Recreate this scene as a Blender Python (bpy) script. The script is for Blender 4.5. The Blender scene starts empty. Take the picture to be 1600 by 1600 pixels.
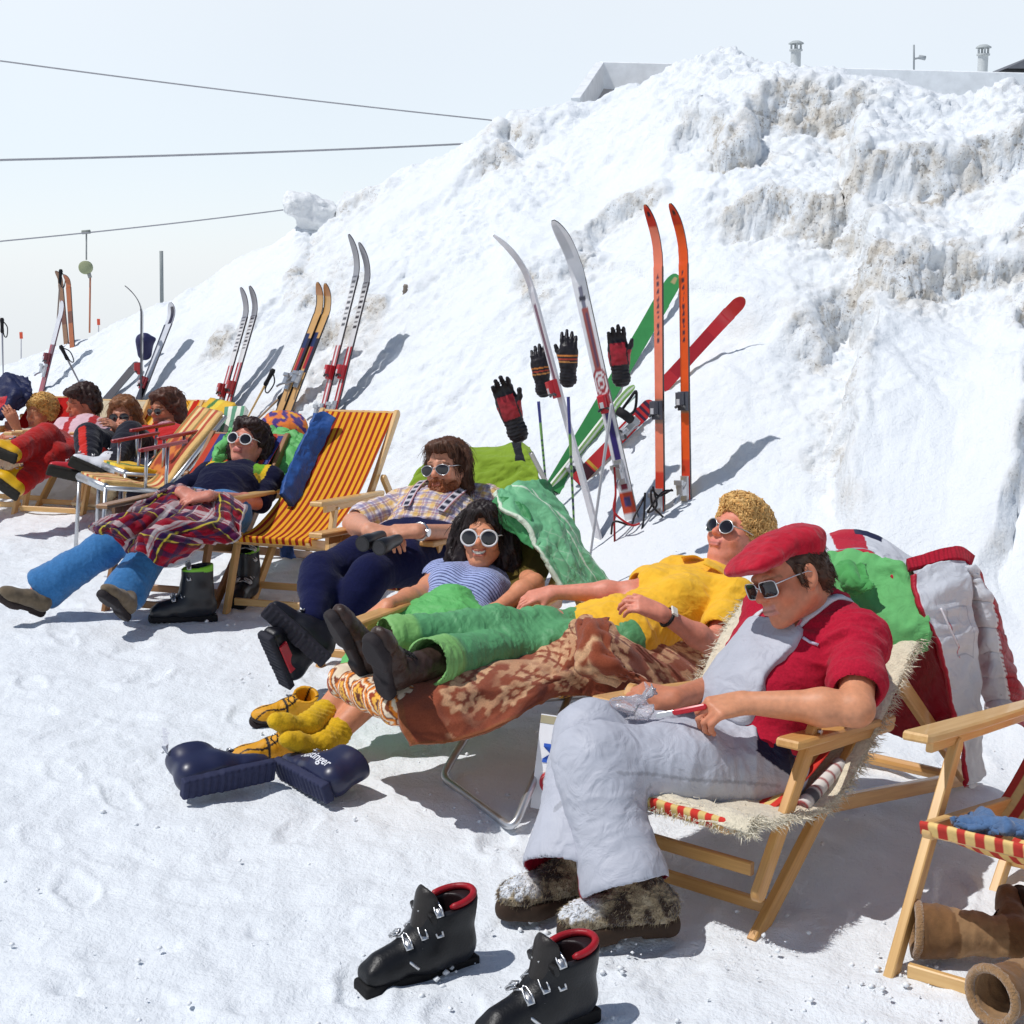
import bpy, bmesh, math, random, os
import numpy as np
from math import radians, sin, cos, pi
random.seed(7)
RNG = np.random.RandomState(11)
scene = bpy.context.scene
COLL = scene.collection
A = lambda *v: np.array(v, float)
# ---------------------------------------------------------------- camera model (used to survey points of the photograph)
FPX = 2323.0; CAMH = 1.62
PITCH = math.atan((800 - 413) / FPX)
_c, _s = cos(PITCH), sin(PITCH)
CAM = A(0, 0, CAMH)
RIGHT = A(1, 0, 0); UPC = A(0, _s, _c); TOW = A(0, -_c, _s)
def ray(px, py):
    x = (px - 800) / FPX; y = -(py - 800) / FPX
    return A(x, _c + y * _s, y * _c - _s)
def P(px, py, d):
    r = ray(px, py); return CAM + r * (d / r[1])
def G(px, py, z=0.0):
    r = ray(px, py); return CAM + r * ((z - CAMH) / r[2])
def cv(x, y, z):
    v = RIGHT * x + UPC * y + TOW * z
    return v / np.linalg.norm(v)
def nrm(v):
    v = np.asarray(v, float); n = np.linalg.norm(v)
    return v / (n if n > 1e-9 else 1)
def reach(p, px, py, L, sign):
    """point on the sight line (px,py) at distance L from p; sign -1 = the nearer solution, +1 the farther"""
    r = nrm(ray(px, py)); o = CAM - p
    b = np.dot(o, r); c = np.dot(o, o) - L * L; D = b * b - c
    t = -b + (sign * math.sqrt(D) if D > 0 else 0)
    return CAM + r * t
def lin(r, g, b):
    f = lambda c: (c / 255 / 12.92) if c / 255 <= .04045 else ((c / 255 + .055) / 1.055) ** 2.4
    return A(f(r), f(g), f(b))
# ---------------------------------------------------------------- noise
def _hash(i, j, k, s):
    h = (i * 374761393 + j * 668265263 + k * 2147483647 + s * 1274126177) & 0xffffffff
    h = ((h ^ (h >> 13)) * 1274126177) & 0xffffffff
    h = ((h ^ (h >> 16)) * 2246822519) & 0xffffffff
    return h ^ (h >> 15)
_GR = A([1,1,0],[-1,1,0],[1,-1,0],[-1,-1,0],[1,0,1],[-1,0,1],[1,0,-1],[-1,0,-1],[0,1,1],[0,-1,1],[0,1,-1],[0,-1,-1],[1,1,0],[-1,1,0],[0,-1,1],[0,-1,-1])
def noise(p, seed=0):
    p = np.asarray(p, float)
    if p.shape[-1] == 2: p = np.concatenate([p, np.zeros(p.shape[:-1] + (1,))], -1)
    i = np.floor(p).astype(np.int64); f = p - i
    u = f * f * f * (f * (f * 6 - 15) + 10)
    out = 0
    for a in (0, 1):
        for b in (0, 1):
            for c in (0, 1):
                g = _GR[_hash(i[..., 0] + a, i[..., 1] + b, i[..., 2] + c, seed) & 15]
                w = (u[..., 0] if a else 1 - u[..., 0]) * (u[..., 1] if b else 1 - u[..., 1]) * (u[..., 2] if c else 1 - u[..., 2])
                out = out + w * (g[..., 0] * (f[..., 0] - a) + g[..., 1] * (f[..., 1] - b) + g[..., 2] * (f[..., 2] - c))
    return out
def fbm(p, o=4, seed=0, ridge=False):
    s = 0; a = 1.0; q = np.asarray(p, float)
    for k in range(o):
        n = noise(q, seed + k)
        s = s + a * ((1 - 2 * np.abs(n)) if ridge else n); q = q * 2.03 + 7.1; a *= .5
    return s
def sstep(a, b, x):
    t = np.clip((x - a) / (b - a), 0, 1); return t * t * (3 - 2 * t)
def mix(a, b, t): return a * (1 - t)[..., None] + np.asarray(b) * t[..., None]
# ---------------------------------------------------------------- objects
def link(o):
    COLL.objects.link(o); return o
def tag(o, label=None, cat=None, group=None, kind=None):
    if label: o['label'] = label
    if cat: o['category'] = cat
    if group: o['group'] = group
    if kind: o['kind'] = kind
    return o
def thing(name, label, cat, loc=(0, 0, 0), group=None):
    o = link(bpy.data.objects.new(name, None)); o.location = tuple(float(x) for x in loc); o.empty_display_size = .05
    return tag(o, label, cat, group)
def root_loc(o):
    l = np.zeros(3)
    while o is not None:
        l = l + A(*o.location); o = o.parent
    return l
def mesh(name, V, Fs, mat, parent=None, col=None, uvw=None, smooth=True):
    """one mesh object; V in world coordinates; Fs = list of index lists or (n,4) array"""
    V = np.asarray(V, float)
    loc = root_loc(parent) if parent is not None else V.mean(0)
    if parent is None: loc = A(loc[0], loc[1], V[:, 2].min())
    me = bpy.data.meshes.new(name)
    W = (V - loc).astype(np.float32)
    if isinstance(Fs, np.ndarray):
        n = len(Fs); m = Fs.shape[1]
        me.vertices.add(len(W)); me.vertices.foreach_set('co', W.ravel())
        me.loops.add(n * m); me.loops.foreach_set('vertex_index', Fs.astype(np.int32).ravel())
        me.polygons.add(n); me.polygons.foreach_set('loop_start', np.arange(0, n * m, m, dtype=np.int32))
        me.update(calc_edges=True); me.validate()
    else:
        me.from_pydata(W.tolist(), [], [list(map(int, f)) for f in Fs])
    if smooth is True or smooth is False:
        me.polygons.foreach_set('use_smooth', np.full(len(me.polygons), smooth))
    else:
        me.polygons.foreach_set('use_smooth', np.full(len(me.polygons), True))
        try: me.set_sharp_from_angle(angle=radians(smooth))
        except Exception: pass
    def put(nm, dat, n, t, key):
        a = me.attributes.new(nm, t, 'POINT')
        d = np.zeros((len(W), n), np.float32); d[:] = 1; d[:, :3] = dat
        a.data.foreach_set(key, d.ravel())
    if col is not None:
        put('Col', np.broadcast_to(np.asarray(col, float), (len(W), 3)), 4, 'FLOAT_COLOR', 'color')
    if uvw is not None:
        put('uvw', uvw, 3, 'FLOAT_VECTOR', 'vector')
    me.materials.append(mat)
    o = link(bpy.data.objects.new(name, me))
    if parent is not None: o.parent = parent
    else: o.location = tuple(float(x) for x in loc)
    return o
class MB:
    """collects pieces of one part"""
    def __init__(s): s.V = []; s.F = []; s.C = []; s.U = []; s.n = 0
    def add(s, V, Fs, col=None, uvw=None):
        V = np.asarray(V, float)
        s.F += [[int(i) + s.n for i in f] for f in Fs]; s.V.append(V); s.n += len(V)
        s.C.append(np.broadcast_to(np.asarray(col if col is not None else (1, 1, 1), float), V.shape))
        s.U.append(np.asarray(uvw, float) if uvw is not None else V.copy())
        return s
    def obj(s, name, mat, parent=None, smooth=35):
        return mesh(name, np.concatenate(s.V), s.F, mat, parent, np.concatenate(s.C), np.concatenate(s.U), smooth)
    # -- shapes
    def prism(s, out2, o, ax, ay, az, t, ch=.003, col=None):
        """outline out2 (n,2) in the plane (ax, ay) through o, extruded t along az, chamfered"""
        out2 = np.asarray(out2, float); n = len(out2); ctr = out2.mean(0)
        e = np.roll(out2, -1, 0) - np.roll(out2, 1, 0); nn = np.stack([e[:, 1], -e[:, 0]], 1)
        nn /= np.linalg.norm(nn, axis=1)[:, None] + 1e-9
        if np.sum(nn * (out2 - ctr)) < 0: nn = -nn
        ins = out2 - nn * ch
        L = []; U = []
        r0 = RNG.rand(3) * 20
        for (pts, z) in ((ins, -t / 2), (out2, -t / 2 + ch), (out2, t / 2 - ch), (ins, t / 2)):
            L.append(o + pts[:, :1] * ax + pts[:, 1:] * ay + z * az)
            U.append(np.concatenate([pts, np.full((n, 1), z)], 1) + r0)
        Fs = [[k * n + i, k * n + (i + 1) % n, (k + 1) * n + (i + 1) % n, (k + 1) * n + i] for k in range(3) for i in range(n)]
        Fs += [list(range(n))[::-1], [3 * n + i for i in range(n)]]
        return s.add(np.concatenate(L), Fs, col, np.concatenate(U))
    def bar(s, a, b, w, t, side, ra=False, rb=False, ch=.003, col=None):
        """plank from a to b: thickness t along `side`, width w across; ra/rb round the end"""
        a = A(*a); b = A(*b); ax = nrm(b - a); L = np.linalg.norm(b - a)
        side = nrm(side - np.dot(side, ax) * ax); ay = np.cross(side, ax)
        pts = []
        if rb:
            for k in range(7): q = -pi / 2 + pi * k / 6; pts.append((L + w / 2 * cos(q) - 0 * w, w / 2 * sin(q)))
        else: pts += [(L, -w / 2), (L, w / 2)]
        if ra:
            for k in range(7): q = pi / 2 + pi * k / 6; pts.append((w / 2 * cos(q), w / 2 * sin(q)))
        else: pts += [(0, w / 2), (0, -w / 2)]
        return s.prism(pts, a, ax, ay, side, t, ch, col)
    def tube(s, pts, r, n=8, col=None, cap=True, closed=False):
        pts = np.asarray(pts, float); m = len(pts); r = np.broadcast_to(np.asarray(r, float), (m,))
        if closed: T = np.roll(pts, -1, 0) - np.roll(pts, 1, 0)
        else: T = np.gradient(pts, axis=0)
        T /= np.linalg.norm(T, axis=1)[:, None] + 1e-12
        u = np.cross(T[0], [0, 0, 1.]);
        if np.linalg.norm(u) < .1: u = np.cross(T[0], [1., 0, 0])
        V = []; q = np.arange(n) * 2 * pi / n; U = []; l = 0
        for i in range(m):
            u = nrm(u - np.dot(u, T[i]) * T[i]); v = np.cross(T[i], u)
            V.append(pts[i] + r[i] * (np.cos(q)[:, None] * u + np.sin(q)[:, None] * v))
            if i: l += np.linalg.norm(pts[i] - pts[i - 1])
            U.append(np.stack([np.full(n, l), r[i] * np.cos(q), r[i] * np.sin(q)], 1))
        mm = m if closed else m - 1
        Fs = [[i * n + k, i * n + (k + 1) % n, ((i + 1) % m) * n + (k + 1) % n, ((i + 1) % m) * n + k] for i in range(mm) for k in range(n)]
        if cap and not closed: Fs += [list(range(n))[::-1], [(m - 1) * n + k for k in range(n)]]
        c = col
        if col is not None and np.ndim(col) == 2: c = np.repeat(np.asarray(col), n, 0)
        return s.add(np.concatenate(V), Fs, c, np.concatenate(U))
    def box(s, c, R, h, ch=.003, col=None):
        """R rows = axes, h = half sizes"""
        R = np.asarray(R, float)
        pts = [(-h[0], -h[1]), (h[0], -h[1]), (h[0], h[1]), (-h[0], h[1])]
        return s.prism(pts, A(*c), R[0], R[1], R[2], 2 * h[2], ch, col)
def spline(ctrl, n):
    """Catmull-Rom through rows of ctrl (k,d) -> n rows"""
    c = np.asarray(ctrl, float); k = len(c)
    c2 = np.concatenate([[2 * c[0] - c[1]], c, [2 * c[-1] - c[-2]]])
    t = np.linspace(0, k - 1 - 1e-9, n); i = np.floor(t).astype(int); f = (t - i).reshape((-1,) + (1,) * (c.ndim - 1))
    a, b, d, e = c2[i], c2[i + 1], c2[i + 2], c2[i + 3]
    return .5 * (2 * b + (d - a) * f + (2 * a - 5 * b + 4 * d - e) * f ** 2 + (3 * b - a - 3 * d + e) * f ** 3)
def grid_normals(S):
    du = np.gradient(S, axis=0); dv = np.gradient(S, axis=1)
    n = np.cross(du, dv); return n / (np.linalg.norm(n, axis=2)[..., None] + 1e-12)
def sheet(name, ctrl, nu, nv, mat, parent=None, th=.006, wr=.006, wf=(6, 6), seed=1, paint=None, flip=False, lump=0, fn=None, tuck=None):
    """cloth through a grid of surveyed points, with wrinkles and thickness"""
    S = spline(np.asarray(ctrl, float), nu); S = spline(S.swapaxes(0, 1), nv).swapaxes(0, 1)
    u, v = np.meshgrid(np.linspace(0, 1, nu), np.linspace(0, 1, nv), indexing='ij')
    lu = np.linalg.norm(np.diff(S, axis=0), axis=2).mean(1).sum(); lv = np.linalg.norm(np.diff(S, axis=1), axis=2).mean(0).sum()
    N = grid_normals(S) * (-1 if flip else 1)
    q = np.stack([u * lu * wf[0], v * lv * wf[1], np.zeros_like(u)], -1)
    q = q + .35 * np.stack([noise(q * .7 + 3, seed + 9), noise(q * .7 + 11, seed + 10), 0 * u], -1)
    w = fbm(q, 3, seed, True) - .9
    S = S + N * (wr * w + lump * 1.6 * fbm(q * 1.5 + 4, 3, seed + 5))[..., None]
    if fn is not None: S = S + N * fn(u, v, u * lu, v * lv)[..., None]
    N = grid_normals(S) * (-1 if flip else 1)
    col = None
    top = S + N * th / 2; bot = S - N * th / 2
    V = np.concatenate([top.reshape(-1, 3), bot.reshape(-1, 3)])
    idx = np.arange(nu * nv).reshape(nu, nv); o = nu * nv
    q1 = np.stack([idx[:-1, :-1], idx[1:, :-1], idx[1:, 1:], idx[:-1, 1:]], -1).reshape(-1, 4)
    q2 = (q1 + o)[:, ::-1]
    bd = []
    for a in (idx[0, :], idx[:, -1], idx[-1, ::-1], idx[::-1, 0]):
        bd.append(np.stack([a[:-1], a[1:], a[1:] + o, a[:-1] + o], -1))
    Q = np.concatenate([q1, q2] + bd)
    if flip: Q = Q[:, ::-1]
    if paint is not None:
        c = paint(u, v, u * lu, v * lv, 0); c2 = paint(u, v, u * lu, v * lv, 1)
        col = np.concatenate([np.broadcast_to(c, S.shape).reshape(-1, 3), np.broadcast_to(c2, S.shape).reshape(-1, 3)])
    U = np.stack([u * lu, v * lv, 0 * u], -1).reshape(-1, 3)
    return mesh(name, V, Q, mat, parent, col, np.concatenate([U, U]))
# ---------------------------------------------------------------- distance-field modelling (continuous bodies, boots, gloves)
class Pr:
    def __init__(s, f, lo, hi, op='+', k=.02): s.f = f; s.lo = lo; s.hi = hi; s.op = op; s.k = k
def cap(a, b, ra, rb=None, k=.02, op='+', fl=None, ff=1.0):
    a = A(*a); b = A(*b); rb = ra if rb is None else rb
    ba = b - a; L2 = max(np.dot(ba, ba), 1e-12); R = max(ra, rb) * max(1, ff)
    n = nrm(fl) if fl is not None else None
    def f(p):
        q = p - a; t = np.clip(q @ ba / L2, 0, 1); e = q - t[..., None] * ba
        if n is not None: e = e + (e @ n)[..., None] * n * (1 / ff - 1)
        d = np.linalg.norm(e, axis=-1) - (ra + (rb - ra) * t)
        return d * min(1, ff) if n is not None else d
    return Pr(f, np.minimum(a, b) - R, np.maximum(a, b) + R, op, k)
def ell(c, r, R=None, k=.02, op='+'):
    c = A(*c); r = A(*r); R = np.eye(3) if R is None else np.asarray(R, float)
    def f(p):
        q = (p - c) @ R.T; k0 = np.linalg.norm(q / r, axis=-1); k1 = np.linalg.norm(q / r ** 2, axis=-1) + 1e-9
        return k0 * (k0 - 1) / k1
    m = max(r); return Pr(f, c - m, c + m, op, k)
def rbox(c, h, R=None, r=.01, k=.02, op='+'):
    c = A(*c); h = A(*h); R = np.eye(3) if R is None else np.asarray(R, float)
    def f(p):
        q = np.abs((p - c) @ R.T) - (h - r)
        return np.linalg.norm(np.maximum(q, 0), axis=-1) + np.minimum(q.max(-1), 0) - r
    m = np.linalg.norm(h) if op != '&' else 50; return Pr(f, c - m, c + m, op, k)
def half(o, n, lo, hi, op='&', k=.004):
    """keep the side the normal points away from"""
    o = A(*o); n = nrm(n)
    return Pr(lambda p: (p - o) @ n, A(*lo), A(*hi), op, k)
def tubep(pts, rad, k=.01, op='+', fl=None, ff=1.0):
    rad = np.broadcast_to(np.asarray(rad, float), (len(pts),))
    return [cap(pts[i], pts[i + 1], rad[i], rad[i + 1], k if i == 0 else max(k, .6 * rad[i]), op, fl, ff) for i in range(len(pts) - 1)]
def flat(l):
    o = []
    for x in l:
        if isinstance(x, (list, tuple)): o += flat(x)
        elif x is not None: o.append(x)
    return o
def _apply(f, d, pr):
    k = max(pr.k, 1e-5)
    if pr.op == '+':
        h = np.maximum(k - np.abs(f - d), 0) / k; return np.minimum(f, d) - h * h * k * .25
    if pr.op == '-': d = -d
    h = np.maximum(k - np.abs(f - d), 0) / k; return np.maximum(f, d) + h * h * k * .25
def sdf(prims, vox):
    prims = flat(prims); S = 4; cs = S * vox
    lo = np.min([p.lo for p in prims if p.op == '+'], 0) - 2 * cs; hi = np.max([p.hi for p in prims if p.op == '+'], 0) + 2 * cs
    n = np.ceil((hi - lo) / cs).astype(int)
    f = np.full(n, 1.0, np.float64)
    for p in prims:
        m = p.k + 3 * cs
        i0 = np.clip(np.floor((p.lo - m - lo) / cs).astype(int), 0, n); i1 = np.clip(np.ceil((p.hi + m - lo) / cs).astype(int), 0, n)
        if (i1 <= i0).any(): continue
        ax = [lo[a] + (np.arange(i0[a], i1[a]) + .5) * cs for a in range(3)]
        X = np.stack(np.meshgrid(*ax, indexing='ij'), -1); sl = tuple(slice(i0[a], i1[a]) for a in range(3))
        f[sl] = _apply(f[sl], p.f(X), p)
    act = np.argwhere(np.abs(f) < 2.0 * cs)
    g = np.arange(S + 1); off = np.stack(np.meshgrid(g, g, g, indexing='ij'), -1)
    X = (lo + act * cs)[:, None, None, None, :] + off * vox
    cen = lo + (act + .5) * cs
    D = np.full(X.shape[:4], 1.0)
    for p in prims:
        m = p.k + 3 * cs
        sel = np.nonzero(((cen > p.lo - m) & (cen < p.hi + m)).all(1))[0]
        if len(sel): D[sel] = _apply(D[sel], p.f(X[sel]), p)
    ins = D < 0
    M = len(act); N = n * S + 1
    node = act[:, None, None, None, :] * S + off
    key = lambda a: (a[..., 0] * N[1] + a[..., 1]) * N[2] + a[..., 2]
    # cells
    cors = [(a, b, c) for a in (0, 1) for b in (0, 1) for c in (0, 1)]
    val = [D[:, a:a + S, b:b + S, c:c + S] for a, b, c in cors]
    neg = np.stack([v < 0 for v in val], -1); cnt = neg.sum(-1)
    cells = np.argwhere((cnt > 0) & (cnt < 8)); ci = tuple(cells.T)
    vv = np.stack([v[ci] for v in val], -1)
    base = node[ci[0], ci[1], ci[2], ci[3]].astype(float)
    acc = np.zeros((len(cells), 3)); num = np.zeros(len(cells))
    for x in range(8):
        for y in range(x + 1, 8):
            df = np.abs(A(*cors[x]) - A(*cors[y]))
            if df.sum() != 1: continue
            s = (vv[:, x] < 0) != (vv[:, y] < 0)
            t = vv[:, x] / np.where(s, vv[:, x] - vv[:, y], 1)
            pt = A(*cors[x]) + t[:, None] * (A(*cors[y]) - A(*cors[x]))
            acc[s] += pt[s]; num[s] += 1
    Vx = lo + (base + acc / num[:, None]) * vox
    ck = key(base.astype(np.int64)); od = np.argsort(ck); sk = ck[od]
    def look(k):
        i = np.searchsorted(sk, k); i = np.clip(i, 0, len(sk) - 1); ok = sk[i] == k; return od[i], ok
    Fs = []
    for ax in range(3):
        e = [0, 0, 0]; e[ax] = 1
        d0 = D[:, :S, :S, :S]; d1 = D[:, e[0]:e[0] + S, e[1]:e[1] + S, e[2]:e[2] + S]
        a = np.argwhere((d0 < 0) != (d1 < 0)); ai = tuple(a.T)
        nd = node[ai[0], ai[1], ai[2], ai[3]].astype(np.int64); s = d0[ai] < 0
        b, c = (ax + 1) % 3, (ax + 2) % 3
        eb = np.zeros(3, np.int64); eb[b] = 1; ec = np.zeros(3, np.int64); ec[c] = 1
        r = [look(key(q)) for q in (nd, nd - eb, nd - eb - ec, nd - ec)]
        ok = r[0][1] & r[1][1] & r[2][1] & r[3][1]
        Q = np.stack([x[0] for x in r], -1)
        Q = np.where(s[:, None], Q, Q[:, ::-1]); Fs.append(Q[ok])
    Q = np.concatenate(Fs)
    return Vx, Q
def vnormals(V, Q):
    n = np.cross(V[Q[:, 2]] - V[Q[:, 0]], V[Q[:, 3]] - V[Q[:, 1]]); N = np.zeros_like(V)
    for i in range(4):
        for a in range(3): N[:, a] += np.bincount(Q[:, i], n[:, a], len(V))
    return N / (np.linalg.norm(N, axis=1)[:, None] + 1e-12)
def relax(V, Q, it=1, w=.5):
    for _ in range(it):
        S = np.zeros_like(V); c = np.zeros(len(V))
        for i, j in ((0, 1), (1, 2), (2, 3), (3, 0)):
            for a in range(3):
                S[:, a] += np.bincount(Q[:, i], V[Q[:, j], a], len(V)); S[:, a] += np.bincount(Q[:, j], V[Q[:, i], a], len(V))
            c += np.bincount(Q[:, i], None, len(V)) + np.bincount(Q[:, j], None, len(V))
        V = V * (1 - w) + w * S / np.maximum(c, 1)[:, None]
    return V
def body(name, prims, vox, mat, parent=None, col=None, disp=None, paint=None, it=1, uvw=None, multi=False):
    if multi:
        vs, qs, n = [], [], 0
        for g in prims:
            a, b = sdf(g, vox); vs.append(relax(a, b, it)); qs.append(b + n); n += len(a)
        V, Q = np.concatenate(vs), np.concatenate(qs)
    else: V, Q = sdf(prims, vox); V = relax(V, Q, it)
    V0 = V
    if disp is not None:
        V = V + vnormals(V, Q) * disp(V)[:, None]
    c = np.broadcast_to(np.asarray(col if col is not None else (1, 1, 1), float), V.shape)
    if paint is not None: c = paint(V0, c.copy(), vnormals(V0, Q))
    o = mesh(name, V, Q, mat, parent, c, V0 if uvw is None else uvw(V0))
    bm = bmesh.new(); bm.from_mesh(o.data); be = [e for e in bm.edges if len(e.link_faces) == 1]
    if be:
        for f in bmesh.ops.holes_fill(bm, edges=be, sides=16)['faces']: f.smooth = True
        bm.to_mesh(o.data)
    bm.free()
    return o
from mathutils.bvhtree import BVHTree
def tree(o):
    me = o.data; n = len(me.vertices); co = np.zeros(n * 3); me.vertices.foreach_get('co', co); co = co.reshape(-1, 3) + root_loc(o)
    return BVHTree.FromPolygons(co.tolist(), [list(p.vertices) for p in me.polygons])
def snap(T, p, off=.002):
    l, n, i, d = T.find_nearest(tuple(map(float, p))); return A(*l) + A(*n) * off, A(*n)
def segd(p, a, b):
    ba = b - a; t = np.clip((p - a) @ ba / max(np.dot(ba, ba), 1e-12), 0, 1)
    return np.linalg.norm(p - a - t[..., None] * ba, axis=-1), t
def frame(f, u):
    """rows: right, forward, up for a thing facing f with up about u"""
    f = nrm(f); r = nrm(np.cross(f, u)); return np.stack([r, f, np.cross(r, f)])
# ---------------------------------------------------------------- materials
def nodes(name):
    m = bpy.data.materials.new(name); m.use_nodes = True; nt = m.node_tree
    b = nt.nodes['Principled BSDF']; return m, nt, b
def mk(name, color=None, rough=.7, nz=.12, ns=30, bump=.25, bs=250, metal=0., sss=0., sheen=0., spec=.5, coord='Object', stretch=None, coat=0., alpha=None, bdist=.002, trans=0, fold=0.):
    """general material: Col attribute (or a colour) broken up by noise, with a fine bump"""
    m, nt, b = nodes(name); L = nt.links.new; N = nt.nodes.new
    if coord == 'uvw':
        tc = N('ShaderNodeAttribute'); tc.attribute_name = 'uvw'; co = tc.outputs['Vector']
    else:
        tc = N('ShaderNodeTexCoord'); co = tc.outputs['Object']
    if stretch is not None:
        mp = N('ShaderNodeMapping'); mp.inputs['Scale'].default_value = stretch; L(co, mp.inputs['Vector']); co = mp.outputs['Vector']
    n1 = N('ShaderNodeTexNoise'); n1.inputs['Scale'].default_value = ns; n1.inputs['Detail'].default_value = 5; L(co, n1.inputs['Vector'])
    mr = N('ShaderNodeMapRange'); mr.inputs['From Min'].default_value = .25; mr.inputs['From Max'].default_value = .75
    mr.inputs['To Min'].default_value = 1 - nz; mr.inputs['To Max'].default_value = 1 + nz; L(n1.outputs['Fac'], mr.inputs['Value'])
    mx = N('ShaderNodeVectorMath'); mx.operation = 'MULTIPLY'; L(mr.outputs['Result'], mx.inputs[1])
    if color is None:
        at = N('ShaderNodeAttribute'); at.attribute_name = 'Col'; L(at.outputs['Color'], mx.inputs[0])
    else: mx.inputs[0].default_value = tuple(color)
    L(mx.outputs['Vector'], b.inputs['Base Color'])
    n2 = N('ShaderNodeTexNoise'); n2.inputs['Scale'].default_value = bs; n2.inputs['Detail'].default_value = 3; L(co, n2.inputs['Vector'])
    bp = N('ShaderNodeBump'); bp.inputs['Strength'].default_value = bump; bp.inputs['Distance'].default_value = bdist; L(n2.outputs['Fac'], bp.inputs['Height'])
    if fold:
        n3 = N('ShaderNodeTexNoise'); n3.inputs['Scale'].default_value = 13; n3.inputs['Detail'].default_value = 4; n3.inputs['Distortion'].default_value = 1.6; L(co, n3.inputs['Vector'])
        b2 = N('ShaderNodeBump'); b2.inputs['Strength'].default_value = fold; b2.inputs['Distance'].default_value = .02; L(n3.outputs['Fac'], b2.inputs['Height']); L(b2.outputs['Normal'], bp.inputs['Normal'])
    L(bp.outputs['Normal'], b.inputs['Normal'])
    b.inputs['Roughness'].default_value = rough; b.inputs['Metallic'].default_value = metal
    b.inputs['Specular IOR Level'].default_value = spec
    if sss: b.inputs['Subsurface Weight'].default_value = sss; b.inputs['Subsurface Scale'].default_value = .006; b.inputs['Subsurface Radius'].default_value = (1, .35, .2)
    if sheen: b.inputs['Sheen Weight'].default_value = sheen
    if coat: b.inputs['Coat Weight'].default_value = coat; b.inputs['Coat Roughness'].default_value = .12
    if trans: b.inputs['Transmission Weight'].default_value = trans
    return m
M = {}
M['skin'] = mk('skin', rough=.48, nz=.12, ns=70, bump=.22, bs=420, sss=.08, spec=.4)
M['cloth'] = mk('woven_cloth', fold=.45, rough=.85, nz=.08, ns=25, bump=.3, bs=700, sheen=.15, spec=.2)
M['knit'] = mk('knit_cloth', fold=.3, rough=.95, nz=.18, ns=160, bump=.5, bs=500, sheen=.08, spec=.12)
M['nylon'] = mk('nylon_cloth', fold=.5, rough=.55, nz=.06, ns=18, bump=.2, bs=400, spec=.35)
M['denim'] = mk('brushed_cloth', fold=.4, rough=.9, nz=.15, ns=90, bump=.35, bs=500, sheen=.3, spec=.15)
M['plush'] = mk('plush_blanket', rough=1, nz=.2, ns=220, bump=.7, bs=700, sheen=.2, spec=.0, bdist=.003)
M['fur'] = mk('fur_hide', rough=.9, nz=.3, ns=60, bump=.9, bs=220, sheen=.4, spec=.15, bdist=.006)
M['hair'] = mk('hair', rough=.5, nz=.3, ns=120, bump=.4, bs=500, spec=.4)
M['leather'] = mk('leather', rough=.42, nz=.25, ns=40, bump=.35, bs=200, spec=.35)
M['suede'] = mk('suede', rough=.95, nz=.22, ns=45, bump=.5, bs=300, sheen=.2, spec=.1)
M['plastic'] = mk('shell_plastic', rough=.36, nz=.12, ns=15, bump=.06, bs=90, spec=.5)
M['rubber'] = mk('rubber', rough=.75, nz=.15, ns=60, bump=.3, bs=150, spec=.3)
M['metal'] = mk('buckle_metal', color=(.62, .62, .63), rough=.3, nz=.1, ns=30, bump=.08, bs=100, metal=1)
M['alu'] = mk('aluminium_tube', color=(.55, .56, .58), rough=.38, nz=.12, ns=20, bump=.08, bs=80, metal=.9)
M['lens'] = mk('dark_lens', color=(.012, .010, .014), rough=.08, nz=0, bump=0, spec=.6)
M['ski'] = mk('ski_lacquer', rough=.25, nz=.08, ns=20, bump=.05, bs=60, spec=.5, coat=.3)
M['paint'] = mk('matte_paint', rough=.7, nz=.1, ns=8, bump=.1, bs=60)
M['canvas'] = mk('deckchair_canvas', rough=.9, nz=.08, ns=60, bump=.35, bs=600, spec=.15)
M['wool'] = mk('sheepskin', rough=1, nz=.15, ns=60, bump=.8, bs=180, sheen=.5, spec=.05, bdist=.008)
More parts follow.
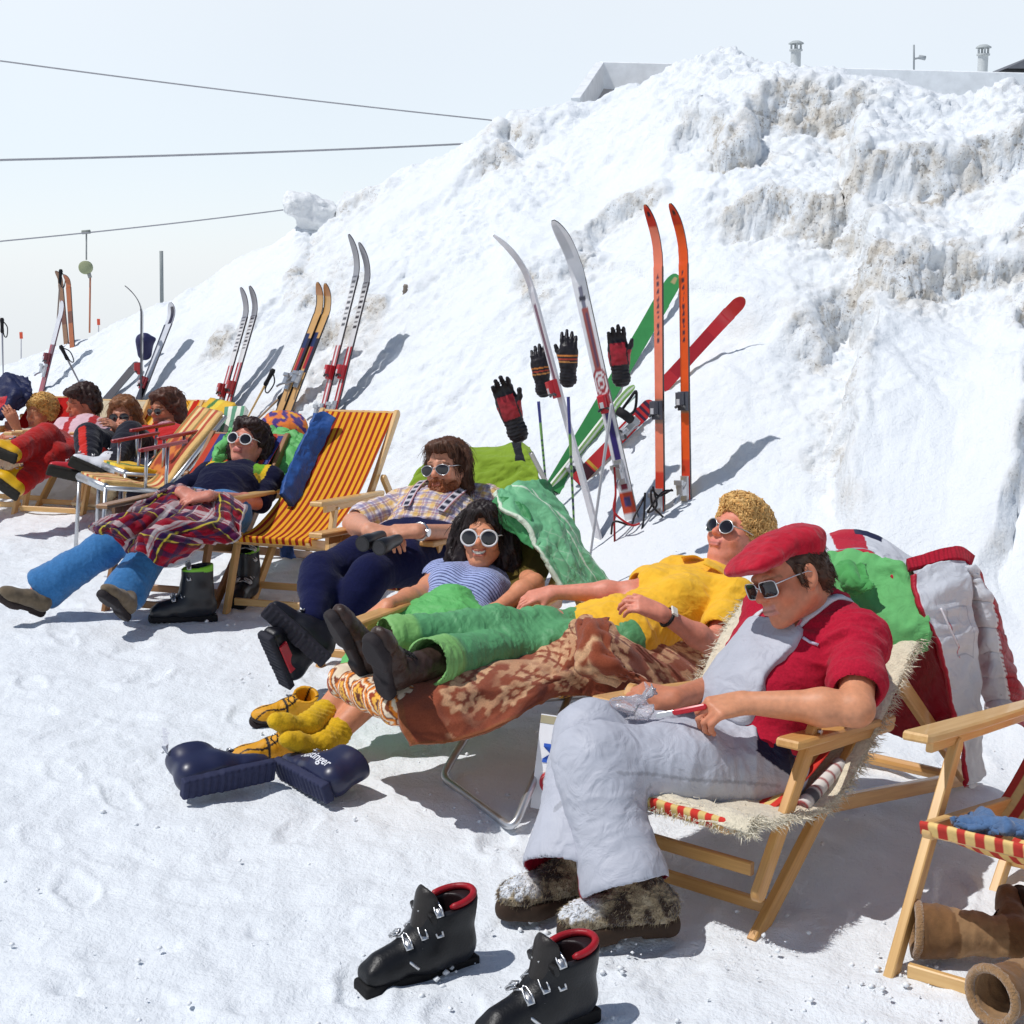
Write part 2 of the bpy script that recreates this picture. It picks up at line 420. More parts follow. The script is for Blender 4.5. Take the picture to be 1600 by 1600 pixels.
def wood_mat(name, c1, c2, rough=.45):
    m, nt, b = nodes(name); L = nt.links.new; N = nt.nodes.new
    at = N('ShaderNodeAttribute'); at.attribute_name = 'uvw'
    mp = N('ShaderNodeMapping'); mp.inputs['Scale'].default_value = (2.2, 45, 30); L(at.outputs['Vector'], mp.inputs['Vector'])
    n1 = N('ShaderNodeTexNoise'); n1.inputs['Scale'].default_value = 2.2; n1.inputs['Detail'].default_value = 6; n1.inputs['Distortion'].default_value = .6; L(mp.outputs['Vector'], n1.inputs['Vector'])
    mp2 = N('ShaderNodeMapping'); mp2.inputs['Scale'].default_value = (1.2, 5, 5); L(at.outputs['Vector'], mp2.inputs['Vector'])
    n2 = N('ShaderNodeTexNoise'); n2.inputs['Scale'].default_value = 2; n2.inputs['Detail'].default_value = 4; L(mp2.outputs['Vector'], n2.inputs['Vector'])
    ad = N('ShaderNodeMath'); ad.operation = 'MULTIPLY_ADD'; ad.inputs[1].default_value = .6; L(n1.outputs['Fac'], ad.inputs[0])
    m2 = N('ShaderNodeMath'); m2.operation = 'MULTIPLY'; m2.inputs[1].default_value = .4; L(n2.outputs['Fac'], m2.inputs[0]); L(m2.outputs['Value'], ad.inputs[2])
    cr = N('ShaderNodeValToRGB'); cr.color_ramp.elements[0].position = .36; cr.color_ramp.elements[1].position = .62
    cr.color_ramp.elements[0].color = (*c2, 1); cr.color_ramp.elements[1].color = (*c1, 1); L(ad.outputs['Value'], cr.inputs['Fac'])
    L(cr.outputs['Color'], b.inputs['Base Color']); b.inputs['Roughness'].default_value = rough
    bp = N('ShaderNodeBump'); bp.inputs['Strength'].default_value = .15; bp.inputs['Distance'].default_value = .001; L(n1.outputs['Fac'], bp.inputs['Height']); L(bp.outputs['Normal'], b.inputs['Normal'])
    b.inputs['Coat Weight'].default_value = .15
    return m
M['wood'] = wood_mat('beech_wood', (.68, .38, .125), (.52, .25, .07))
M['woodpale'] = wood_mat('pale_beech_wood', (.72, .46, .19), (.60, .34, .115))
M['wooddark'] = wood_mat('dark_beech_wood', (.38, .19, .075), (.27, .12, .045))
# ================================================================ camera, sky, sun
cam = bpy.data.cameras.new('camera'); camo = link(bpy.data.objects.new('camera', cam))
cam.sensor_fit = 'HORIZONTAL'; cam.sensor_width = 36; cam.lens = 36 * FPX / 1600; cam.clip_start = .05; cam.clip_end = 3000
camo.location = (0, 0, CAMH); camo.rotation_euler = (pi / 2 - PITCH, 0, 0)
scene.camera = camo
SUNV = nrm(A(.50, .14, -1.0))           # the way the light travels
elev = math.asin(-SUNV[2])
w = bpy.data.worlds.new('World'); scene.world = w; w.use_nodes = True
nt = w.node_tree; bg = nt.nodes['Background']; out = nt.nodes['World Output']
sky = nt.nodes.new('ShaderNodeTexSky'); sky.sky_type = 'NISHITA'; sky.sun_disc = False
sky.sun_elevation = elev; sky.sun_rotation = math.atan2(-SUNV[0], -SUNV[1]); sky.altitude = 2400; sky.air_density = 1.0; sky.dust_density = 2.0
nt.links.new(sky.outputs['Color'], bg.inputs['Color']); bg.inputs['Strength'].default_value = .032
# bright mist low over the horizon, thinning to blue sky overhead
tc = nt.nodes.new('ShaderNodeTexCoord'); sp = nt.nodes.new('ShaderNodeSeparateXYZ'); nt.links.new(tc.outputs['Generated'], sp.inputs[0])
cr = nt.nodes.new('ShaderNodeValToRGB'); e = cr.color_ramp.elements
nt.links.new(sp.outputs['Z'], cr.inputs['Fac'])
e[0].position = 0; e[0].color = (.70, .74, .79, 1); e[1].position = .5; e[1].color = (.07, .10, .16, 1)
x = e.new(.07); x.color = (.705, .75, .79, 1); x = e.new(.19); x.color = (.77, .80, .815, 1); x = e.new(.30); x.color = (.30, .36, .45, 1)
nz = nt.nodes.new('ShaderNodeTexNoise'); nz.inputs['Scale'].default_value = 3; nz.inputs['Detail'].default_value = 3; nt.links.new(tc.outputs['Generated'], nz.inputs['Vector'])
bg2 = nt.nodes.new('ShaderNodeBackground'); nt.links.new(cr.outputs['Color'], bg2.inputs['Color'])
mrn = nt.nodes.new('ShaderNodeMapRange'); mrn.inputs['To Min'].default_value = .94; mrn.inputs['To Max'].default_value = 1.05; nt.links.new(nz.outputs['Fac'], mrn.inputs['Value']); nt.links.new(mrn.outputs['Result'], bg2.inputs['Strength'])
ads = nt.nodes.new('ShaderNodeAddShader'); nt.links.new(bg.outputs[0], ads.inputs[0]); nt.links.new(bg2.outputs[0], ads.inputs[1]); nt.links.new(ads.outputs[0], out.inputs['Surface'])
sun = bpy.data.lights.new('sun', 'SUN'); sun.energy = 3.15; sun.angle = radians(.53); sun.color = (1, .98, .955)
suno = link(bpy.data.objects.new('sun', sun)); suno.location = (-6, -2, 12)
from mathutils import Vector
suno.rotation_euler = Vector(tuple(SUNV)).to_track_quat('-Z', 'Y').to_euler()
scene.view_settings.view_transform = 'Standard'; scene.view_settings.look = 'None'; scene.view_settings.exposure = 0; scene.view_settings.gamma = 1
scene.render.engine = 'CYCLES'
# ================================================================ snow: one sheet, ground and ploughed bank
_ctrl = []
for px, pts in {
    2050: [(1150, 4.6), (900, 5.4), (640, 6.6), (420, 7.9), (290, 8.9), (230, 9.8)],
    1600: [(1230, 4.65), (1000, 5.6), (800, 6.3), (640, 7.05), (520, 7.75), (420, 8.4), (320, 9.05), (260, 9.6), (205, 10.2)],
    1350: [(800, 6.6), (640, 7.3), (530, 7.95), (440, 8.55), (330, 9.2), (250, 9.9), (172, 10.7)],
    1100: [(900, 6.35), (770, 7.0), (600, 7.8), (450, 8.6), (330, 9.4), (210, 10.4), (104, 11.3)],
    940: [(860, 6.9), (700, 7.7), (520, 8.7), (400, 9.5), (280, 10.5), (190, 11.4)],
    800: [(880, 7.3), (700, 8.0), (500, 9.1), (400, 9.8), (300, 10.7), (215, 11.6)],
    680: [(850, 7.7), (700, 8.5), (500, 9.6), (400, 10.4), (300, 11.3), (262, 11.9)],
    560: [(830, 8.2), (700, 8.9), (500, 10.2), (400, 11.0), (318, 12.0)],
    380: [(770, 9.3), (640, 10.2), (480, 11.4), (415, 12.4)],
    200: [(740, 10.3), (620, 11.3), (500, 13.0)],
    50: [(715, 11.2), (640, 12.0), (562, 13.6)],
    -250: [(700, 12.0), (650, 12.8), (615, 14)]}.items():
    for py, d in pts: _ctrl.append(P(px, py, d))
    top = _ctrl[-1]; _ctrl.append(top + A(0, 1.3, -.35)); _ctrl.append(top + A(0, 4.5, -2.6)); _ctrl.append(top + A(0, 14, -4.5))
for X, Y in [(-4.5, 9), (-3.6, 9.7), (-2.6, 9.1), (-1.5, 7.6), (-.6, 6.6), (.1, 5.9), (.7, 5.3), (1.4, 4.45), (2.2, 3.3),
             (-6, 10.5), (-4, 7), (-2.5, 6.5), (-2, 5), (-1, 5), (0, 4.7), (.9, 3.8), (1.6, 2.8), (0, 3.5), (-1, 3.5), (-2.5, 3), (1, 2), (0, 1), (-2, 0), (2, 0), (0, -3), (4, -2), (-5, -2), (-6, 5), (-9, 9), (-9, 3), (4.5, 1)]:
    _ctrl.append(A(X, Y, 0))
_ctrl = np.array(_ctrl)
def _tps(r2): return np.where(r2 > 1e-12, .5 * r2 * np.log(r2 + 1e-12), 0)
_XY = _ctrl[:, :2]; _n = len(_XY)
_K = _tps(((_XY[:, None] - _XY[None]) ** 2).sum(-1)) + 2e-3 * np.eye(_n); _Pm = np.concatenate([np.ones((_n, 1)), _XY], 1)
_sol = np.linalg.solve(np.block([[_K, _Pm], [_Pm.T, np.zeros((3, 3))]]), np.concatenate([_ctrl[:, 2], np.zeros(3)]))
def base_z(xy):
    xy = np.asarray(xy, float).reshape(-1, 2); o = np.zeros(len(xy))
    for k in range(0, len(xy), 40000):
        q = xy[k:k + 40000]; o[k:k + 40000] = _tps(((q[:, None] - _XY[None]) ** 2).sum(-1)) @ _sol[:_n] + _sol[_n] + q @ _sol[_n + 1:]
    return o
# ledges: (pixel polyline on the bank, height of the broken face, how far the cover runs back)
def base_hit(px, py):
    r = ray(px, py); ds = np.linspace(3.2, 15, 500); q = CAM + r * (ds / r[1])[:, None]
    z = base_z(q[:, :2]); i = np.argmax(q[:, 2] < z)
    return q[i]
LEDGES = [
    ([(1090, 392), (1130, 376), (1180, 368), (1270, 380), (1330, 372), (1400, 388), (1460, 385), (1540, 345), (1620, 310), (1750, 290)], .34, .9),
    ([(1180, 560), (1230, 530), (1280, 490), (1320, 478), (1370, 490), (1430, 505), (1480, 480), (1540, 462), (1620, 446), (1750, 430)], .30, .8),
    ([(1030, 310), (1090, 250), (1150, 262), (1220, 215), (1290, 215), (1360, 222), (1440, 185), (1530, 190), (1640, 215), (1760, 200)], .36, .8),
    ([(780, 475), (840, 445), (900, 405), (980, 345), (1040, 330)], .18, .6),
    ([(740, 300), (770, 240), (800, 215), (850, 225)], .22, .5),
    ([(430, 385), (470, 370), (540, 330), (620, 320)], .12, .4),
    ([(540, 470), (590, 470), (640, 455)], .10, .4),
    ([(330, 530), (370, 510), (420, 515)], .10, .4),
    ([(440, 590), (500, 540), (560, 530)], .10, .4), ([(40, 700), (90, 670), (130, 690)], .08, .3)]
_led = [(np.array([base_hit(*p)[:2] for p in pl]), h, l) for pl, h, l in LEDGES]
def ledge_add(xy):
    o = np.zeros(len(xy)); dirt = np.zeros(len(xy))
    wob = np.stack([noise(xy * 2.1 + 5, 3), noise(xy * 2.1 + 17, 4)], -1) * .22 + np.stack([noise(xy * 6 + 5, 3), noise(xy * 6 + 17, 4)], -1) * .06
    q = xy + wob
    for pl, h, l in _led:
        best = np.full(len(q), 9.); sw = np.zeros(len(q)); ws = np.zeros(len(q)); endf = np.zeros(len(q)); tot = len(pl) - 1
        for i in range(tot):
            a, b = pl[i], pl[i + 1]; e = b - a; t = np.clip((q - a) @ e / np.dot(e, e), 0, 1)
            v = q - a - t[:, None] * e; d = np.linalg.norm(v, axis=1); m = d < best
            n = A(-e[1], e[0]); n = nrm(n)
            best[m] = d[m]; endf[m] = (i + t[m]) / tot; w = 1 / (d * d + .004) ** 2; sw += w * (v @ n); ws += w
        sg = sw / ws; sd = np.sign(sg) * np.maximum(np.abs(sg), best * sstep(0, .1, np.abs(sg)))
        ends = sstep(0, .14, endf) * sstep(0, .14, 1 - endf)
        up = sstep(-.16, .02, sd) * np.exp(-np.maximum(sd, 0) / l) * h * .68
        low = -np.exp(-np.maximum(-sd - .1, 0) / .25) * h * .15 * sstep(.02, -.14, sd)
        o += (up + low) * ends
        dirt = np.maximum(dirt, ends * sstep(-.55, -.12, sd) * sstep(.10, -.02, sd))
    return o, dirt
def snow_z(xy, detail=True):
    xy = np.asarray(xy, float).reshape(-1, 2)
    z = base_z(xy); bank = sstep(.12, .75, z)
    lo, dirt = ledge_add(xy) if detail else (np.zeros(len(xy)), np.zeros(len(xy)))
    rough = fbm(xy * 1.1, 3, 21) * .085 + (fbm(xy * 2.6, 2, 31, True) - .8) * .02
    patch = sstep(-.12, .28, noise(xy * .9 + 3, 55) + .15 * noise(xy * 4, 56))
    zz = z + bank * rough + lo * bank
    gr = fbm(xy * 2.2, 3, 61) * .016 + fbm(xy * 9, 3, 71) * .006 + np.abs(fbm(xy * 5, 2, 81)) * .010
    zz = zz + (1 - bank) * gr - .008 * (1 - bank)
    return zz, dirt * bank, bank, patch
def snow_h(x, y): return float(snow_z([[x, y]])[0][0])
def onsnow(px, py, d0=3.0, d1=15):
    r = ray(px, py); ds = np.linspace(d0, d1, 900); q = CAM + r * (ds / r[1])[:, None]
    z = snow_z(q[:, :2])[0]; h = q[:, 2] < z
    return q[int(np.argmax(h))] if h.any() else onsnow(px, py + 6, d0, d1)
def crest_m(z): return sstep(2.0, 2.7, z)
def build_snow(step=3.6):
    pxs = np.arange(-420, 2030, step); rows = []
    d = 1.2
    ds = [-4, -1, .4, .9]
    while d < 7: ds.append(d); d *= 1.0052 if d > 2.6 else 1.03
    while d < 14.5: ds.append(d); d += .0135
    while d < 60: ds.append(d); d *= 1.05
    ds = np.array(ds)[::max(1, int(step / 3.6))]
    X = (pxs[None, :] - 800) / FPX * np.maximum(ds[:, None], 1.5) * 1.0; Y = np.broadcast_to(ds[:, None], X.shape)
    xy = np.stack([X, Y], -1).reshape(-1, 2); z, dirt, bank, patch = snow_z(xy)
    nr, nc = X.shape; Z = z.reshape(nr, nc)
    # steep broken faces and rubble hold grit; covers stay clean
    gx = np.gradient(Z, axis=0) / (np.gradient(Y, axis=0) + 1e-9); steep = sstep(.8, 1.9, gx).ravel()
    p3 = np.concatenate([xy, z[:, None]], 1); dn = fbm(p3 * 4, 4, 91); dn2 = fbm(p3 * 19, 3, 95); dn3 = fbm(p3 * 9, 3, 97)
    hmid = sstep(.7, 1.2, z) * (1 - .6 * sstep(2.6, 3.0, z))
    dirtm = np.clip((dirt * (.62 + 1.0 * dn) * (.5 + .6 * steep) + .10 * bank * patch * sstep(1.0, 1.5, z) * sstep(0, .5, dn) + .12 * steep * hmid * sstep(-.1, .4, dn)), 0, 1)
    specks = sstep(.22, .5, dn2) * sstep(.2, .6, dirt + .2 * steep) * bank * sstep(-.15, .3, dn + .4 * dn3)
    c = np.zeros((len(xy), 3)) + A(.835, .87, .905)
    idx = np.arange(nr * nc).reshape(nr, nc)
    Q = np.stack([idx[:-1, :-1], idx[:-1, 1:], idx[1:, 1:], idx[1:, :-1]], -1).reshape(-1, 4)
    V = np.concatenate([xy, z[:, None]], 1)
    nz = np.stack([-np.gradient(Z, axis=1) / np.gradient(X, axis=1), -gx, np.ones_like(Z)], -1).reshape(-1, 3); nz /= np.linalg.norm(nz, axis=1)[:, None]
    b = np.nonzero(bank > .02)[0]; Vb = V[b]
    zone = np.clip(sstep(1.15, 1.6, z[b]) + sstep(.1, -.6, xy[b, 0]) * .8, 0, 1); rub = np.clip(.34 + (.7 * patch[b] + .5 * crest_m(z[b])) * zone + .8 * dirt[b], 0, 1.4)
    dsp = np.maximum(fbm(Vb * 4.0, 3, 41), -.15) * .034 + (fbm(Vb * 8, 4, 44, True) - .9) * .022 + fbm(Vb * 24, 3, 46) * .014
    V[b] += nz[b] * (bank[b] * rub * dsp)[:, None]
    # trodden foot marks round the chairs
    r = np.random.RandomState(4)
    for k in range(230):
        cx, cy = r.uniform(-3.2, 1.6), r.uniform(2.7, 8.0)
        if cx > -.0 and cy > 5.5: continue
        a = r.uniform(0, pi); L, W, dp = r.uniform(.10, .16), r.uniform(.04, .06), r.uniform(.003, .010)
        i = np.nonzero((np.abs(xy[:, 0] - cx) < .3) & (np.abs(xy[:, 1] - cy) < .3))[0]
        if not len(i): continue
        q = xy[i] - A(cx, cy); e = np.hypot((q[:, 0] * cos(a) + q[:, 1] * sin(a)) / L, (q[:, 1] * cos(a) - q[:, 0] * sin(a)) / W) + .25 * noise(xy[i] * 16, 5)
        V[i, 2] += (1 - bank[i]) * dp * (-sstep(1.05, .75, e) + .55 * np.exp(-((e - 1.25) / .22) ** 2))
    m, nt, b = nodes('snow'); L = nt.links.new; N = nt.nodes.new
    at = N('ShaderNodeAttribute'); at.attribute_name = 'Col'; tc = N('ShaderNodeTexCoord'); prev = None
    um = N('ShaderNodeAttribute'); um.attribute_name = 'uvw'; sx = N('ShaderNodeSeparateXYZ'); L(um.outputs['Vector'], sx.inputs[0]); cur = at.outputs['Color']
    # grit frozen into the broken faces: mottled film, darker cores, scattered specks
    for sc, lo, hi, gain, dcol in ((7, .36, .62, .85, (.66, .615, .54, 1)), (17, .50, .66, .75, (.40, .35, .285, 1)), (55, .56, .66, .9, (.20, .17, .14, 1))):
        n = N('ShaderNodeTexNoise'); n.inputs['Scale'].default_value = sc; n.inputs['Detail'].default_value = 6; n.inputs['Roughness'].default_value = .65; L(tc.outputs['Object'], n.inputs['Vector'])
        mr = N('ShaderNodeMapRange'); mr.interpolation_type = 'SMOOTHSTEP'; mr.inputs['From Min'].default_value = lo; mr.inputs['From Max'].default_value = hi; mr.inputs['To Max'].default_value = gain; L(n.outputs['Fac'], mr.inputs['Value'])
        mu = N('ShaderNodeMath'); mu.operation = 'MULTIPLY'; L(mr.outputs['Result'], mu.inputs[0]); L(sx.outputs['X'] if sc < 10 else sx.outputs['Y'], mu.inputs[1])
        mx = N('ShaderNodeMix'); mx.data_type = 'RGBA'; L(mu.outputs['Value'], mx.inputs['Factor']); L(cur, mx.inputs['A']); mx.inputs['B'].default_value = dcol; cur = mx.outputs['Result']
    L(cur, b.inputs['Base Color'])
    for sc, st, di in ((28, .35, .03), (95, .45, .012), (330, .45, .004)):
        n = N('ShaderNodeTexNoise'); n.inputs['Scale'].default_value = sc; n.inputs['Detail'].default_value = 4; n.inputs['Roughness'].default_value = .6; L(tc.outputs['Object'], n.inputs['Vector'])
        bp = N('ShaderNodeBump'); bp.inputs['Strength'].default_value = st; bp.inputs['Distance'].default_value = di; L(n.outputs['Fac'], bp.inputs['Height'])
        if prev: L(prev.outputs['Normal'], bp.inputs['Normal'])
        prev = bp
    L(prev.outputs['Normal'], b.inputs['Normal']); b.inputs['Roughness'].default_value = .65; b.inputs['Specular IOR Level'].default_value = .25
    M['snow'] = m
    o = mesh('snow_ground', V, Q, m, None, c, np.stack([dirtm, np.clip(dirtm * 1.5 - .25, 0, 1), 0 * dirtm], 1)); tag(o, kind='structure'); return o
build_snow()
# ================================================================ people toolkit
SKIN = lin(206, 140, 108); TAN = lin(176, 104, 70); PINK = lin(214, 140, 116)
class Human:
    """joints in world space; every clothing or body piece is grown from them"""
    def __init__(s, label, group=None, fem=False, sc=1.0, base=None):
        s.J = {}; s.fem = fem; s.sc = sc; s.root = thing('person', label, 'person', base, group)
    def torso_frame(s):
        J = s.J; mh = (J['hipL'] + J['hipR']) / 2; ms = (J['shL'] + J['shR']) / 2
        up = nrm(ms - mh); le = nrm(J['shL'] - J['shR']); fw = nrm(np.cross(le, up)); le = np.cross(up, fw)
        s.mh, s.ms, s.up, s.le, s.fw = mh, ms, up, le, fw; s.TF = np.stack([le, fw, up]); return s.TF
    def tloc(s, p): return (p - s.ms) @ s.TF.T
    def tw(s, l, f, u): return s.ms + s.le * l + s.fw * f + s.up * u
    def torso(s, t=0, belly=0., bust=1.0):
        J = s.J; s.torso_frame(); k = s.sc * (.9 if s.fem else 1.0); L = np.linalg.norm(s.ms - s.mh); mh, ms, up, le, fw = s.mh, s.ms, s.up, s.le, s.fw
        hw = np.linalg.norm(J['hipL'] - J['hipR']) / 2; w = mh + up * L * .42
        o = [cap(J['hipR'] + up * .02, J['hipL'] + up * .02, .098 * k + t, k=.04, fl=fw, ff=.95)]
        for q in (-1, 1):
            o.append(cap(mh + le * q * hw * .75, w + le * q * .055 * k, .088 * k + t, .078 * k + t, k=.06))
            o.append(cap(w + le * q * .055 * k, ms - up * .12 + le * q * .075 * k, .08 * k + t, .09 * k + t, k=.06))
        o.append(ell(ms - up * .13 * k + fw * .005, (.155 * k + t, .105 * k + t, .165 * k + t), s.TF, k=.05))
        if belly: o.append(ell(w + fw * .05, (.12 * k + t, .08 * k + belly + t, .13 * k + t), s.TF, k=.06))
        o.append(cap(J['shR'] - up * .01, J['shL'] - up * .01, .052 * k + t, k=.05))
        for q in 'LR':
            o.append(ell(J['sh' + q] - up * .012, (.06 * k + t, .058 * k + t, .062 * k + t), s.TF, k=.045))
            o.append(cap(J['neck'] - up * .0, J['sh' + q], .05 * k + t, .042 * k + t, k=.05))
        if s.fem and bust:
            for q in (-1, 1): o.append(ell(ms - up * .165 + le * q * .07 + fw * .07, (.06 * bust + t, .055 * bust + t, .06 * bust + t), s.TF, k=.035))
        return o
    def arm(s, q, t=0, a=0., b=2.0, flare=0.):
        """a..b: 0 shoulder, 1 elbow, 2 wrist"""
        J = s.J; k = s.sc * (.86 if s.fem else 1.02); S, E, W = J['sh' + q], J['el' + q], J['wr' + q]
        R = [.052 * k, .047 * k, .041 * k, .044 * k, .027 * k]
        pts = [S, (S + E) / 2, E, E + (W - E) * .3, W]; tt = [0, .5, 1, 1.3, 2]
        o = []
        for i in range(4):
            x0, x1 = max(tt[i], a), min(tt[i + 1], b)
            if x1 <= x0: continue
            f = lambda x: (pts[i] + (pts[i + 1] - pts[i]) * (x - tt[i]) / (tt[i + 1] - tt[i]), R[i] + (R[i + 1] - R[i]) * (x - tt[i]) / (tt[i + 1] - tt[i]))
            (p0, r0), (p1, r1) = f(x0), f(x1)
            o.append(cap(p0, p1, r0 + t, r1 + t + (flare if x1 >= b else 0), k=.025))
        return o
    def leg(s, q, t=0, r=None, end=1.0):
        J = s.J; k = s.sc * (.97 if s.fem else 1.0); H, K, N = J['hip' + q], J['kn' + q], J['an' + q]
        r = r or [.088, .075, .057, .056, .037]; r = [x * k + t for x in r]
        pts = [H, (H + K) / 2, K, K + (N - K) * .3, K + (N - K) * end]
        return tubep(pts, r, k=.03)
    def bones(s, names): return [(s.J[a], s.J[b]) for a, b in names]
    # -- head: frame rows right, forward, up; origin between the ears
    def set_head(s, c, f, u, size=1.0):
        s.hc = A(*c); s.HF = frame(f, u); s.hs = size
    def hp(s, x, y, z): return s.hc + A(x, y, z) * s.hs @ s.HF
    def hl(s, p): return (p - s.hc) @ s.HF.T / s.hs
    def head(s, smile=0, round_=0., fine=True):
        h, HF, z = s.hp, s.HF, s.hs
        E = lambda c, r, k=.015, op='+': ell(h(*c), A(*r) * z, HF, k * z, op)
        Cp = lambda a, b, ra, rb=None, k=.012, op='+': cap(h(*a), h(*b), ra * z, (ra if rb is None else rb) * z, k * z, op)
        w = 1 + round_
        o = [E((0, -.018, .036), (.073, .092, .076)), E((0, .026, -.025), (.060 * w, .062, .088), .03)]
        for q in (-1, 1):
            o += [Cp((q * .050 * w, -.002, -.050), (q * .02, .066, -.096), .020 + .012 * round_, .017, .03), E((q * .038 * w, .060, -.030 + .006 * smile), (.024 + .01 * round_, .022, .026), .02)]
        o += [E((0, .076, -.098), (.021, .019, .018), .015), E((0, .074, -.056), (.031, .026, .029), .02), Cp((-.034, .080, .021), (.034, .080, .021), .012, k=.015)]
        for q in (-1, 1): o += [E((q * .032, .100, .002), (.019, .014, .012), .014, '-'), E((q * .032, .0755, .001), (.0135, .0125, .0115), .006)]
        o += [Cp((0, .086, .008), (0, .111, -.025), .0075, .0115, .012), E((0, .1105, -.027), (.0105, .010, .009), .006)]
        for q in (-1, 1): o.append(E((q * .0115, .100, -.031), (.0075, .010, .0068), .005))
        if smile:
            o += [Cp((-.016, .0985, -.0535), (.016, .0985, -.0535), .0045, k=.006), Cp((-.015, .0975, -.0735), (.015, .0975, -.0735), .0055, k=.006)]
            for q in (-1, 1): o += [Cp((q * .016, .0985, -.0535), (q * .028, .088, -.050), .0045, .003, k=.006), Cp((q * .015, .0975, -.0735), (q * .028, .088, -.052), .0055, .003, k=.006), E((q * .043, .064, -.032), (.02, .02, .02), .015)]
        else:
            o += [Cp((-.018, .0975, -.0575), (.018, .0975, -.0575), .0052, k=.006), Cp((-.016, .0985, -.0685), (.016, .0985, -.0685), .0058, k=.006)]
        for q in (-1, 1):
            R = s.HF; o += [E((q * .0755, -.010, -.008), (.009, .019, .031), .006), E((q * .083, -.004, -.004), (.006, .010, .018), .006, '-'), E((q * .073, -.002, -.036), (.007, .010, .010), .006)]
        o.append(cap(h(0, -.022, -.055), s.J['neck'], .052 * s.sc * (.88 if s.fem else 1.02), .058 * s.sc * (.88 if s.fem else 1.04), k=.03))
        return o
    def face_paint(s, skin, lips=(.50, .16, .13), blush=.5, brow=None, stub=None, smile=0, lipw=1.0):
        def f(p, c):
            q = s.hl(p); x, y, z = np.abs(q[:, 0]), q[:, 1], q[:, 2]; near = np.linalg.norm(q, axis=1) < .17
            def put(m, colr, a):
                nonlocal c
                c = np.where(near[:, None], mix(c, colr, np.clip(m * a, 0, 1)), c)
            red = A(*skin) * A(1.05, .72, .62)
            put(np.exp(-(((x - .042) / .02) ** 2 + ((z + .03) / .02) ** 2)) * (y > .03), red, blush)
            put(np.exp(-((x / .014) ** 2 + ((z + .025) / .016) ** 2)) * (y > .09), red, blush * 1.2)
            if smile:
                zz = z + .0645 - 12 * x * x; tp = np.clip(1 - (x / .0285) ** 2, 0, 1)
                put(sstep(.0145, .012, np.abs(zz)) * (tp > 0) * (y > .075) * sstep(0, .15, tp), A(*lips), .75)
                put((np.abs(zz) < .0068 * np.sqrt(tp)) * (y > .075) * 1.0, A(.10, .03, .03), .9)
                put((np.abs(zz - .0016) < .0042 * np.sqrt(tp)) * (x < .0245) * (y > .075) * 1.0, A(.70, .66, .58), 1)
            else:
                ld = np.minimum(np.abs(z + .0565 - .1 * x), np.abs(z + .0695))
                put(sstep(.008 * lipw, .004 * lipw, ld) * (x < .026) * (y > .082), A(*lips), .75)
                put(sstep(.0045, .001, np.abs(z + .063)) * (x < .024) * (y > .082) * 1.0, A(*lips) * .4, .6)
            if brow is not None: put(sstep(.005, .002, np.abs(z - .0265 + .9 * np.maximum(x - .035, 0))) * (x > .012) * (x < .05) * (y > .05), A(*brow), .8)
            if stub is not None:
                m = sstep(-.042, -.055, z) * (y > -.02) * sstep(.075, .06, x) * sstep(.02, .03, np.hypot(x, (z + .064) * 1.6)) * sstep(-.125, -.11, z)
                put(m, A(*stub[0]), stub[1])
            return c
        return f
    def hand(s, q, fd, bk, curl=(.25, .35, .25), spread=.06, thumb=(.9, .25, -.2), k=1.0, fingers=None):
        """fd finger direction, bk back-of-hand normal; curl per joint (rad); thumb = direction (forward, side, up)"""
        W = s.J['wr' + q]; x = nrm(fd); z = nrm(A(*bk) - np.dot(bk, x) * x); y = np.cross(z, x)
        sd = 1 if q == 'R' else -1          # thumb lies on +y for the right hand seen with z up
        k = k * s.sc * (.9 if s.fem else 1.0)
        Lc = lambda a, b, c: W + (x * a + y * b * sd + z * c) * k
        o = []; ys = [.031, .010, -.011, -.030]; ln = [.96, 1.06, 1.0, .8]
        for i in range(4):
            kn = Lc(.088 - .004 * abs(i - 1), ys[i], .004); o.append(cap(Lc(.0, ys[i] * .55, 0), kn, .0150 * k, .0112 * k, k=.014))
            cu = curl if fingers is None else fingers[i]
            p = kn; ang = 0; base = x + y * sd * ys[i] * spread * 18
            for j, L in enumerate((.043, .027, .021)):
                ang += cu[j]; d = nrm(nrm(base) * cos(ang) - z * sin(ang)); e = p + d * L * ln[i] * k
                o.append(cap(p, e, (.0096 - .0010 * j) * k, (.0088 - .0011 * j) * k, k=.004)); p = e
        t0 = Lc(.018, .022, -.006); td = nrm(x * thumb[0] + y * sd * thumb[1] + z * thumb[2]); t1 = Lc(.045, .042, -.012); t2 = t1 + td * .034 * k; t3 = t2 + nrm(td + x * .3 - y * sd * .25) * .026 * k
        o += [cap(t0, t1, .016 * k, .0125 * k, k=.015), cap(t1, t2, .0115 * k, .0095 * k, k=.005), cap(t2, t3, .0095 * k, .0078 * k, k=.004)]
        o.append(cap(W, Lc(.05, 0, 0), .024 * k, .024 * k, k=.02, fl=z, ff=.62))
        return o
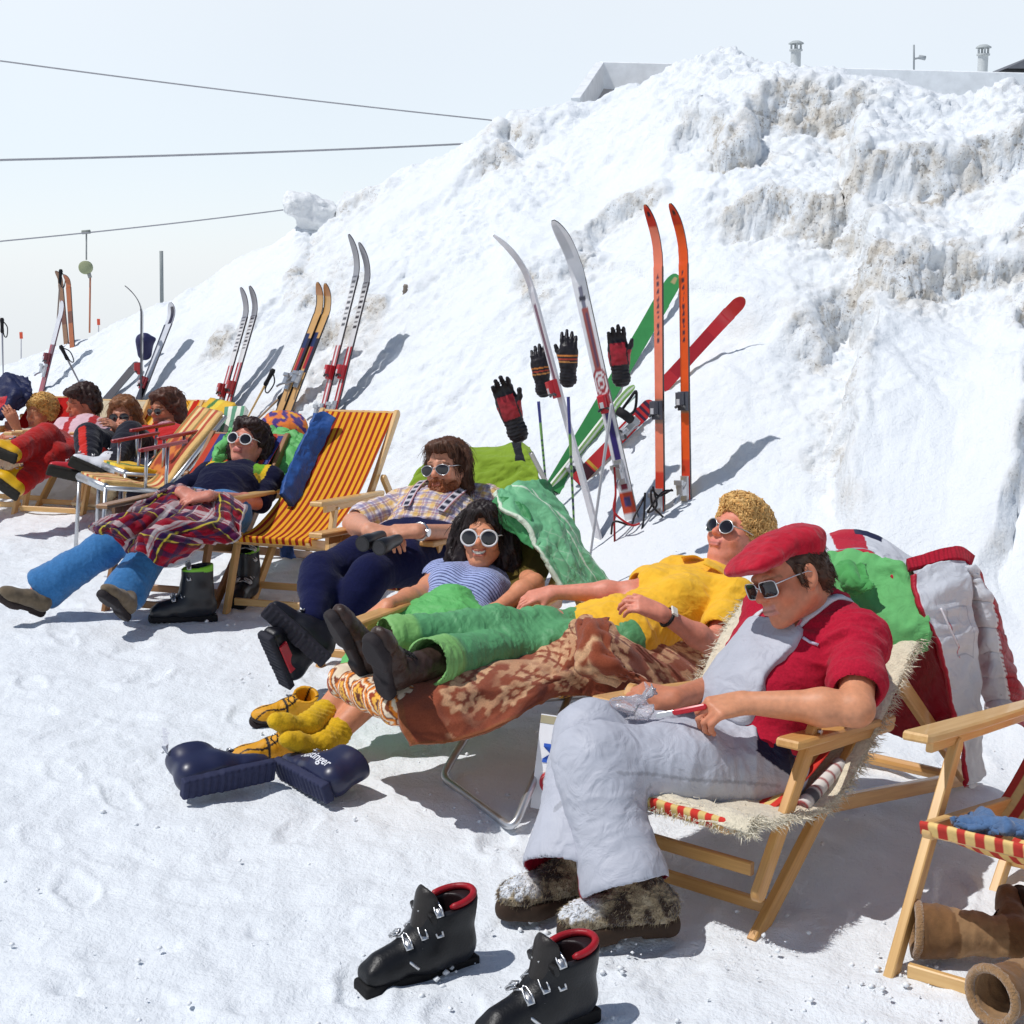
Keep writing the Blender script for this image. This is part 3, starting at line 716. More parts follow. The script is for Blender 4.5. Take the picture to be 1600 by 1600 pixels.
def wrinkle(segs, amp, F=26, low=5, seed=3, ridge=True, extra=None):
    """folds that run round a limb, crowding where `extra` (points, radius, gain) says"""
    def f(V):
        tot = np.zeros(len(V)); W = np.zeros(len(V)) + 1e-9
        for i, (a, b) in enumerate(segs):
            d, t = segd(V, A(*a), A(*b)); w = np.exp(-np.maximum(d - .02, 0) / .02); ax = nrm(A(*b) - A(*a))
            q = V * low + np.outer(V @ ax, ax) * (F - low) * .5
            tot += w * ((fbm(q, 3, seed + i, True) - .9) if ridge else fbm(q, 3, seed + i)); W += w
        g = np.full(len(V), .6)
        if extra:
            for p, r, k in extra: g = g + k * np.exp(-(np.linalg.norm(V - A(*p), axis=1) / r) ** 2)
        return amp * g * tot / W
    return f
def sunglasses(H, shape='round', frame_col=(.8, .8, .78), fm=None, w=.030, h=.028, tilt=0., drop=.0, rim=.0022, lens=None):
    fm = fm or M['plastic']; g = MB(); hp = H.hp; P2 = {}
    fr = None
    rings = []
    for q in (-1, 1):
        pts = []
        for k in range(28):
            a = 2 * pi * k / 28; ca, sa = cos(a), sin(a)
            if shape == 'round': x, z = w * ca, h * sa
            elif shape == 'aviator': x = w * ca * (1 - .16 * max(0, -sa)) - q * 0; z = h * sa * (1.0 if sa < 0 else .72); x += q * .004 * (1 if sa < 0 else 0) * abs(sa)
            else: e = .45; x = w * math.copysign(abs(ca) ** e, ca); z = h * math.copysign(abs(sa) ** e, sa)
            X = q * (w + .0065) + x; Z = -.001 - drop + z
            pts.append(hp(X, .106 - 2.2 * X * X + tilt * z, Z))
        rings.append(np.array(pts)); g.tube(pts, rim * H.hs, 6, frame_col, closed=True)
        o = q * (2 * w + .0065); ey = .106 - 2.2 * o * o
        g.tube([hp(o, ey, .004), hp(q * .078, .05, .006), hp(q * .080, .0, .004), hp(q * .078, -.025, -.008)], [.0022 * H.hs, .0022 * H.hs, .0018 * H.hs, .0016 * H.hs], 5, frame_col)
    g.tube([hp(-.0075, .107, .004 - drop), hp(0, .1085, .007 - drop), hp(.0075, .107, .004 - drop)], .0022 * H.hs, 5, frame_col)
    so = g.obj('sunglasses', fm, H.root, True)
    for ring in rings:
        c = ring.mean(0) + H.HF[1] * .003 * H.hs
        m = MB(); n = len(ring); mid = (ring + c) / 2 + H.HF[1] * .0022 * H.hs
        m.add(np.concatenate([ring, mid, [c + H.HF[1] * .0008]]), [[i, (i + 1) % n, n + (i + 1) % n, n + i] for i in range(n)] + [[n + i, n + (i + 1) % n, 2 * n] for i in range(n)])
        m.obj('lens', M['lens'], so, True)
    return so
def hair(H, prims, vox, col, seed=1, amp=.006, freq=60, strands=0, flow=None, length=.08, curl=0, rad=.0016, name='hair', stretch=None, keep=None, var=.35):
    """a hair mass plus loose strands or curls lying on it: one part"""
    prims = flat(prims); V, Q = sdf(prims, vox); V = relax(V, Q, 1); N = vnormals(V, Q)
    q = H.hl(V) * freq
    if stretch is not None: q = q * A(*stretch)
    V2 = V + N * (amp * fbm(q, 3, seed, True) - amp * .7)[:, None]
    c = np.broadcast_to(A(*col), V.shape) * (1 + var * fbm(q * .6, 2, seed + 3))[:, None]
    mb = MB(); mb.add(V2, Q.tolist(), c)
    if strands:
        r = np.random.RandomState(seed); ids = r.choice(len(V), min(strands, len(V)), False)
        for i in ids:
            p = V[i]; n = N[i]
            if keep is not None and not keep(H.hl(p[None])[0]): continue
            cc = A(*col) * (1 + var * (r.rand() * 2 - 1)) * 1.05
            if curl:
                t = nrm(np.cross(n, r.randn(3))); b = np.cross(n, t); R = curl * (.7 + .6 * r.rand()); ce = p + n * R * .25
                m = 9; a0 = r.rand() * 6; tilt = .5 * r.randn()
                pts = [ce + R * (cos(a0 + k * .72) * t + sin(a0 + k * .72) * (b * cos(tilt) + n * sin(tilt))) + n * k * .0006 for k in range(m)]
                mb.tube(pts, rad * (.7 + .6 * r.rand()), 4, cc)
            else:
                f = flow(H.hl(p[None])[0]); d = nrm(A(*f) @ H.HF); d = nrm(d - np.dot(d, n) * n * .8 + r.randn(3) * .13)
                L = length * (.5 + .8 * r.rand()); pts = []; x = p + n * .001
                for k in range(6):
                    pts.append(x); x = x + d * L / 5 + n * (.0016 * sin(k) - .0007 * k)
                    d = nrm(d + r.randn(3) * .10 + (A(*flow(H.hl(x[None])[0])) @ H.HF) * .3)
                mb.tube(pts, rad * np.array([.6, 1, 1, .9, .7, .2]), 3, cc, cap=False)
    return mb.obj(name, M['hair'], H.root, True)
def look(*v): return cv(*v)
# ================================================================ footwear
class Foot:
    """local frame of a boot: heel on the origin, x to the toe, z up the shaft"""
    def __init__(s, heel, toe, up, L=None):
        s.o = A(*heel); s.x = nrm(A(*toe) - s.o); s.L = np.linalg.norm(A(*toe) - s.o) if L is None else L
        s.z = nrm(A(*up) - np.dot(up, s.x) * s.x); s.y = np.cross(s.z, s.x); s.R = np.stack([s.x, s.y, s.z])
    def p(s, a, b, c): return s.o + s.x * a * s.L + s.y * b * s.L + s.z * c * s.L     # in boot lengths
    def cap(s, a, b, ra, rb=None, k=.05, op='+', ff=None): return cap(s.p(*a), s.p(*b), ra * s.L, (ra if rb is None else rb) * s.L, k * s.L, op, s.z if ff else None, ff or 1.0)
    def ell(s, c, r, k=.05, op='+'): return ell(s.p(*c), A(*r) * s.L, s.R, k * s.L, op)
    def box(s, c, h, r=.02, k=.02, op='+'): return rbox(s.p(*c), A(*h) * s.L, s.R, r * s.L, k * s.L, op)
    def cut(s, c, n, k=.01): m = s.L * 3; return half(s.p(*c), s.x * n[0] + s.y * n[1] + s.z * n[2], s.o - m, s.o + m, '&', k * s.L)
    def loc(s, V): return (V - s.o) @ s.R.T / s.L
def sole_prims(F, h=.1, w=1.0, heel=True, z0=0.0):
    o = [F.cap((.11, 0, z0 + h / 2), (.32, .0, z0 + h / 2), .115 * w, .105 * w, .02), F.cap((.32, 0, z0 + h / 2), (.70, .012, z0 + h / 2), .105 * w, .158 * w, .04), F.cap((.70, .012, z0 + h / 2), (.87, 0, z0 + h / 2), .158 * w, .115 * w, .04),
         F.cut((0, 0, z0 + h), (0, 0, 1), .02), F.cut((0, 0, z0), (0, 0, -1), .02)]
    if heel: o.append(F.box((.42, 0, z0 - .01), (.10, .4, .045), .01, .03, '-'))
    return o
def low_boot(parent, F, mat, col, sole_mat, sole_col, vox=.004, sh=.42, shaft_to=None, shr=.17, sole_h=.11, name='boot', paint=None, disp=None, cuff=None, laces=None, open_=False, w=1.0, collar=None, lean=.0):
    """soft boot: upper with shaft, outsole; optional laces and fluffy collar"""
    z = sole_h; top = (.22 + lean, 0, sh)
    pr = [F.cap((.14, 0, z + .09), (.45, 0, z + .11), .125 * w, .13 * w, .08), F.cap((.45, 0, z + .10), (.74, .012, z + .045), .135 * w, .135 * w, .08), F.ell((.82, .0, z + .05), (.165, .13 * w, .095), .08), cap(F.p(.2, 0, z + .12), F.p(*top) if shaft_to is None else shaft_to, .145 * w * F.L, shr * F.L, .10 * F.L)]
    pr.append(F.cut((0, 0, z - .015), (0, 0, -1), .01))
    tp = F.p(*top) if shaft_to is None else A(*shaft_to); tn = nrm(tp - F.p(.2, 0, z + .12))
    pr.append(half(tp, tn, F.o - F.L * 3, F.o + F.L * 3, '&', .008 * F.L))
    if open_: pr.append(cap(tp + tn * .05, F.p(.21, 0, z + .14), (shr - .025) * F.L, .11 * F.L, .01 * F.L, '-'))
    up = body(name, pr, vox, mat, parent, col, disp, paint)
    so = body('sole', sole_prims(F, sole_h, 1.04 * w), vox, sole_mat, up, sole_col)
    if laces is not None:
        m = MB()
        for k in range(5):
            t = k / 4; a = .56 - .30 * t; zz = z + .19 + .17 * t
            if zz > sh - .02: break
            for q in (-1, 1): m.tube([F.p(a, q * .075, zz - .01), F.p(a - .01, 0, zz + .028), F.p(a - .05, -q * .08, zz + .012)], .0022, 5, laces)
        m.obj('laces', M['cloth'], up, True)
    if collar is not None:
        m = MB(); u = nrm(np.cross(tn, F.y)); R = shr * F.L
        m.tube([tp + (cos(a) * u + sin(a) * F.y) * (R - .006) for a in np.linspace(0, 2 * pi, 20, endpoint=False)], .011, 7, collar, closed=True); m.obj('collar', M['wool'], up, True)
    return up
def ski_boot(parent, F, col, vox=.004, accent=None, buckles='wire', cuff_h=.80, lean=.06, liner=(.02, .02, .02), sole_col=(.02, .02, .022), mat='plastic', two=None, nb=4, tread=True, name='ski_boot', cuffb=True, tongue=None, flare=0., label=None, open_front=.0):
    """ski boot: shell, block sole, liner, buckles; upright in its own frame"""
    z = .10; top = (.20 + lean, 0, cuff_h)
    pr = [F.cap((.15, 0, z + .10), (.45, 0, z + .11), .135, .14, .08), F.cap((.45, 0, z + .13), (.78, 0, z + .075), .155, .128, .08), F.box((.80, 0, z + .045), (.15, .115, .07), .06, .06),
          F.cap((.18, 0, z + .15), (.17 + lean * .6, 0, .50), .165, .165, .10), F.cap((.17 + lean * .6, 0, .50), (top[0] - .05, 0, top[2]), .165, .175 + flare, .05), F.cap((.40, 0, z + .15), (.32 + lean * .6, 0, .50), .165, .155, .14), F.cap((.30 + lean * .6, 0, .50), (top[0] + .07, 0, top[2]), .155, .165 + flare, .08), F.cut((0, 0, z - .015), (0, 0, -1), .01)]
    tp = F.p(*top); tn = nrm(F.x * .16 + F.z); pr.append(half(tp - tn * .03, tn, F.o - F.L * 3, F.o + F.L * 3, '&', .02 * F.L))
    pr.append(cap(tp + tn * .1, F.p(.24, 0, .42), (.165 + flare) * F.L, .115 * F.L, .01 * F.L, '-'))
    pr.append(cap(tp + tn * .1 + F.x * .07 * F.L, F.p(.32 + lean * .6, 0, .45), (.145 + flare) * F.L, .10 * F.L, .01 * F.L, '-'))
    # seams of the overlapping flaps
    pr.append(F.cap((.50, .0, z + .245), (.30 + lean, .0, .95), .016, .016, .03, '-'))
    def paint(V, c, N):
        q = F.loc(V)
        if two is not None:
            m = (q[:, 2] > .47 - .25 * (q[:, 0] - .2)); c[m] = two
        if accent is not None:
            m = (q[:, 2] > cuff_h - .16) & (np.abs(q[:, 1]) > .02); c[m] = accent
        d = np.linalg.norm(V - tp - np.outer((V - tp) @ tn, tn), axis=1)
        m = (d < (.165 + flare) * F.L) & (q[:, 2] > .40) & ((N * (V - tp)).sum(1) < 0) & (np.abs((V - tp) @ tn) < .35 * F.L)
        c[m] = liner
        return c
    b = body(name, pr, vox, M[mat], parent, col, None, paint)
    if label: b['label'] = label
    sp = sole_prims(F, .105, 1.02) + [F.box((.5, 0, .05), (.46, .115, .05), .015, .03)]
    sp = [F.box((.20, 0, .05), (.21, .105, .052), .015, .02), F.box((.68, 0, .05), (.29, .118, .052), .03, .04), F.box((.45, 0, .065), (.2, .10, .04), .015, .03)]
    if tread:
        for k in range(13): sp.append(F.box((.06 + k * .073, 0, .0), (.012, .3, .014), .002, .004, '-'))
    body('sole', sp, vox, M['rubber'], b, sole_col)
    if tongue is not None:
        tg = [F.cap((.42 + lean, 0, .40), (.36 + lean * 1.4, 0, cuff_h - .03), .115, .125, .02, ff=None)]
        c0 = F.p(.34 + lean, 0, cuff_h - .1)
        tg.append(cap(F.p(.30 + lean, 0, .40), F.p(.26 + lean * 1.4, 0, cuff_h + .2), .125 * F.L, .15 * F.L, .01, '-'))
        body('tongue', tg, vox, M['leather'], b, tongue)
    # buckles
    for k in range(nb if cuffb else nb - 2):
        m = MB(); 
        if k < nb - 2 or nb < 3: a, zz, yy = .62 - .13 * k, z + .20 + .045 * k, .10
        else: a, zz, yy = .38 + lean * .4, cuff_h - .31 + .16 * (k - nb + 2), .15
        for q in ((1,) if buckles == 'one' else (1, -1)):
            c = F.p(a - .02, q * yy * .75, zz + .015); ax = nrm(F.x * .1 + F.y * q * .8 - F.z * .5)
            nn = nrm(F.z * .75 + F.y * q * .45 + F.x * .35); bx = nrm(np.cross(nn, ax)); ax = np.cross(bx, nn)
            L = F.L
            m.box(c + nn * .05 * L, (ax, bx, nn), (.05 * L, .028 * L, .010 * L), .002)
            e = c + nn * .065 * L
            m.tube([e + ax * .045 * L + bx * .022 * L, e + ax * .0 * L + bx * .026 * L + nn * .012 * L, e - ax * .075 * L + bx * .018 * L, e - ax * .09 * L, e - ax * .075 * L - bx * .018 * L, e - bx * .026 * L + nn * .012 * L, e + ax * .045 * L - bx * .022 * L], .0075 * L, 6)
            m.tube([F.p(a - .02, 0, zz + .07), c + nn * .03 * L], .012 * L, 6)
        m.obj('buckle', M['metal'], b, True)
    return b
# ================================================================ deck chairs
UPRIGHT = dict(Af=(.20, -.03), At=(1.08, .84), Bf=(.04, .33), Br=(1.36, .03), Ct=(.21, .475), Cb=(0, -.03), aF=(-.01, .515), aR=(.78, .455), Dt=(.82, .535), Db=(1.22, .10))
RECLINED = dict(Af=(0, -.03), At=(.86, .60), Bf=(-.10, .30), Br=(1.43, -.0), Ct=(.225, .465), Cb=(-.03, .12), aF=(.08, .455), aR=(.66, .38), Dt=(.73, .475), Db=(1.22, .07))
def stripes(cols, wid, n=12):
    cs = [lin(*c) for c in cols]; tot = sum(wid); ed = np.cumsum([0] + list(wid)) / tot
    def f(x):
        x = (x * n) % 1.0; o = np.zeros(x.shape + (3,))
        for i, c in enumerate(cs): o[(x >= ed[i]) & (x < ed[i + 1])] = c
        return o
    return f
STR_YR = stripes([(222, 156, 40), (150, 40, 30)], [.56, .44])
def deck_chair(label, o, back, lat, width, pr, paint, sag=.10, wood='wood', group='wooden deck chairs on the snow', parts=True, arms=True, nu=40, nv=150, canvas=True, cl=None):
    back = nrm(A(back[0], back[1], 0)); lat = nrm(A(lat[0], lat[1], 0)); o = A(o[0], o[1], 0)
    g = lambda k, s=0.0, dz=0.0: o + back * pr[k][0] + A(0, 0, pr[k][1] + dz) + lat * s
    ctr = o + lat * width / 2 + back * .5
    T = thing('deck_chair', label, 'deck chair', ctr, group)
    W = M[wood]; t = .024
    def sides(name, a, b, w, off, ra, rb, nm2=None):
        for s in (off, width - off):
            m = MB(); m.bar(g(a, s), g(b, s), w, t, lat, ra, rb); m.obj(name, W, T)
    sides('back_rail', 'Af', 'At', .046, .032, False, True)
    sides('seat_rail', 'Bf', 'Br', .042, .060, True, True)
    sides('front_leg', 'Cb', 'Ct', .044, .004, True, True)
    sides('back_strut', 'Dt', 'Db', .040, .004, True, True)
    if arms:
        for s in (.000, width):
            a, b = g('aF', s), g('aR', s); m = MB(); ax = nrm(b - a); L = np.linalg.norm(b - a); n = np.cross(lat, ax); n = n if n[2] > 0 else -n
            pts = [(0, -.03), (0, .03), (.02, .036), (.30 * L, .040), (.6 * L, .034), (L, .016), (L, -.016), (.6 * L, -.024), (.02, -.034)]
            m.prism(pts, a + n * .012, ax, lat, n, .022, .005)
            m.bar(a + ax * .10 - n * .018, b - n * .006, .034, .018, lat, False, True)
            m.obj('armrest', W, T)
    m = MB(); m.tube([g('At', .03), g('At', width - .03)], .015, 10); m.obj('top_rail', W, T)
    m = MB(); m.tube([g('Bf', .05), g('Bf', width - .05)], .016, 10); m.obj('front_rail', W, T)
    m = MB(); f = .16
    for k, (a, b) in enumerate((('Af', 'At'), ('Cb', 'Ct'))):
        pa = [g(a, s) * (1 - (.10 if k == 0 else .12)) + g(b, s) * (.10 if k == 0 else .12) for s in (.04, width - .04)]
        mm = MB(); mm.bar(pa[0], pa[1], .034, .018, np.cross(lat, A(0, 0, 1)), col=None); mm.obj('stretcher', W, T)
    pa = [g('Br', s) * .94 + g('Bf', s) * .06 for s in (.06, width - .06)]; mm = MB(); mm.tube(pa, .019, 10); mm.obj('rear_bar', W, T)
    for s in (-.014, width + .014):
        for k in ('Ct',):
            q = g(k, s); bm = MB(); bm.tube([q - lat * .004, q + lat * .004], .007, 8); bm.obj('bolt', M['metal'], T)
        q = g('Af', s) * .70 + g('At', s) * .30; bm = MB(); bm.tube([q - lat * .003, q + lat * .003], .006, 8); bm.obj('bolt', M['metal'], T)
    if canvas:
        At, Bf = A(*pr['At']), A(*pr['Bf']); e = At - Bf
        r = [At, At * .72 + Bf * .28 + A(.03, -sag * .55), At * .45 + Bf * .55 + A(.05, -sag), At * .25 + Bf * .75 + A(.02, -sag * 1.0), At * .10 + Bf * .90 + A(0, -sag * .55), Bf + A(-.012, .008), Bf + A(-.014, -.022)]
        cc = cl or .045
        ctrl = [[o + back * p[0] + A(0, 0, p[1] + .014 - (.016 if 0 < j < 4 and 0 < i < 5 else 0)) + lat * (cc + (width - 2 * cc) * j / 4) for j in range(5)] for i, p in enumerate(r)]
        sheet('canvas', ctrl, nu, nv, M['canvas'], T, th=.004, wr=.002, wf=(3, 10), paint=(lambda u, v, a, b, side: paint(v)), flip=True)
    return T
# ================================================================ the other deck chairs
RC = dict(UPRIGHT, Ct=(.36, .455), Cb=(-.02, -.05), aF=(.10, .53), aR=(1.25, .36), Bf=(.06, .345), Af=(.62, -.03), At=(1.55, .80), Br=(1.75, .02), Dt=(1.3, .55), Db=(1.6, .1))
deck_chair('red and cream striped deck chair with a blue cloth on its seat, at right edge', (.87, 3.22), (.6, .8), (.8, -.6), .56, RC, stripes([(196, 66, 56), (236, 200, 130)], [.5, .5], 11), wood='woodpale', sag=.24)
deck_chair('empty yellow and red striped deck chair between the bearded man and the tartan blanket', (-1.37, 6.93), (.3, .95), (.95, -.3), .49, UPRIGHT, stripes([(226, 160, 44), (150, 42, 30)], [.56, .44], 12), wood='woodpale', cl=.04)
deck_chair('deck chair with dark red and ochre canvas that the bearded man sits in', (-.80, 5.98), (.37, .93), (.93, -.37), .50, dict(UPRIGHT, At=(1.04, .68)), stripes([(120, 24, 30), (200, 140, 70), (60, 24, 30)], [.6, .15, .25], 9))
deck_chair('deck chair with olive canvas that the smiling woman sits in', (-.53, 4.80), (.37, .93), (.93, -.37), .46, dict(UPRIGHT, At=(.98, .62), aF=(-.01, .43), aR=(.74, .40), Ct=(.2, .40), Cb=(.13, .25), Af=(.33, .10)), stripes([(92, 78, 34), (78, 66, 30)], [.5, .5], 2))
deck_chair('dark brown deck chair that the woman under the tartan blanket sits in', (-1.95, 6.93), (.3, .95), (.95, -.3), .50, dict(UPRIGHT, At=(1.06, .72), aF=(.02, .475), Ct=(.2, .45)), stripes([(190, 70, 50), (60, 70, 130)], [.5, .5], 6), wood='wooddark')  # frame in a darker, browner beech than the other chairs
for (hx, hy, w_, cols, wid, n, lab) in ((-3.42, 10.2, .54, [(176, 24, 20), (160, 20, 18)], [.5, .5], 2, 'far deck chair with plain red canvas behind the fair haired woman'),
        (-2.95, 9.95, .52, [(214, 200, 172), (204, 188, 160)], [.5, .5], 2, 'far deck chair with plain beige canvas behind the man in red braces'),
        (-2.52, 9.95, .52, [(190, 40, 24), (226, 160, 40), (232, 196, 120)], [.4, .4, .2], 4, 'far deck chair with wide red and orange stripes behind the woman in sunglasses'),
        (-2.08, 9.75, .60, [(222, 170, 70), (196, 120, 50), (230, 200, 130), (170, 90, 40)], [.3, .2, .3, .2], 8, 'far deck chair with narrow ochre stripes behind the man in the red pullover')):
    b = nrm(A(.28, .96, 0)); l = nrm(A(.96, -.28, 0)); o = A(hx, hy, 0) - b * .35 - l * w_ / 2
    deck_chair(lab, o, b, l, w_, dict(UPRIGHT, At=(.96, .66)), stripes(cols, wid, n), nu=16, nv=60, wood='woodpale')
# ================================================================ man in the red cap, in the nearest chair
C9B = nrm(A(.633, .774, 0)); C9L = A(-.774, .633, 0); C9O = A(.6184, 3.417, 0)
deck_chair('nearest reclined deck chair covered with a sheepskin, man in red cap sitting in it', C9O, C9B, C9L, .56, RECLINED, stripes([(206, 60, 50), (220, 190, 120)], [.5, .5]))
H = H9 = Human('man in red flat cap, red t-shirt and pale grey bib trousers holding a knife', base=(.55, 3.75, 0)); J = H.J
LE = A(.774, -.633, 0)
hc = A(.570, 3.785, .305); J['hipL'] = hc + LE * .095; J['hipR'] = hc - LE * .095
ms = reach(hc, 1272, 975, .47, 1); shL = reach(ms, 1340, 1000, .185, -1); J['shL'] = shL; J['shR'] = 2 * ms - shL
H.torso_frame(); J['neck'] = ms + H.up * .045 + H.fw * .02
J['elL'] = reach(shL, 1338, 1108, .28, -1); J['wrL'] = reach(J['elL'], 1163, 1098, .275, -1)
J['elR'] = P(1150, 1070, 4.0); J['wrR'] = P(1052, 1092, 3.78)
J['anL'] = G(978, 1390, .13); J['anR'] = G(884, 1368, .13)
J['knL'] = reach(J['hipL'], 926, 1188, .49, -1); J['knR'] = J['knL'] + A(.005, .16, .005)
hd = reach(J['neck'], 1233, 900, .19, -1); H.set_head(hd, look(-.83, -.30, .47), look(-.28, .95, -.02), 1.03)
def dbg(H, nm):
    if os.environ.get('DBG'):
        J = H.J; print(nm, ' '.join('%s-%s %.2f' % (a, b, np.linalg.norm(J[a] - J[b])) for a, b in [x.split() for x in ('shL elL', 'elL wrL', 'shR elR', 'elR wrR', 'hipL knL', 'knL anL', 'hipR knR', 'knR anR', 'neck shL')]), 'torso %.2f' % np.linalg.norm(H.ms - H.mh), 'head', np.round(H.hc, 2), 'an', np.round(J['anL'], 2), np.round(J['anR'], 2), 'kn', np.round(J['knL'], 2), np.round(J['knR'], 2))
dbg(H, 'P9')
sk = lin(200, 128, 96)
pr = [H.torso(0), H.head()] + [H.arm(q) for q in 'LR'] + [H.leg(q, end=.55) for q in 'LR']
pr += [H.hand('L', look(-.93, -.16, .30), look(-.15, .80, .58), fingers=[(.85, 1.0, .5), (.8, 1.05, .5), (.75, 1.05, .5), (.7, 1.0, .5)], thumb=(.8, -.05, -.5)),
       H.hand('R', look(-.75, .12, -.1), look(.1, .8, .5), curl=(.7, .7, .4), thumb=(.9, .1, -.4))]
fp = H.face_paint(sk, lips=lin(196, 140, 130), blush=.55, brow=lin(150, 104, 74))
def pt(V, c, N):
    c = fp(V, c); d = segd(V, J['elL'], J['wrL'])[0]; m = sstep(.12, .06, d); return mix(c, lin(214, 150, 112), m * .8)
body('body', pr, .0036, M['skin'], H.root, sk, None, pt)
# red t-shirt
tee = [H.torso(.014, belly=.01)] + [H.arm(q, .018, 0, .62, .012) for q in 'LR'] + [cap(J['neck'] - H.up * .03, J['neck'] + H.up * .015, .075, .07, k=.03)]
tee.append(cap(J['neck'] + H.up * .01, J['neck'] + H.up * .12 + H.fw * .03, .066, .066, .006, '-'))
for q in 'L': e = nrm(J['elL'] - J['shL']); c = J['shL'] + e * .175; tee.append(cap(c + e * .02, c + e * .3, .056, .06, .006, '-'))
red = lin(176, 26, 52)
folds = wrinkle(H.bones([('shL', 'elL'), ('shR', 'elR')]) + [(H.mh, H.ms)], .010, 22, 6, 5, extra=[(J['shL'], .1, 1.0), (H.mh + H.up * .06, .13, -.6)])
tee.append(half(H.mh + H.up * .06, -H.up, H.mh - .3, H.mh + .3, '&', .01))
TEE = tree(body('t_shirt', tee, .0045, M['knit'], H.root, red, folds))
# trousers
thick = [.108, .102, .082, .078, .106]
tr = {q: [H.leg(q, .006, thick, .93)] for q in 'LR'}; hipp = [cap(J['hipR'] + H.up * .03, J['hipL'] + H.up * .03, .108, k=.05), cap(H.mh + H.up * .02, H.mh + H.up * .16 + H.fw * .02, 
.124, .122, k=.05)]
for q in 'LR':
    ax = nrm(J['an' + q] - J['kn' + q]); en = J['kn' + q] + (J['an' + q] - J['kn' + q]) * .93
    tr[q] += hipp; tr[q].append(cap(en - ax * .16, en + ax * .14, .072, .128, .006, '-'))
    tr[q].append(half(en + ax * .02, ax, en - .14, en + .2, '&', .003))
grey = lin(182, 184, 194); lining = lin(160, 20, 46)
ins = {}
def trp(V, c, N):
    for q in 'LR':
        a = J['kn' + q]; b = J['an' + q]; ax = nrm(b - a); en = a + (b - a) * .93; r = V - en; al = r @ ax; ra = r - np.outer(al, ax); rr = np.linalg.norm(ra, axis=1)
        m = (al > -.11) & (rr < .072 + (al + .16) / .30 * .056 + .006) & ((N * ra).sum(1) < -.3 * rr); c[m] = lining
    q = H.tloc(V); m = (q[:, 0] > .085) & (q[:, 2] < -.30) & (q[:, 2] > -.44) & (q[:, 1] < .085) & (q[:, 1] > -.05); c[m] = lin(26, 30, 58)
    for a, b in (('hipL', 'knL'), ('knL', 'anL'), ('hipR', 'knR'), ('knR', 'anR')):
        d, t = segd(V, J[a], J[b]); ba = nrm(J[b] - J[a]); sd_ = nrm(np.cross(ba, H.fw + H.up * .6)); r = (V - J[a]) - np.outer((V - J[a]) @ ba, ba); w_ = r @ sd_; top = (r @ np.cross(sd_, ba))
        m = (d < .125) & (t > .02) & (t < .985) & (np.abs(top) < .004) & (np.abs(w_) > .03); c[m] = c[m] * .72
    return c
fo = wrinkle(H.bones([('hipL', 'knL'), ('knL', 'anL'), ('hipR', 'knR'), ('knR', 'anR')]), .0065, 15, 5, 8, extra=[(J['knL'], .15, .8), (J['hipL'] + H.fw * .08, .16, 1.3), (J['knR'], .15, .6)])
for q in 'LR': body('trouser_leg', tr[q], .0045, M['nylon'], H.root, grey, fo, trp)
# bib with straps
bib = [H.torso(.028, belly=.016), rbox(H.tw(-.0, .12, -.235), (.115, .12, .16), H.TF, .03, .006, '&')]
bib.append(cap(H.tw(.20, .1, -.10), H.tw(.155, .1, -.24), .075, .06, .005, '-')); bib.append(cap(H.tw(-.20, .1, -.10), H.tw(-.155, .1, -.24), .075, .06, .005, '-'))
body('bib', bib, .004, M['nylon'], H.root, grey, wrinkle([(H.mh, H.ms)], .004, 14, 8, 2))
m = MB(); V, Q = None, None
for q in (1, -1):
    m = MB()
    pts = [H.tw(q * .085, .135, -.10), H.tw(q * .095, .118, -.03), H.tw(q * .10, .085, .035), H.tw(q * .095, .03, .062), H.tw(q * .085, -.04, .05), H.tw(q * .07, -.10, -.02)]
    pts = np.array([snap(TEE, p, .004)[0] for p in spline(pts, 24)]); ax = np.gradient(pts, axis=0)
    for i in range(23):
        n = snap(TEE, pts[i])[1]; s_ = nrm(np.cross(ax[i], n)); n2 = snap(TEE, pts[i + 1])[1]; s2 = nrm(np.cross(ax[i + 1], n2))
        a, b = pts[i], pts[i + 1]; wv = .012; t = .003
        m.add([a - s_ * wv + n * t, a + s_ * wv + n * t, b + s2 * wv + n2 * t, b - s2 * wv + n2 * t, a - s_ * wv - n * t, a + s_ * wv - n * t, b + s2 * wv - n2 * t, b - s2 * wv - n2 * t], [[0, 1, 2, 3], [4, 7, 6, 5], [0, 3, 7, 4], [1, 5, 6, 2]], lin(214, 214, 220))
    m.obj('brace', M['cloth'], H.root, True)
m = MB(); a = snap(TEE, H.tw(.088, .142, -.07), .008)[0]; m.box(a, H.TF, (.014, .004, .02), .002); m.obj('brace_buckle', M['metal'], H.root)
# zip on the chest of the shirt
m = MB(); m.tube([snap(TEE, p, .002)[0] for p in (H.tw(.125, .118, -.105), H.tw(.148, .11, -.108), H.tw(.17, .095, -.112))], .004, 6, lin(210, 205, 225)); m.obj('zip', M['cloth'], H.root, True)
# hair, ear level, below the cap
hr = [ell(H.hp(0, -.022, .03), (.081, .098, .076), H.HF, .01), ell(H.hp(0, -.075, -.02), (.066, .045, .055), H.HF, .02), cap(H.hp(.071, .02, .02), H.hp(.073, .022, -.018), .011, .008, .01), cap(H.hp(-.071, .02, .02), H.hp(-.073, .022, -.018), .011, .008, .01),
      ell(H.hp(0, .075, -.02), (.10, .065, .085), H.HF, .01, '-'), ell(H.hp(.082, -.008, -.012), (.024, .026, .036), H.HF, .01, '-'), ell(H.hp(-.082, -.008, -.012), (.024, .026, .036), H.HF, .01, '-')]
hair(H, hr, .0036, lin(66, 44, 30), 4, .005, 34, 1100, lambda q: (0, -.6, -.8), .03, rad=.0010, stretch=(1, .5, .3))
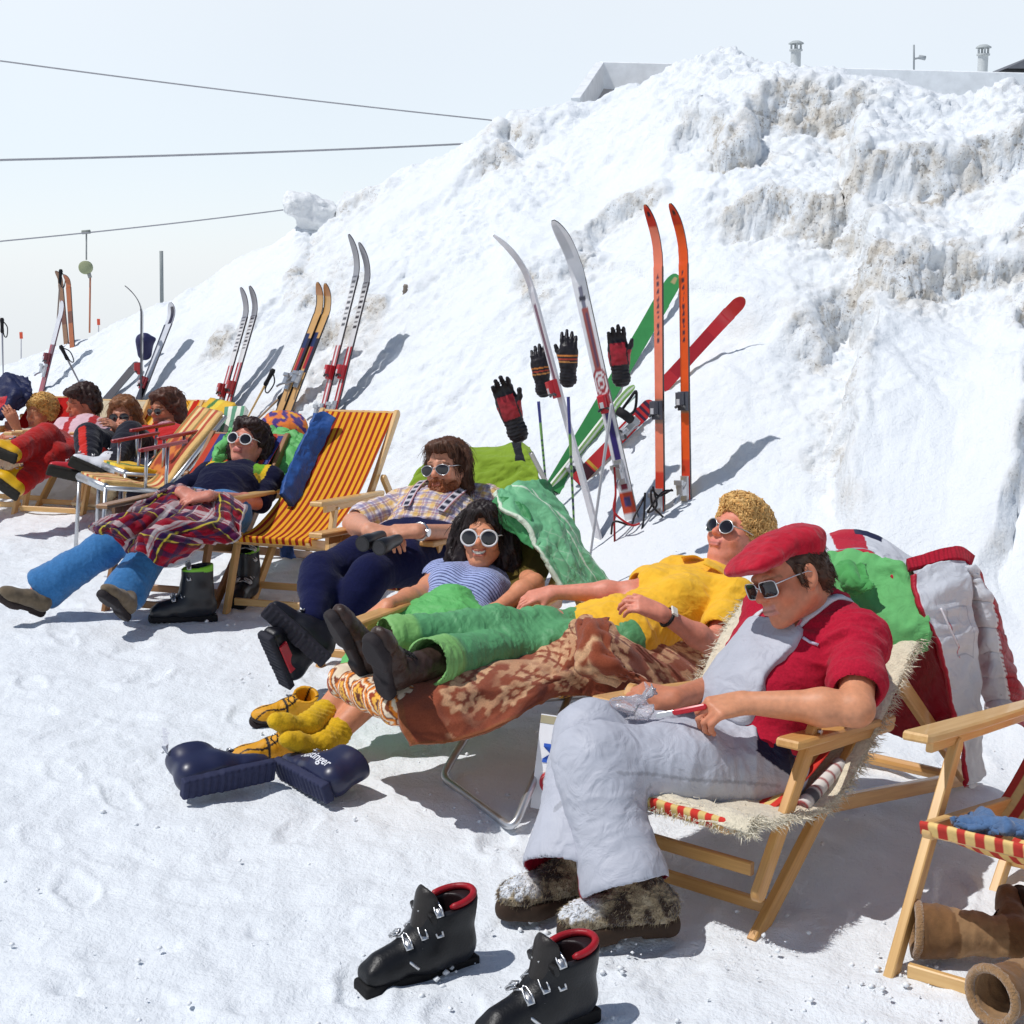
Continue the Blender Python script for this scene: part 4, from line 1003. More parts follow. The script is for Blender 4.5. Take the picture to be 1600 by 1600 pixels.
# flat cap
hp = H.hp
cp = [ell(hp(0, -.03, .080), (.090, .106, .043), H.HF, .02), ell(hp(0, .035, .078), (.082, .078, .038), H.HF, .03), ell(hp(0, -.05, .056), (.086, .074, .048), H.HF, .03), cap(hp(-.042, .116, .060), hp(.042, .116, .060), .023, k=.03, fl=H.HF[2], ff=.42), cap(hp(-.05, .09, .068), hp(.05, .09, .068), .042, k=.03, fl=H.HF[2], ff=.5)]
cp.append(ell(hp(0, -.01, .008), (.080, .10, .060), H.HF, .008, '-'))
body('flat_cap', cp, .0036, M['suede'], H.root, lin(178, 24, 46), wrinkle([(hp(0, -.1, .09), hp(0, .13, .06))], .006, 30, 12, 4))
sunglasses(H, 'rect', (.72, .62, .42), M['metal'], .029, .021, .0, .004, .0018)
# fur boots
for q, heel, toe in (('L', G(1058, 1462), G(890, 1475)), ('R', G(945, 1412), G(778, 1442))):
    F = Foot(heel + A(0, 0, .01), toe + A(0, 0, .01), (0, 0, 1), .30)
    base = lin(150, 132, 104)
    def fpaint(V, c, N, F=F):
        n = fbm(V * 16, 3, 12); c = mix(c, lin(60, 42, 30), sstep(.08, .3, n)); c = mix(c, lin(196, 180, 150), sstep(.1, .35, -n) * .7)
        s_ = F.loc(V); snow = sstep(.62, .8, s_[:, 0]) * sstep(.2, .24, s_[:, 2] + .08 * fbm(V * 40, 2, 3)); return mix(c, lin(236, 240, 246), snow * .9)
    b = low_boot(H.root, F, M['fur'], base, M['rubber'], lin(58, 42, 30), .004, .98, shaft_to=J['an' + q] + (J['kn' + q] - J['an' + q]) * .32, sole_h=.15, shr=.19, paint=fpaint, disp=lambda V: .006 * fbm(V * A(60, 60, 130), 2, 6), name='fur_boot', w=1.12)
    # tufts of hair
    m = MB(); me = b.data; r = np.random.RandomState(5); n = len(me.vertices); co = np.zeros(n * 3); me.vertices.foreach_get('co', co); co = co.reshape(-1, 3) + root_loc(H.root); no = np.zeros(n * 3); me.vertices.foreach_get('normal', no); no = no.reshape(-1, 3)
    for i in r.choice(n, min(n, 5200), False):
        d = nrm(no[i] * .35 + F.x * .25 - F.z * .5 + r.randn(3) * .22); L = .011 * (.5 + r.rand()); t = nrm(np.cross(d, r.randn(3))) * .0008
        g = lin(*((176, 158, 124) if r.rand() < .6 else (80, 58, 40))); m.add([co[i] - t, co[i] + t, co[i] + d * L], [[0, 1, 2]], g)
    m.obj('fur_tufts', M['fur'], b, True)
# ================================================================ blonde woman lying on the lounger
def hairline(H, y=.075, z=-.02, r=(.095, .07, .10)): return ell(H.hp(0, y, z), A(*r) * H.hs, H.HF, .012, '-')
H = H8 = Human('blonde curly haired woman in yellow polo shirt and green trousers lying on the lounger', fem=True, base=tuple(P(945, 1040, 4.8))); J = H.J
AX = nrm(A(.77, .6, 0)); LE = nrm(A(.6, -.77, -.0))
hc = P(945, 1000, 4.85); J['hipL'] = hc + LE * .085; J['hipR'] = hc - LE * .085
ms = reach(hc, 1103, 916, .45, 1); shL = reach(ms, 1150, 934, .165, -1); J['shL'] = shL; J['shR'] = 2 * ms - shL
H.torso_frame(); J['neck'] = ms + H.up * .045 + H.fw * .015
J['elL'] = reach(shL, 1114, 1008, .27, -1); J['wrL'] = reach(J['elL'], 1032, 958, .235, -1)
J['elR'] = reach(J['shR'], 985, 925, .26, -1); J['wrR'] = reach(J['elR'], 862, 926, .24, -1)
J['anL'] = P(665, 1036, 4.24); J['anR'] = P(600, 1002, 4.46)
J['knL'] = reach(J['hipL'], 800, 1014, .40, -1); J['knR'] = reach(J['hipR'], 775, 982, .41, -1)
H.set_head(reach(J['neck'], 1152, 836, .18, 1), look(-.70, .34, .62), look(.40, .90, -.22), 1.02); dbg(H, 'P8')
sk = lin(222, 142, 118)
fp = H.face_paint(sk, lips=lin(206, 120, 112), blush=.5, brow=lin(196, 140, 96))
pr = [H.torso(-.006, bust=.7), H.head(round_=.18)] + [H.arm(q) for q in 'LR'] + [H.leg(q, end=.7) for q in 'LR']
pr += [H.hand('L', look(-.9, .35, .1), look(-.1, .75, .65), curl=(.5, .75, .4), thumb=(.85, .45, -.2)), H.hand('R', look(-.93, -.25, .2), look(-.1, .85, .5), fingers=[(.15, .5, .4), (.35, .6, .4), (.45, .6, .4), (.5, .6, .4)], thumb=(.75, .75, -.45), spread=.10)]
body('body', pr, .0037, M['skin'], H.root, sk, None, lambda V, c, N: fp(V, c))
yel = lin(240, 184, 48)
e = nrm(J['elL'] - J['shL']); e2 = nrm(J['elR'] - J['shR'])
sh = [H.torso(.008, belly=.0, bust=.8), H.arm('L', .02, 0, .62, .012), H.arm('R', .02, 0, .62, .012), cap(H.mh - H.up * .04, H.mh + H.up * .05, .125, .13, k=.06)]
sh += [cap(J['shL'] + e * .18, J['shL'] + e * .4, .053, .06, .006, '-'), cap(J['shR'] + e2 * .18, J['shR'] + e2 * .4, .053, .06, .006, '-'), cap(J['neck'] + H.up * .0, J['neck'] + H.up * .14 + H.fw * .03, .058, .06, .006, '-')]
sh.append(cap(H.tw(0, .10, .03), H.tw(0, .115, -.05), .018, .006, .012, '-'))
fo = wrinkle(H.bones([('shL', 'elL'), ('shR', 'elR')]) + [(H.mh, H.ms)], .009, 18, 7, 15, extra=[(J['shL'], .1, 1.3), (H.mh + H.up * .1, .14, 1.2)])
polo = body('polo_shirt', sh, .0045, M['cloth'], H.root, yel, fo)
for q in (1, -1):   # collar wings
    n0 = J['neck'] - H.up * .012
    r = [[H.tw(q * x, y, z) for x, y, z in row] for row in ([(.0, -.075, .055), (.045, -.055, .062), (.066, .0, .065), (.055, .055, .05), (.02, .085, .03)], [(.0, -.09, .045), (.055, -.068, .05), (.085, .0, .05), (.075, .07, .03), (.035, .11, .005)], [(.0, -.105, .02), (.065, -.08, .028), (.105, -.0, .026), (.105, .075, .002), (.06, .118, -.035)])]
    sheet('collar', r, 12, 24, M['cloth'], polo, .004, .002, (10, 10), 3, lambda u, v, a, b, s_: yel, flip=q < 0)
grn = lin(92, 158, 106); cuffc = lin(126, 180, 104)
th = [.088, .080, .066, .064, .080]
tr = [H.leg(q, .0, th, .93) for q in 'LR'] + [cap(J['hipR'], J['hipL'], .094, k=.05)]
for q in 'LR':
    ax = nrm(J['an' + q] - J['kn' + q]); en = J['kn' + q] + (J['an' + q] - J['kn' + q]) * .93
    tr += [cap(en - ax * .12, en + ax * .14, .056, .078, .006, '-'), half(en + ax * .03, ax, en - .12, en + .15, '&', .003)]
def tp(V, c, N):
    for q in 'LR':
        a, b = J['kn' + q], J['an' + q]; ax = nrm(b - a); al = (V - a) @ ax; L = np.linalg.norm(b - a); d = segd(V, a, b + ax * .1)[0]
        m = sstep(.74, .80, al / L) * (d < .13); c = mix(c, cuffc, m)
    return c
fo = wrinkle(H.bones([('hipL', 'knL'), ('knL', 'anL'), ('hipR', 'knR'), ('knR', 'anR')]), .0085, 18, 6, 18, extra=[(J['knL'], .16, .8), (J['knR'], .16, .8), (J['anL'], .13, .5), (J['anR'], .13, .5)])
body('trousers', tr, .0045, M['nylon'], H.root, grn, fo, tp)
hp = H.hp; hs = [ell(hp(0, -.028, .045), (.094, .108, .092), H.HF, .01), ell(hp(0, -.06, -.01), (.092, .07, .085), H.HF, .03), ell(hp(0, .02, .10), (.075, .065, .04), H.HF, .03), hairline(H, .092, -.03, (.088, .075, .105))]
hair(H, hs, .005, lin(222, 178, 110), 8, .014, 34, 2400, None, curl=.009, rad=.0019, var=.25)
sunglasses(H, 'round', lin(205, 200, 205), M['metal'], .027, .024, 0, .002, .0020)
m = MB(); f = nrm(J['elL'] - J['wrL']); c0 = J['wrL'] + f * .03; n = nrm(look(-.1, .75, .65) - np.dot(look(-.1, .75, .65), f) * f); b = np.cross(f, n)
ring = [c0 + (cos(a) * n + sin(a) * b) * .030 for a in np.linspace(0, 2 * pi, 20, endpoint=False)]
m.tube(ring, .0055, 6, lin(28, 22, 24), closed=True); wt = m.obj('wristwatch', M['leather'], H.root, True)
m = MB(); m.box(c0 + n * .034, (f, b, n), (.012, .017, .004), .002, lin(236, 230, 215)); m.obj('watch_face', M['plastic'], wt)
bc = lin(58, 42, 36)
for q, heel, toe, in (('L', P(600, 1094, 4.16), (574, 1002)), ('R', P(566, 1074, 4.40), (507, 962))):
    hh = heel; t = reach(hh, toe[0], toe[1], .27, -1); F = Foot(hh, t, J['kn' + q] - J['an' + q], .28)
    low_boot(H.root, F, M['leather'], bc, M['rubber'], lin(44, 38, 40), .004, .78, shaft_to=J['an' + q] + (J['kn' + q] - J['an' + q]) * .16, sole_h=.12, shr=.175, name='hiking_boot', laces=lin(22, 20, 22), disp=wrinkle([(hh, t)], .006, 26, 14, 4))
# ================================================================ dark haired woman between lounger and chair
H = H7 = Human('smiling dark haired woman with big white sunglasses in striped blue sleeveless top', fem=True, base=tuple(P(690, 1040, 5.1))); J = H.J
hc = P(690, 990, 5.15); le = nrm(A(.86, -.35, 0)); J['hipL'] = hc + le * .085; J['hipR'] = hc - le * .085
ms = reach(hc, 755, 905, .40, 1); sv = nrm(A(.96, -.05, -.02)) * .155; J['shL'] = ms + sv; J['shR'] = ms - sv
H.torso_frame(); J['neck'] = ms + H.up * .05 + H.fw * .01
J['elR'] = reach(J['shR'], 652, 932, .255, -1); J['wrR'] = reach(J['elR'], 604, 947, .225, -1)
J['elL'] = reach(J['shL'], 834, 912, .20, -1); J['wrL'] = reach(J['elL'], 772, 955, .235, -1)
J['anR'] = P(497, 1126, 4.72); J['anL'] = P(517, 1154, 4.67)
J['knR'] = reach(J['anR'], 600, 1012, .40, 1); J['knL'] = reach(J['anL'], 640, 1030, .40, 1)
H.set_head(reach(J['neck'], 756, 838, .17, -1), look(-.16, .02, .98), look(.02, .99, .05), .97); dbg(H, 'P7')
sk = lin(216, 144, 108)
fp = H.face_paint(sk, lips=lin(176, 78, 66), blush=.35, smile=1, brow=lin(60, 40, 32))
pr = [H.torso(0), H.head(smile=1)] + [H.arm(q) for q in 'LR'] + [H.leg(q) for q in 'LR']
pr += [H.hand('R', look(-.75, -.62, .2), look(-.45, .70, .55), curl=(.2, .35, .3), thumb=(.8, .5, -.4), spread=.1), H.hand('L', look(-.7, -.7, .2), look(-.3, .3, .9), curl=(.2, .4, .3))]
body('body', pr, .0037, M['skin'], H.root, sk, None, lambda V, c, N: fp(V, c))
top = [H.torso(.012), cap(J['neck'] + H.fw * .01, J['neck'] + H.up * .14 + H.fw * .04, .062, .07, .006, '-'), ell(H.tw(0, .11, .02), (.045, .05, .055), H.TF, .01, '-')]
for q in (-1, 1): top.append(cap(H.tw(q * .185, 0, .10), H.tw(q * .165, 0, -.10), .065, .05, .006, '-'))
lb, dk, nv = lin(168, 180, 222), lin(62, 68, 120), lin(40, 46, 108)
def tpnt(V, c, N):
    q = H.tloc(V); z = q[:, 2] + .012 * np.sin(q[:, 0] * 14) + .2 * q[:, 0] ** 2
    s_ = sstep(.55, .75, np.abs((z * 88) % 1.0 - .5) * 2); c = mix(c, dk, s_)
    d = np.hypot(q[:, 0] * .9, (q[:, 2] - .075)); m = (d < .118) & (q[:, 1] > -.08) & (q[:, 2] > -.05); c[m] = nv; return c
body('striped_top', top, .003, M['cloth'], H.root, lb, wrinkle([(H.mh, H.ms)], .004, 24, 8, 5), tpnt)
g2 = lin(98, 180, 100)
tr = [H.leg(q, .0, [.105, .098, .082, .078, .07], .45) for q in 'LR'] + [cap(J['hipR'], J['hipL'], .112, k=.05), cap(H.mh, H.mh + H.up * .10 + H.fw * .012, .118, .118, k=.05)]
tr += [cap(H.mh + H.up * .06 + H.fw * .01, H.mh + H.up * .3, .106, .115, .005, '-')]
body('trousers', tr, .0045, M['nylon'], H.root, g2, wrinkle(H.bones([('hipL', 'knL'), ('hipR', 'knR')]) + [(H.mh, H.ms)], .016, 20, 8, 31))
hp = H.hp; hs = [ell(hp(0, -.03, .042), (.090, .105, .086), H.HF, .01), cap(hp(.075, -.03, .03), hp(.098, -.02, -.10), .050, .05, .04), cap(hp(-.075, -.03, .03), hp(-.094, -.03, -.095), .046, .046, .04), cap(hp(0, -.08, .0), hp(0, -.09, -.15), .07, .075, .04), ell(hp(-.02, .03, .095), (.075, .055, .03), H.HF, .03), hairline(H, .105, -.042, (.078, .085, .118))]
hair(H, hs, .0045, lin(34, 20, 20), 9, .014, 22, 1700, lambda q: (np.sign(q[0]) * .35, .1, -.9), .065, stretch=(1.2, 1.2, .35), rad=.0012, keep=lambda q: not (q[1] > .06 and q[2] < .095))
m = MB(); r = [hp(.062, -.01, .108), hp(.077, -.0, .085), hp(.086, .006, .06)]; m.tube(spline(np.array(r), 8), .008, 6, lin(40, 70, 190)); m.obj('hair_clip', M['plastic'], H.root, True)
sunglasses(H, 'round', lin(226, 222, 224), M['plastic'], .0315, .030, 0, .006, .0042)
# yellow socks
ys = lin(216, 172, 36)
for q, heel, toe, up in (('R', P(492, 1160, 4.64), (424, 1140), None), ('L', P(512, 1190, 4.62), (440, 1168), None)):
    a = J['an' + q]; k = nrm(J['kn' + q] - a); h = heel; t = reach(h, toe[0], toe[1], .20, -1); F = Foot(h, t, k, .21)
    so = [F.cap((.16, 0, .17), (.72, 0, .15), .135, .155, .08), F.cap((.72, 0, .15), (.90, .0, .14), .15, .13, .05), cap(F.p(.2, 0, .25), a + k * .02, .042, .044, .03), cap(a - k * .01, a + k * .035, .046, .048, .012)]
    body('sock', so, .004, M['knit'], H.root, ys, lambda V, F=F: .0012 * np.sin(F.loc(V)[:, 2] * 90) * (F.loc(V)[:, 2] > .35) + .002 * fbm(V * 60, 2, 3))
# ================================================================ bearded man with binoculars
H = H6 = Human('bearded man in aviator sunglasses and checked shirt with binoculars on his lap', base=tuple(P(655, 930, 6.0))); J = H.J
hc = P(652, 858, 6.05); le = nrm(A(.93, -.25, 0)); J['hipL'] = hc + le * .095; J['hipR'] = hc - le * .095
ms = reach(hc, 697, 788, .42, 1); sv = nrm(A(.97, .12, .03)) * .185; J['shL'] = ms + sv; J['shR'] = ms - sv
H.torso_frame(); J['neck'] = ms + H.up * .05 + H.fw * .02
J['elR'] = reach(J['shR'], 552, 818, .27, -1); J['wrR'] = P(577, 828, 5.72)
J['elL'] = reach(J['shL'], 742, 838, .26, -1); J['wrL'] = P(652, 830, 5.72)
J['anR'] = P(489, 965, 5.50); J['anL'] = P(528, 985, 5.62)
J['knR'] = reach(J['hipR'], 500, 895, .44, -1); J['knL'] = reach(J['hipL'], 578, 898, .44, -1)
H.set_head(reach(J['neck'], 698, 731, .185, -1), look(-.46, -.05, .88), look(-.10, .99, .05), 1.02); dbg(H, 'P6')
sk = lin(214, 150, 120)
fp = H.face_paint(sk, lips=lin(190, 110, 98), blush=.45, brow=lin(110, 66, 40), stub=(lin(146, 84, 46), .75))
pr = [H.torso(0), H.head()] + [H.arm(q) for q in 'LR'] + [H.leg(q) for q in 'LR']
pr += [H.hand('L', look(-.97, -.05, .2), look(.0, .8, .6), curl=(.45, .6, .35), thumb=(.9, .2, -.3)), H.hand('R', look(.9, -.25, .3), look(.0, .8, .6), curl=(.45, .6, .35), thumb=(.9, .2, -.3))]
body('body', pr, .0042, M['skin'], H.root, sk, None, lambda V, c, N: fp(V, c))
e = {q: nrm(J['el' + q] - J['sh' + q]) for q in 'LR'}
sh = [H.torso(.014, belly=.006)] + [H.arm(q, .02, 0, .75, .012) for q in 'LR'] + [cap(J['neck'] - H.up * .02, J['neck'] + H.up * .025, .072, .068, k=.02), cap(J['neck'] + H.up * .02, J['neck'] + H.up * .14 + H.fw * .03, .063, .066, .005, '-')]
for q in 'LR': sh.append(cap(J['sh' + q] + e[q] * .2, J['sh' + q] + e[q] * .5, .053, .062, .005, '-'))
sh.append(half(H.mh + H.up * .05, -H.up, H.mh - .3, H.mh + .3, '&', .01))
cw, cy, cb, cr_ = lin(226, 216, 214), lin(222, 178, 84), lin(110, 100, 150), lin(150, 70, 84)
def spnt(V, c, N):
    q = H.tloc(V); a = q[:, 0]; b = q[:, 2] + q[:, 1] * .5
    for q_ in 'LR':
        d, t = segd(V, J['sh' + q_] + e[q_] * .04, J['el' + q_]); m = (d < .085) & (t > 0); a = np.where(m, (V - J['sh' + q_]) @ nrm(np.cross(e[q_], TOW)), a); b = np.where(m, t * .27, b)
    for co, fr, ph, w, cl, al in ((a, 17, 0, .30, cy, .7), (b, 17, .3, .30, cy, .55), (a, 17, .5, .22, cb, .6), (b, 17, .75, .22, cb, .6), (a, 17, .74, .08, cr_, .7), (b, 17, .05, .08, cr_, .7)):
        x = np.abs((co * fr + ph) % 1 - .5); c = mix(c, cl, sstep(w / 2 + .04, w / 2 - .04, x) * al)
    return c
body('checked_shirt', sh, .0042, M['cloth'], H.root, cw, wrinkle(H.bones([('shL', 'elL'), ('shR', 'elR')]) + [(H.mh, H.ms)], .011, 22, 9, 5, extra=[(H.mh + H.up * .15, .15, 1)]), spnt)
nv = lin(20, 24, 62)
tr = [H.leg(q, .0, [.094, .088, .072, .070, .05], 1.0) for q in 'LR'] + [cap(J['hipR'] + H.up * .02, J['hipL'] + H.up * .02, .108, k=.05), cap(H.mh, H.mh + H.up * .10, .115, .115, k=.05)]
body('trousers', tr, .005, M['knit'], H.root, nv, wrinkle(H.bones([('hipL', 'knL'), ('knL', 'anL'), ('hipR', 'knR'), ('knR', 'anR')]), .006, 14, 5, 9))
for q in (1, -1):
    pts = spline(np.array([H.tw(q * .075, .145, -.33), H.tw(q * .085, .14, -.22), H.tw(q * .095, .122, -.10), H.tw(q * .10, .09, .02), H.tw(q * .095, .03, .07), H.tw(q * .085, -.06, .05)]), 30)
    m = MB(); axs = np.gradient(pts, axis=0)
    L = [];
    for i in range(30):
        n = nrm(pts[i] - H.tw(q * .06, -.02, -.12)); s_ = nrm(np.cross(axs[i], n)); L.append([pts[i] + n * .007 + s_ * x for x in (-.02, -.011, -.0105, .0105, .011, .02)])
    L = np.array(L); V = L.reshape(-1, 3); Fs = [[i * 6 + k, (i + 1) * 6 + k, (i + 1) * 6 + k + 1, i * 6 + k + 1] for i in range(29) for k in range(5)]
    c = np.zeros((30, 6, 3)); c[:] = lin(20, 22, 50); c[:, [0, 5]] = lin(150, 24, 40); c[:, 1:2] = lin(220, 214, 220); c[:, 4:5] = lin(220, 214, 220)
    c[::3, 2:4] = lin(220, 216, 224)
    m.add(V, Fs, c.reshape(-1, 3)); m.obj('brace_strap', M['cloth'], H.root, True)
hp = H.hp
hs = [ell(hp(0, -.028, .045), (.088, .105, .085), H.HF, .01), cap(hp(.07, -.02, .03), hp(.072, -.035, -.075), .03, .026, .03), cap(hp(-.07, -.02, .03), hp(-.072, -.03, -.075), .03, .026, .03), cap(hp(0, -.075, 0), hp(0, -.085, -.095), .06, .055, .03), ell(hp(-.015, .055, .092), (.07, .05, .026), H.HF, .03), hairline(H, .098, -.028, (.076, .078, .102))]
hair(H, hs, .0045, lin(84, 52, 34), 12, .011, 28, 1500, lambda q: (np.sign(q[0]) * .2, .15, -.8), .07, stretch=(1.2, 1.2, .35), rad=.0011, keep=lambda q: not (q[1] > .05 and q[2] < .10))
bd = [cap(hp(-.045, .05, -.07), hp(.045, .05, -.07), .012, k=.02), cap(hp(-.02, .088, -.083), hp(.02, .088, -.083), .010, k=.015), cap(hp(-.05, .04, -.075), hp(0, .085, -.105), .018, .022, .02), cap(hp(.05, .04, -.075), hp(0, .085, -.105), .018, .022, .02), ell(hp(0, .086, -.112), (.028, .020, .022), H.HF, .02), cap(hp(-.026, .094, -.055), hp(0, .104, -.047), .006, .0075, .01), cap(hp(.026, .094, -.055), hp(0, .104, -.047), .006, .0075, .01), cap(hp(-.028, .09, -.055), hp(-.03, .082, -.09), .006, .012, .01), cap(hp(.028, .09, -.055), hp(.03, .082, -.09), .006, .012, .01)]
hair(H, bd, .0035, lin(136, 74, 38), 13, .005, 60, 600, lambda q: (0, .3, -1), .022, rad=.0008, name='beard', var=.3)
sunglasses(H, 'aviator', lin(196, 186, 170), M['metal'], .030, .026, 0, .004, .0018)
m = MB(); f = nrm(J['elL'] - J['wrL']); c0 = J['wrL'] + f * .025; n = nrm(np.cross(f, A(0, 0, 1))); b = np.cross(f, n)
m.tube([c0 + (cos(a) * n * 1.0 + sin(a) * b) * .033 for a in np.linspace(0, 2 * pi, 22, endpoint=False)], [.0065, .0048] * 11, 6, closed=True); wt = m.obj('wristwatch', M['metal'], H.root, True)
m = MB(); nn = nrm(TOW - np.dot(TOW, f) * f); m.tube([c0 + nn * .030, c0 + nn * .040], .017, 14); m.obj('watch_face', M['metal'], wt, 35)
blk = lin(20, 20, 26)
def p6boot(heel, toe, up):
    F = Foot(heel, toe, up, .31)
    return F
F = p6boot(P(507, 1036, 5.38), reach(P(507, 1036, 5.38), 404, 946, .30, -1), J['knR'] - A(*P(505, 1010, 5.4)))
b = ski_boot(H.root, F, lin(24, 24, 32), .005, cuff_h=.72, two=None, accent=lin(225, 222, 225), liner=lin(30, 30, 36), sole_col=lin(44, 42, 52), mat='leather', nb=4)
F = p6boot(P(444, 1074, 5.50), reach(P(444, 1074, 5.50), 412, 1002, .28, -1), J['anL'] + A(.06, .1, .12) - P(444, 1074, 5.5))
b2 = ski_boot(H.root, F, lin(22, 22, 30), .005, cuff_h=.80, accent=lin(225, 222, 225), liner=lin(30, 30, 36), sole_col=lin(40, 40, 50), mat='leather', nb=4)
m = MB(); m.box(F.p(.55, .155 if np.dot(F.y, TOW) > 0 else -.155, .13), F.R, (.075, .004, .018), .001, lin(180, 24, 40)); m.obj('side_flash', M['plastic'], b2)
# binoculars lying on the lap
t = thing('binoculars', 'black binoculars resting in the lap of the bearded man', 'binoculars', P(600, 850, 5.72))
for dx in (0, 1):
    a = P(566 + dx * 26, 850 + dx * 6, 5.50 - dx * .01); d = nrm(A(.45, 1, .05)); m = MB(); m.tube([a, a + d * .004, a + d * .05, a + d * .075, a + d * .13, a + d * .155], [.030, .031, .031, .026, .024, .020], 20, lin(16, 16, 20)); br = m.obj('barrel', M['plastic'], t, 35)
    m = MB(); m.tube([a - d * .001, a + d * .0002], .025, 20); m.obj('lens', M['lens'], br, 35)
a = P(566, 850, 5.50); a2 = P(592, 856, 5.49); m = MB(); d = nrm(A(.45, 1, .05)); m.tube([a + d * .07, a2 + d * .07], .012, 10, lin(16, 16, 20)); m.tube([a + d * .12, a2 + d * .12], .009, 10, lin(16, 16, 20)); m.obj('hinge', M['plastic'], t, 35)
# ================================================================ woman under the tartan blanket
H = H5 = Human('dark haired woman in navy and green pullover and blue trousers, under the tartan blanket', fem=True, base=tuple(P(330, 860, 7.1))); J = H.J
hc = P(330, 802, 7.15); le = nrm(A(.90, -.30, 0)); J['hipL'] = hc + le * .085; J['hipR'] = hc - le * .085
ms = reach(hc, 375, 748, .42, 1); sv = nrm(A(.95, -.05, -.05)) * .155; J['shL'] = ms + sv; J['shR'] = ms - sv
H.torso_frame(); J['neck'] = ms + H.up * .05 + H.fw * .01
J['elR'] = reach(J['shR'], 262, 775, .25, -1); J['wrR'] = P(283, 768, 6.84)
J['elL'] = reach(J['shL'], 405, 786, .24, -1); J['wrL'] = P(326, 775, 6.80)
J['anR'] = P(58, 925, 6.75); J['anL'] = P(190, 935, 6.62)
J['knR'] = reach(J['hipR'], 205, 832, .42, -1); J['knL'] = reach(J['hipL'], 250, 838, .40, -1)
H.set_head(reach(J['neck'], 388, 692, .175, 1), look(-.28, .22, .93), look(.20, .95, -.22), 1.02); dbg(H, 'P5')
sk = lin(206, 132, 112)
fp = H.face_paint(sk, lips=lin(176, 84, 80), blush=.6, brow=lin(70, 44, 40))
pr = [H.torso(0), H.head(round_=.1)] + [H.arm(q) for q in 'LR'] + [H.leg(q) for q in 'LR']
pr += [H.hand('R', look(.75, -.4, .3), look(-.2, .8, .5), curl=(.35, .45, .3)), H.hand('L', look(-.95, -.15, .2), look(.0, .8, .5), curl=(.3, .5, .3))]
body('body', pr, .005, M['skin'], H.root, sk, None, lambda V, c, N: fp(V, c))
navy, gg, yy = lin(17, 19, 48), lin(112, 168, 44), lin(226, 186, 40)
sh = [H.torso(.016, belly=.015), H.arm('R', .014, 0, 1.8), H.arm('L', .016, 0, .95, .006), cap(J['neck'] - H.up * .02, J['neck'] + H.up * .015, .068, .062, k=.02), cap(J['neck'] + H.up * .012, J['neck'] + H.up * .14, .055, .06, .005, '-')]
def jp(V, c, N):
    q = H.tloc(V); x = np.abs(q[:, 0]); z = q[:, 2]
    m = (x > .075 + .35 * (-.0 - z).clip(0)) & (x < .145) & (z > -.15) & (q[:, 1] > -.06); c[m] = gg
    m = (np.abs(x - .145) < .012) & (z > -.16) & (q[:, 1] > -.06); c[m] = yy
    m = np.linalg.norm((V - J['neck'] - H.up * .006), axis=1) < .078; c[m] = lin(70, 120, 60)
    m2 = m & (q[:, 1] > .02) & (z < .035); c[m2] = yy; return c
body('pullover', sh, .005, M['knit'], H.root, navy, wrinkle(H.bones([('shL', 'elL'), ('shR', 'elR')]) + [(H.mh, H.ms)], .009, 18, 7, 5), jp)
blu = lin(54, 112, 166)
th = [.105, .098, .080, .078, .106]
tr = [H.leg(q, .0, th, .92) for q in 'LR'] + [cap(J['hipR'], J['hipL'], .115, k=.05)]
for q in 'LR':
    ax = nrm(J['an' + q] - J['kn' + q]); en = J['kn' + q] + (J['an' + q] - J['kn' + q]) * .92
    tr += [cap(en - ax * .10, en + ax * .14, .062, .105, .006, '-'), half(en + ax * .03, ax, en - .12, en + .15, '&', .003)]
body('trousers', tr, .005, M['denim'], H.root, blu, wrinkle(H.bones([('hipL', 'knL'), ('knL', 'anL'), ('hipR', 'knR'), ('knR', 'anR')]), .010, 14, 5, 9))
hp = H.hp
hs = [ell(hp(0, -.03, .045), (.096, .108, .088), H.HF, .01), cap(hp(.08, -.04, .02), hp(.085, -.04, -.06), .045, .04, .03), cap(hp(-.075, -.04, .02), hp(-.08, -.05, -.065), .038, .035, .03), ell(hp(0, -.07, -.03), (.095, .07, .085), H.HF, .03), ell(hp(-.01, .05, .09), (.078, .05, .03), H.HF, .03), hairline(H, .10, -.034, (.076, .08, .106))]
hair(H, hs, .005, lin(44, 24, 22), 14, .014, 26, 1200, lambda q: (np.sign(q[0]) * .4, -.1, -.7), .05, rad=.0012, keep=lambda q: not (q[1] > .05 and q[2] < .10), stretch=(1, 1, .5))
sunglasses(H, 'round', lin(222, 216, 214), M['plastic'], .030, .027, 0, .004, .0034)
bt = lin(112, 98, 80)
F = Foot(P(66, 962, 6.72), reach(P(66, 962, 6.72), -6, 935, .25, -1), J['knR'] - J['anR'], .27)
low_boot(H.root, F, M['suede'], bt, M['rubber'], lin(52, 42, 40), .005, .62, shaft_to=J['anR'] + (J['knR'] - J['anR']) * .2, sole_h=.13, shr=.17, name='ankle_boot')
hl = P(196, 972, 6.52); F = Foot(hl, reach(hl, 158, 935, .24, -1), J['knL'] - J['anL'], .27)
low_boot(H.root, F, M['suede'], bt, M['rubber'], lin(40, 34, 36), .005, .62, shaft_to=J['anL'] + (J['knL'] - J['anL']) * .2, sole_h=.13, shr=.17, name='ankle_boot', paint=None)
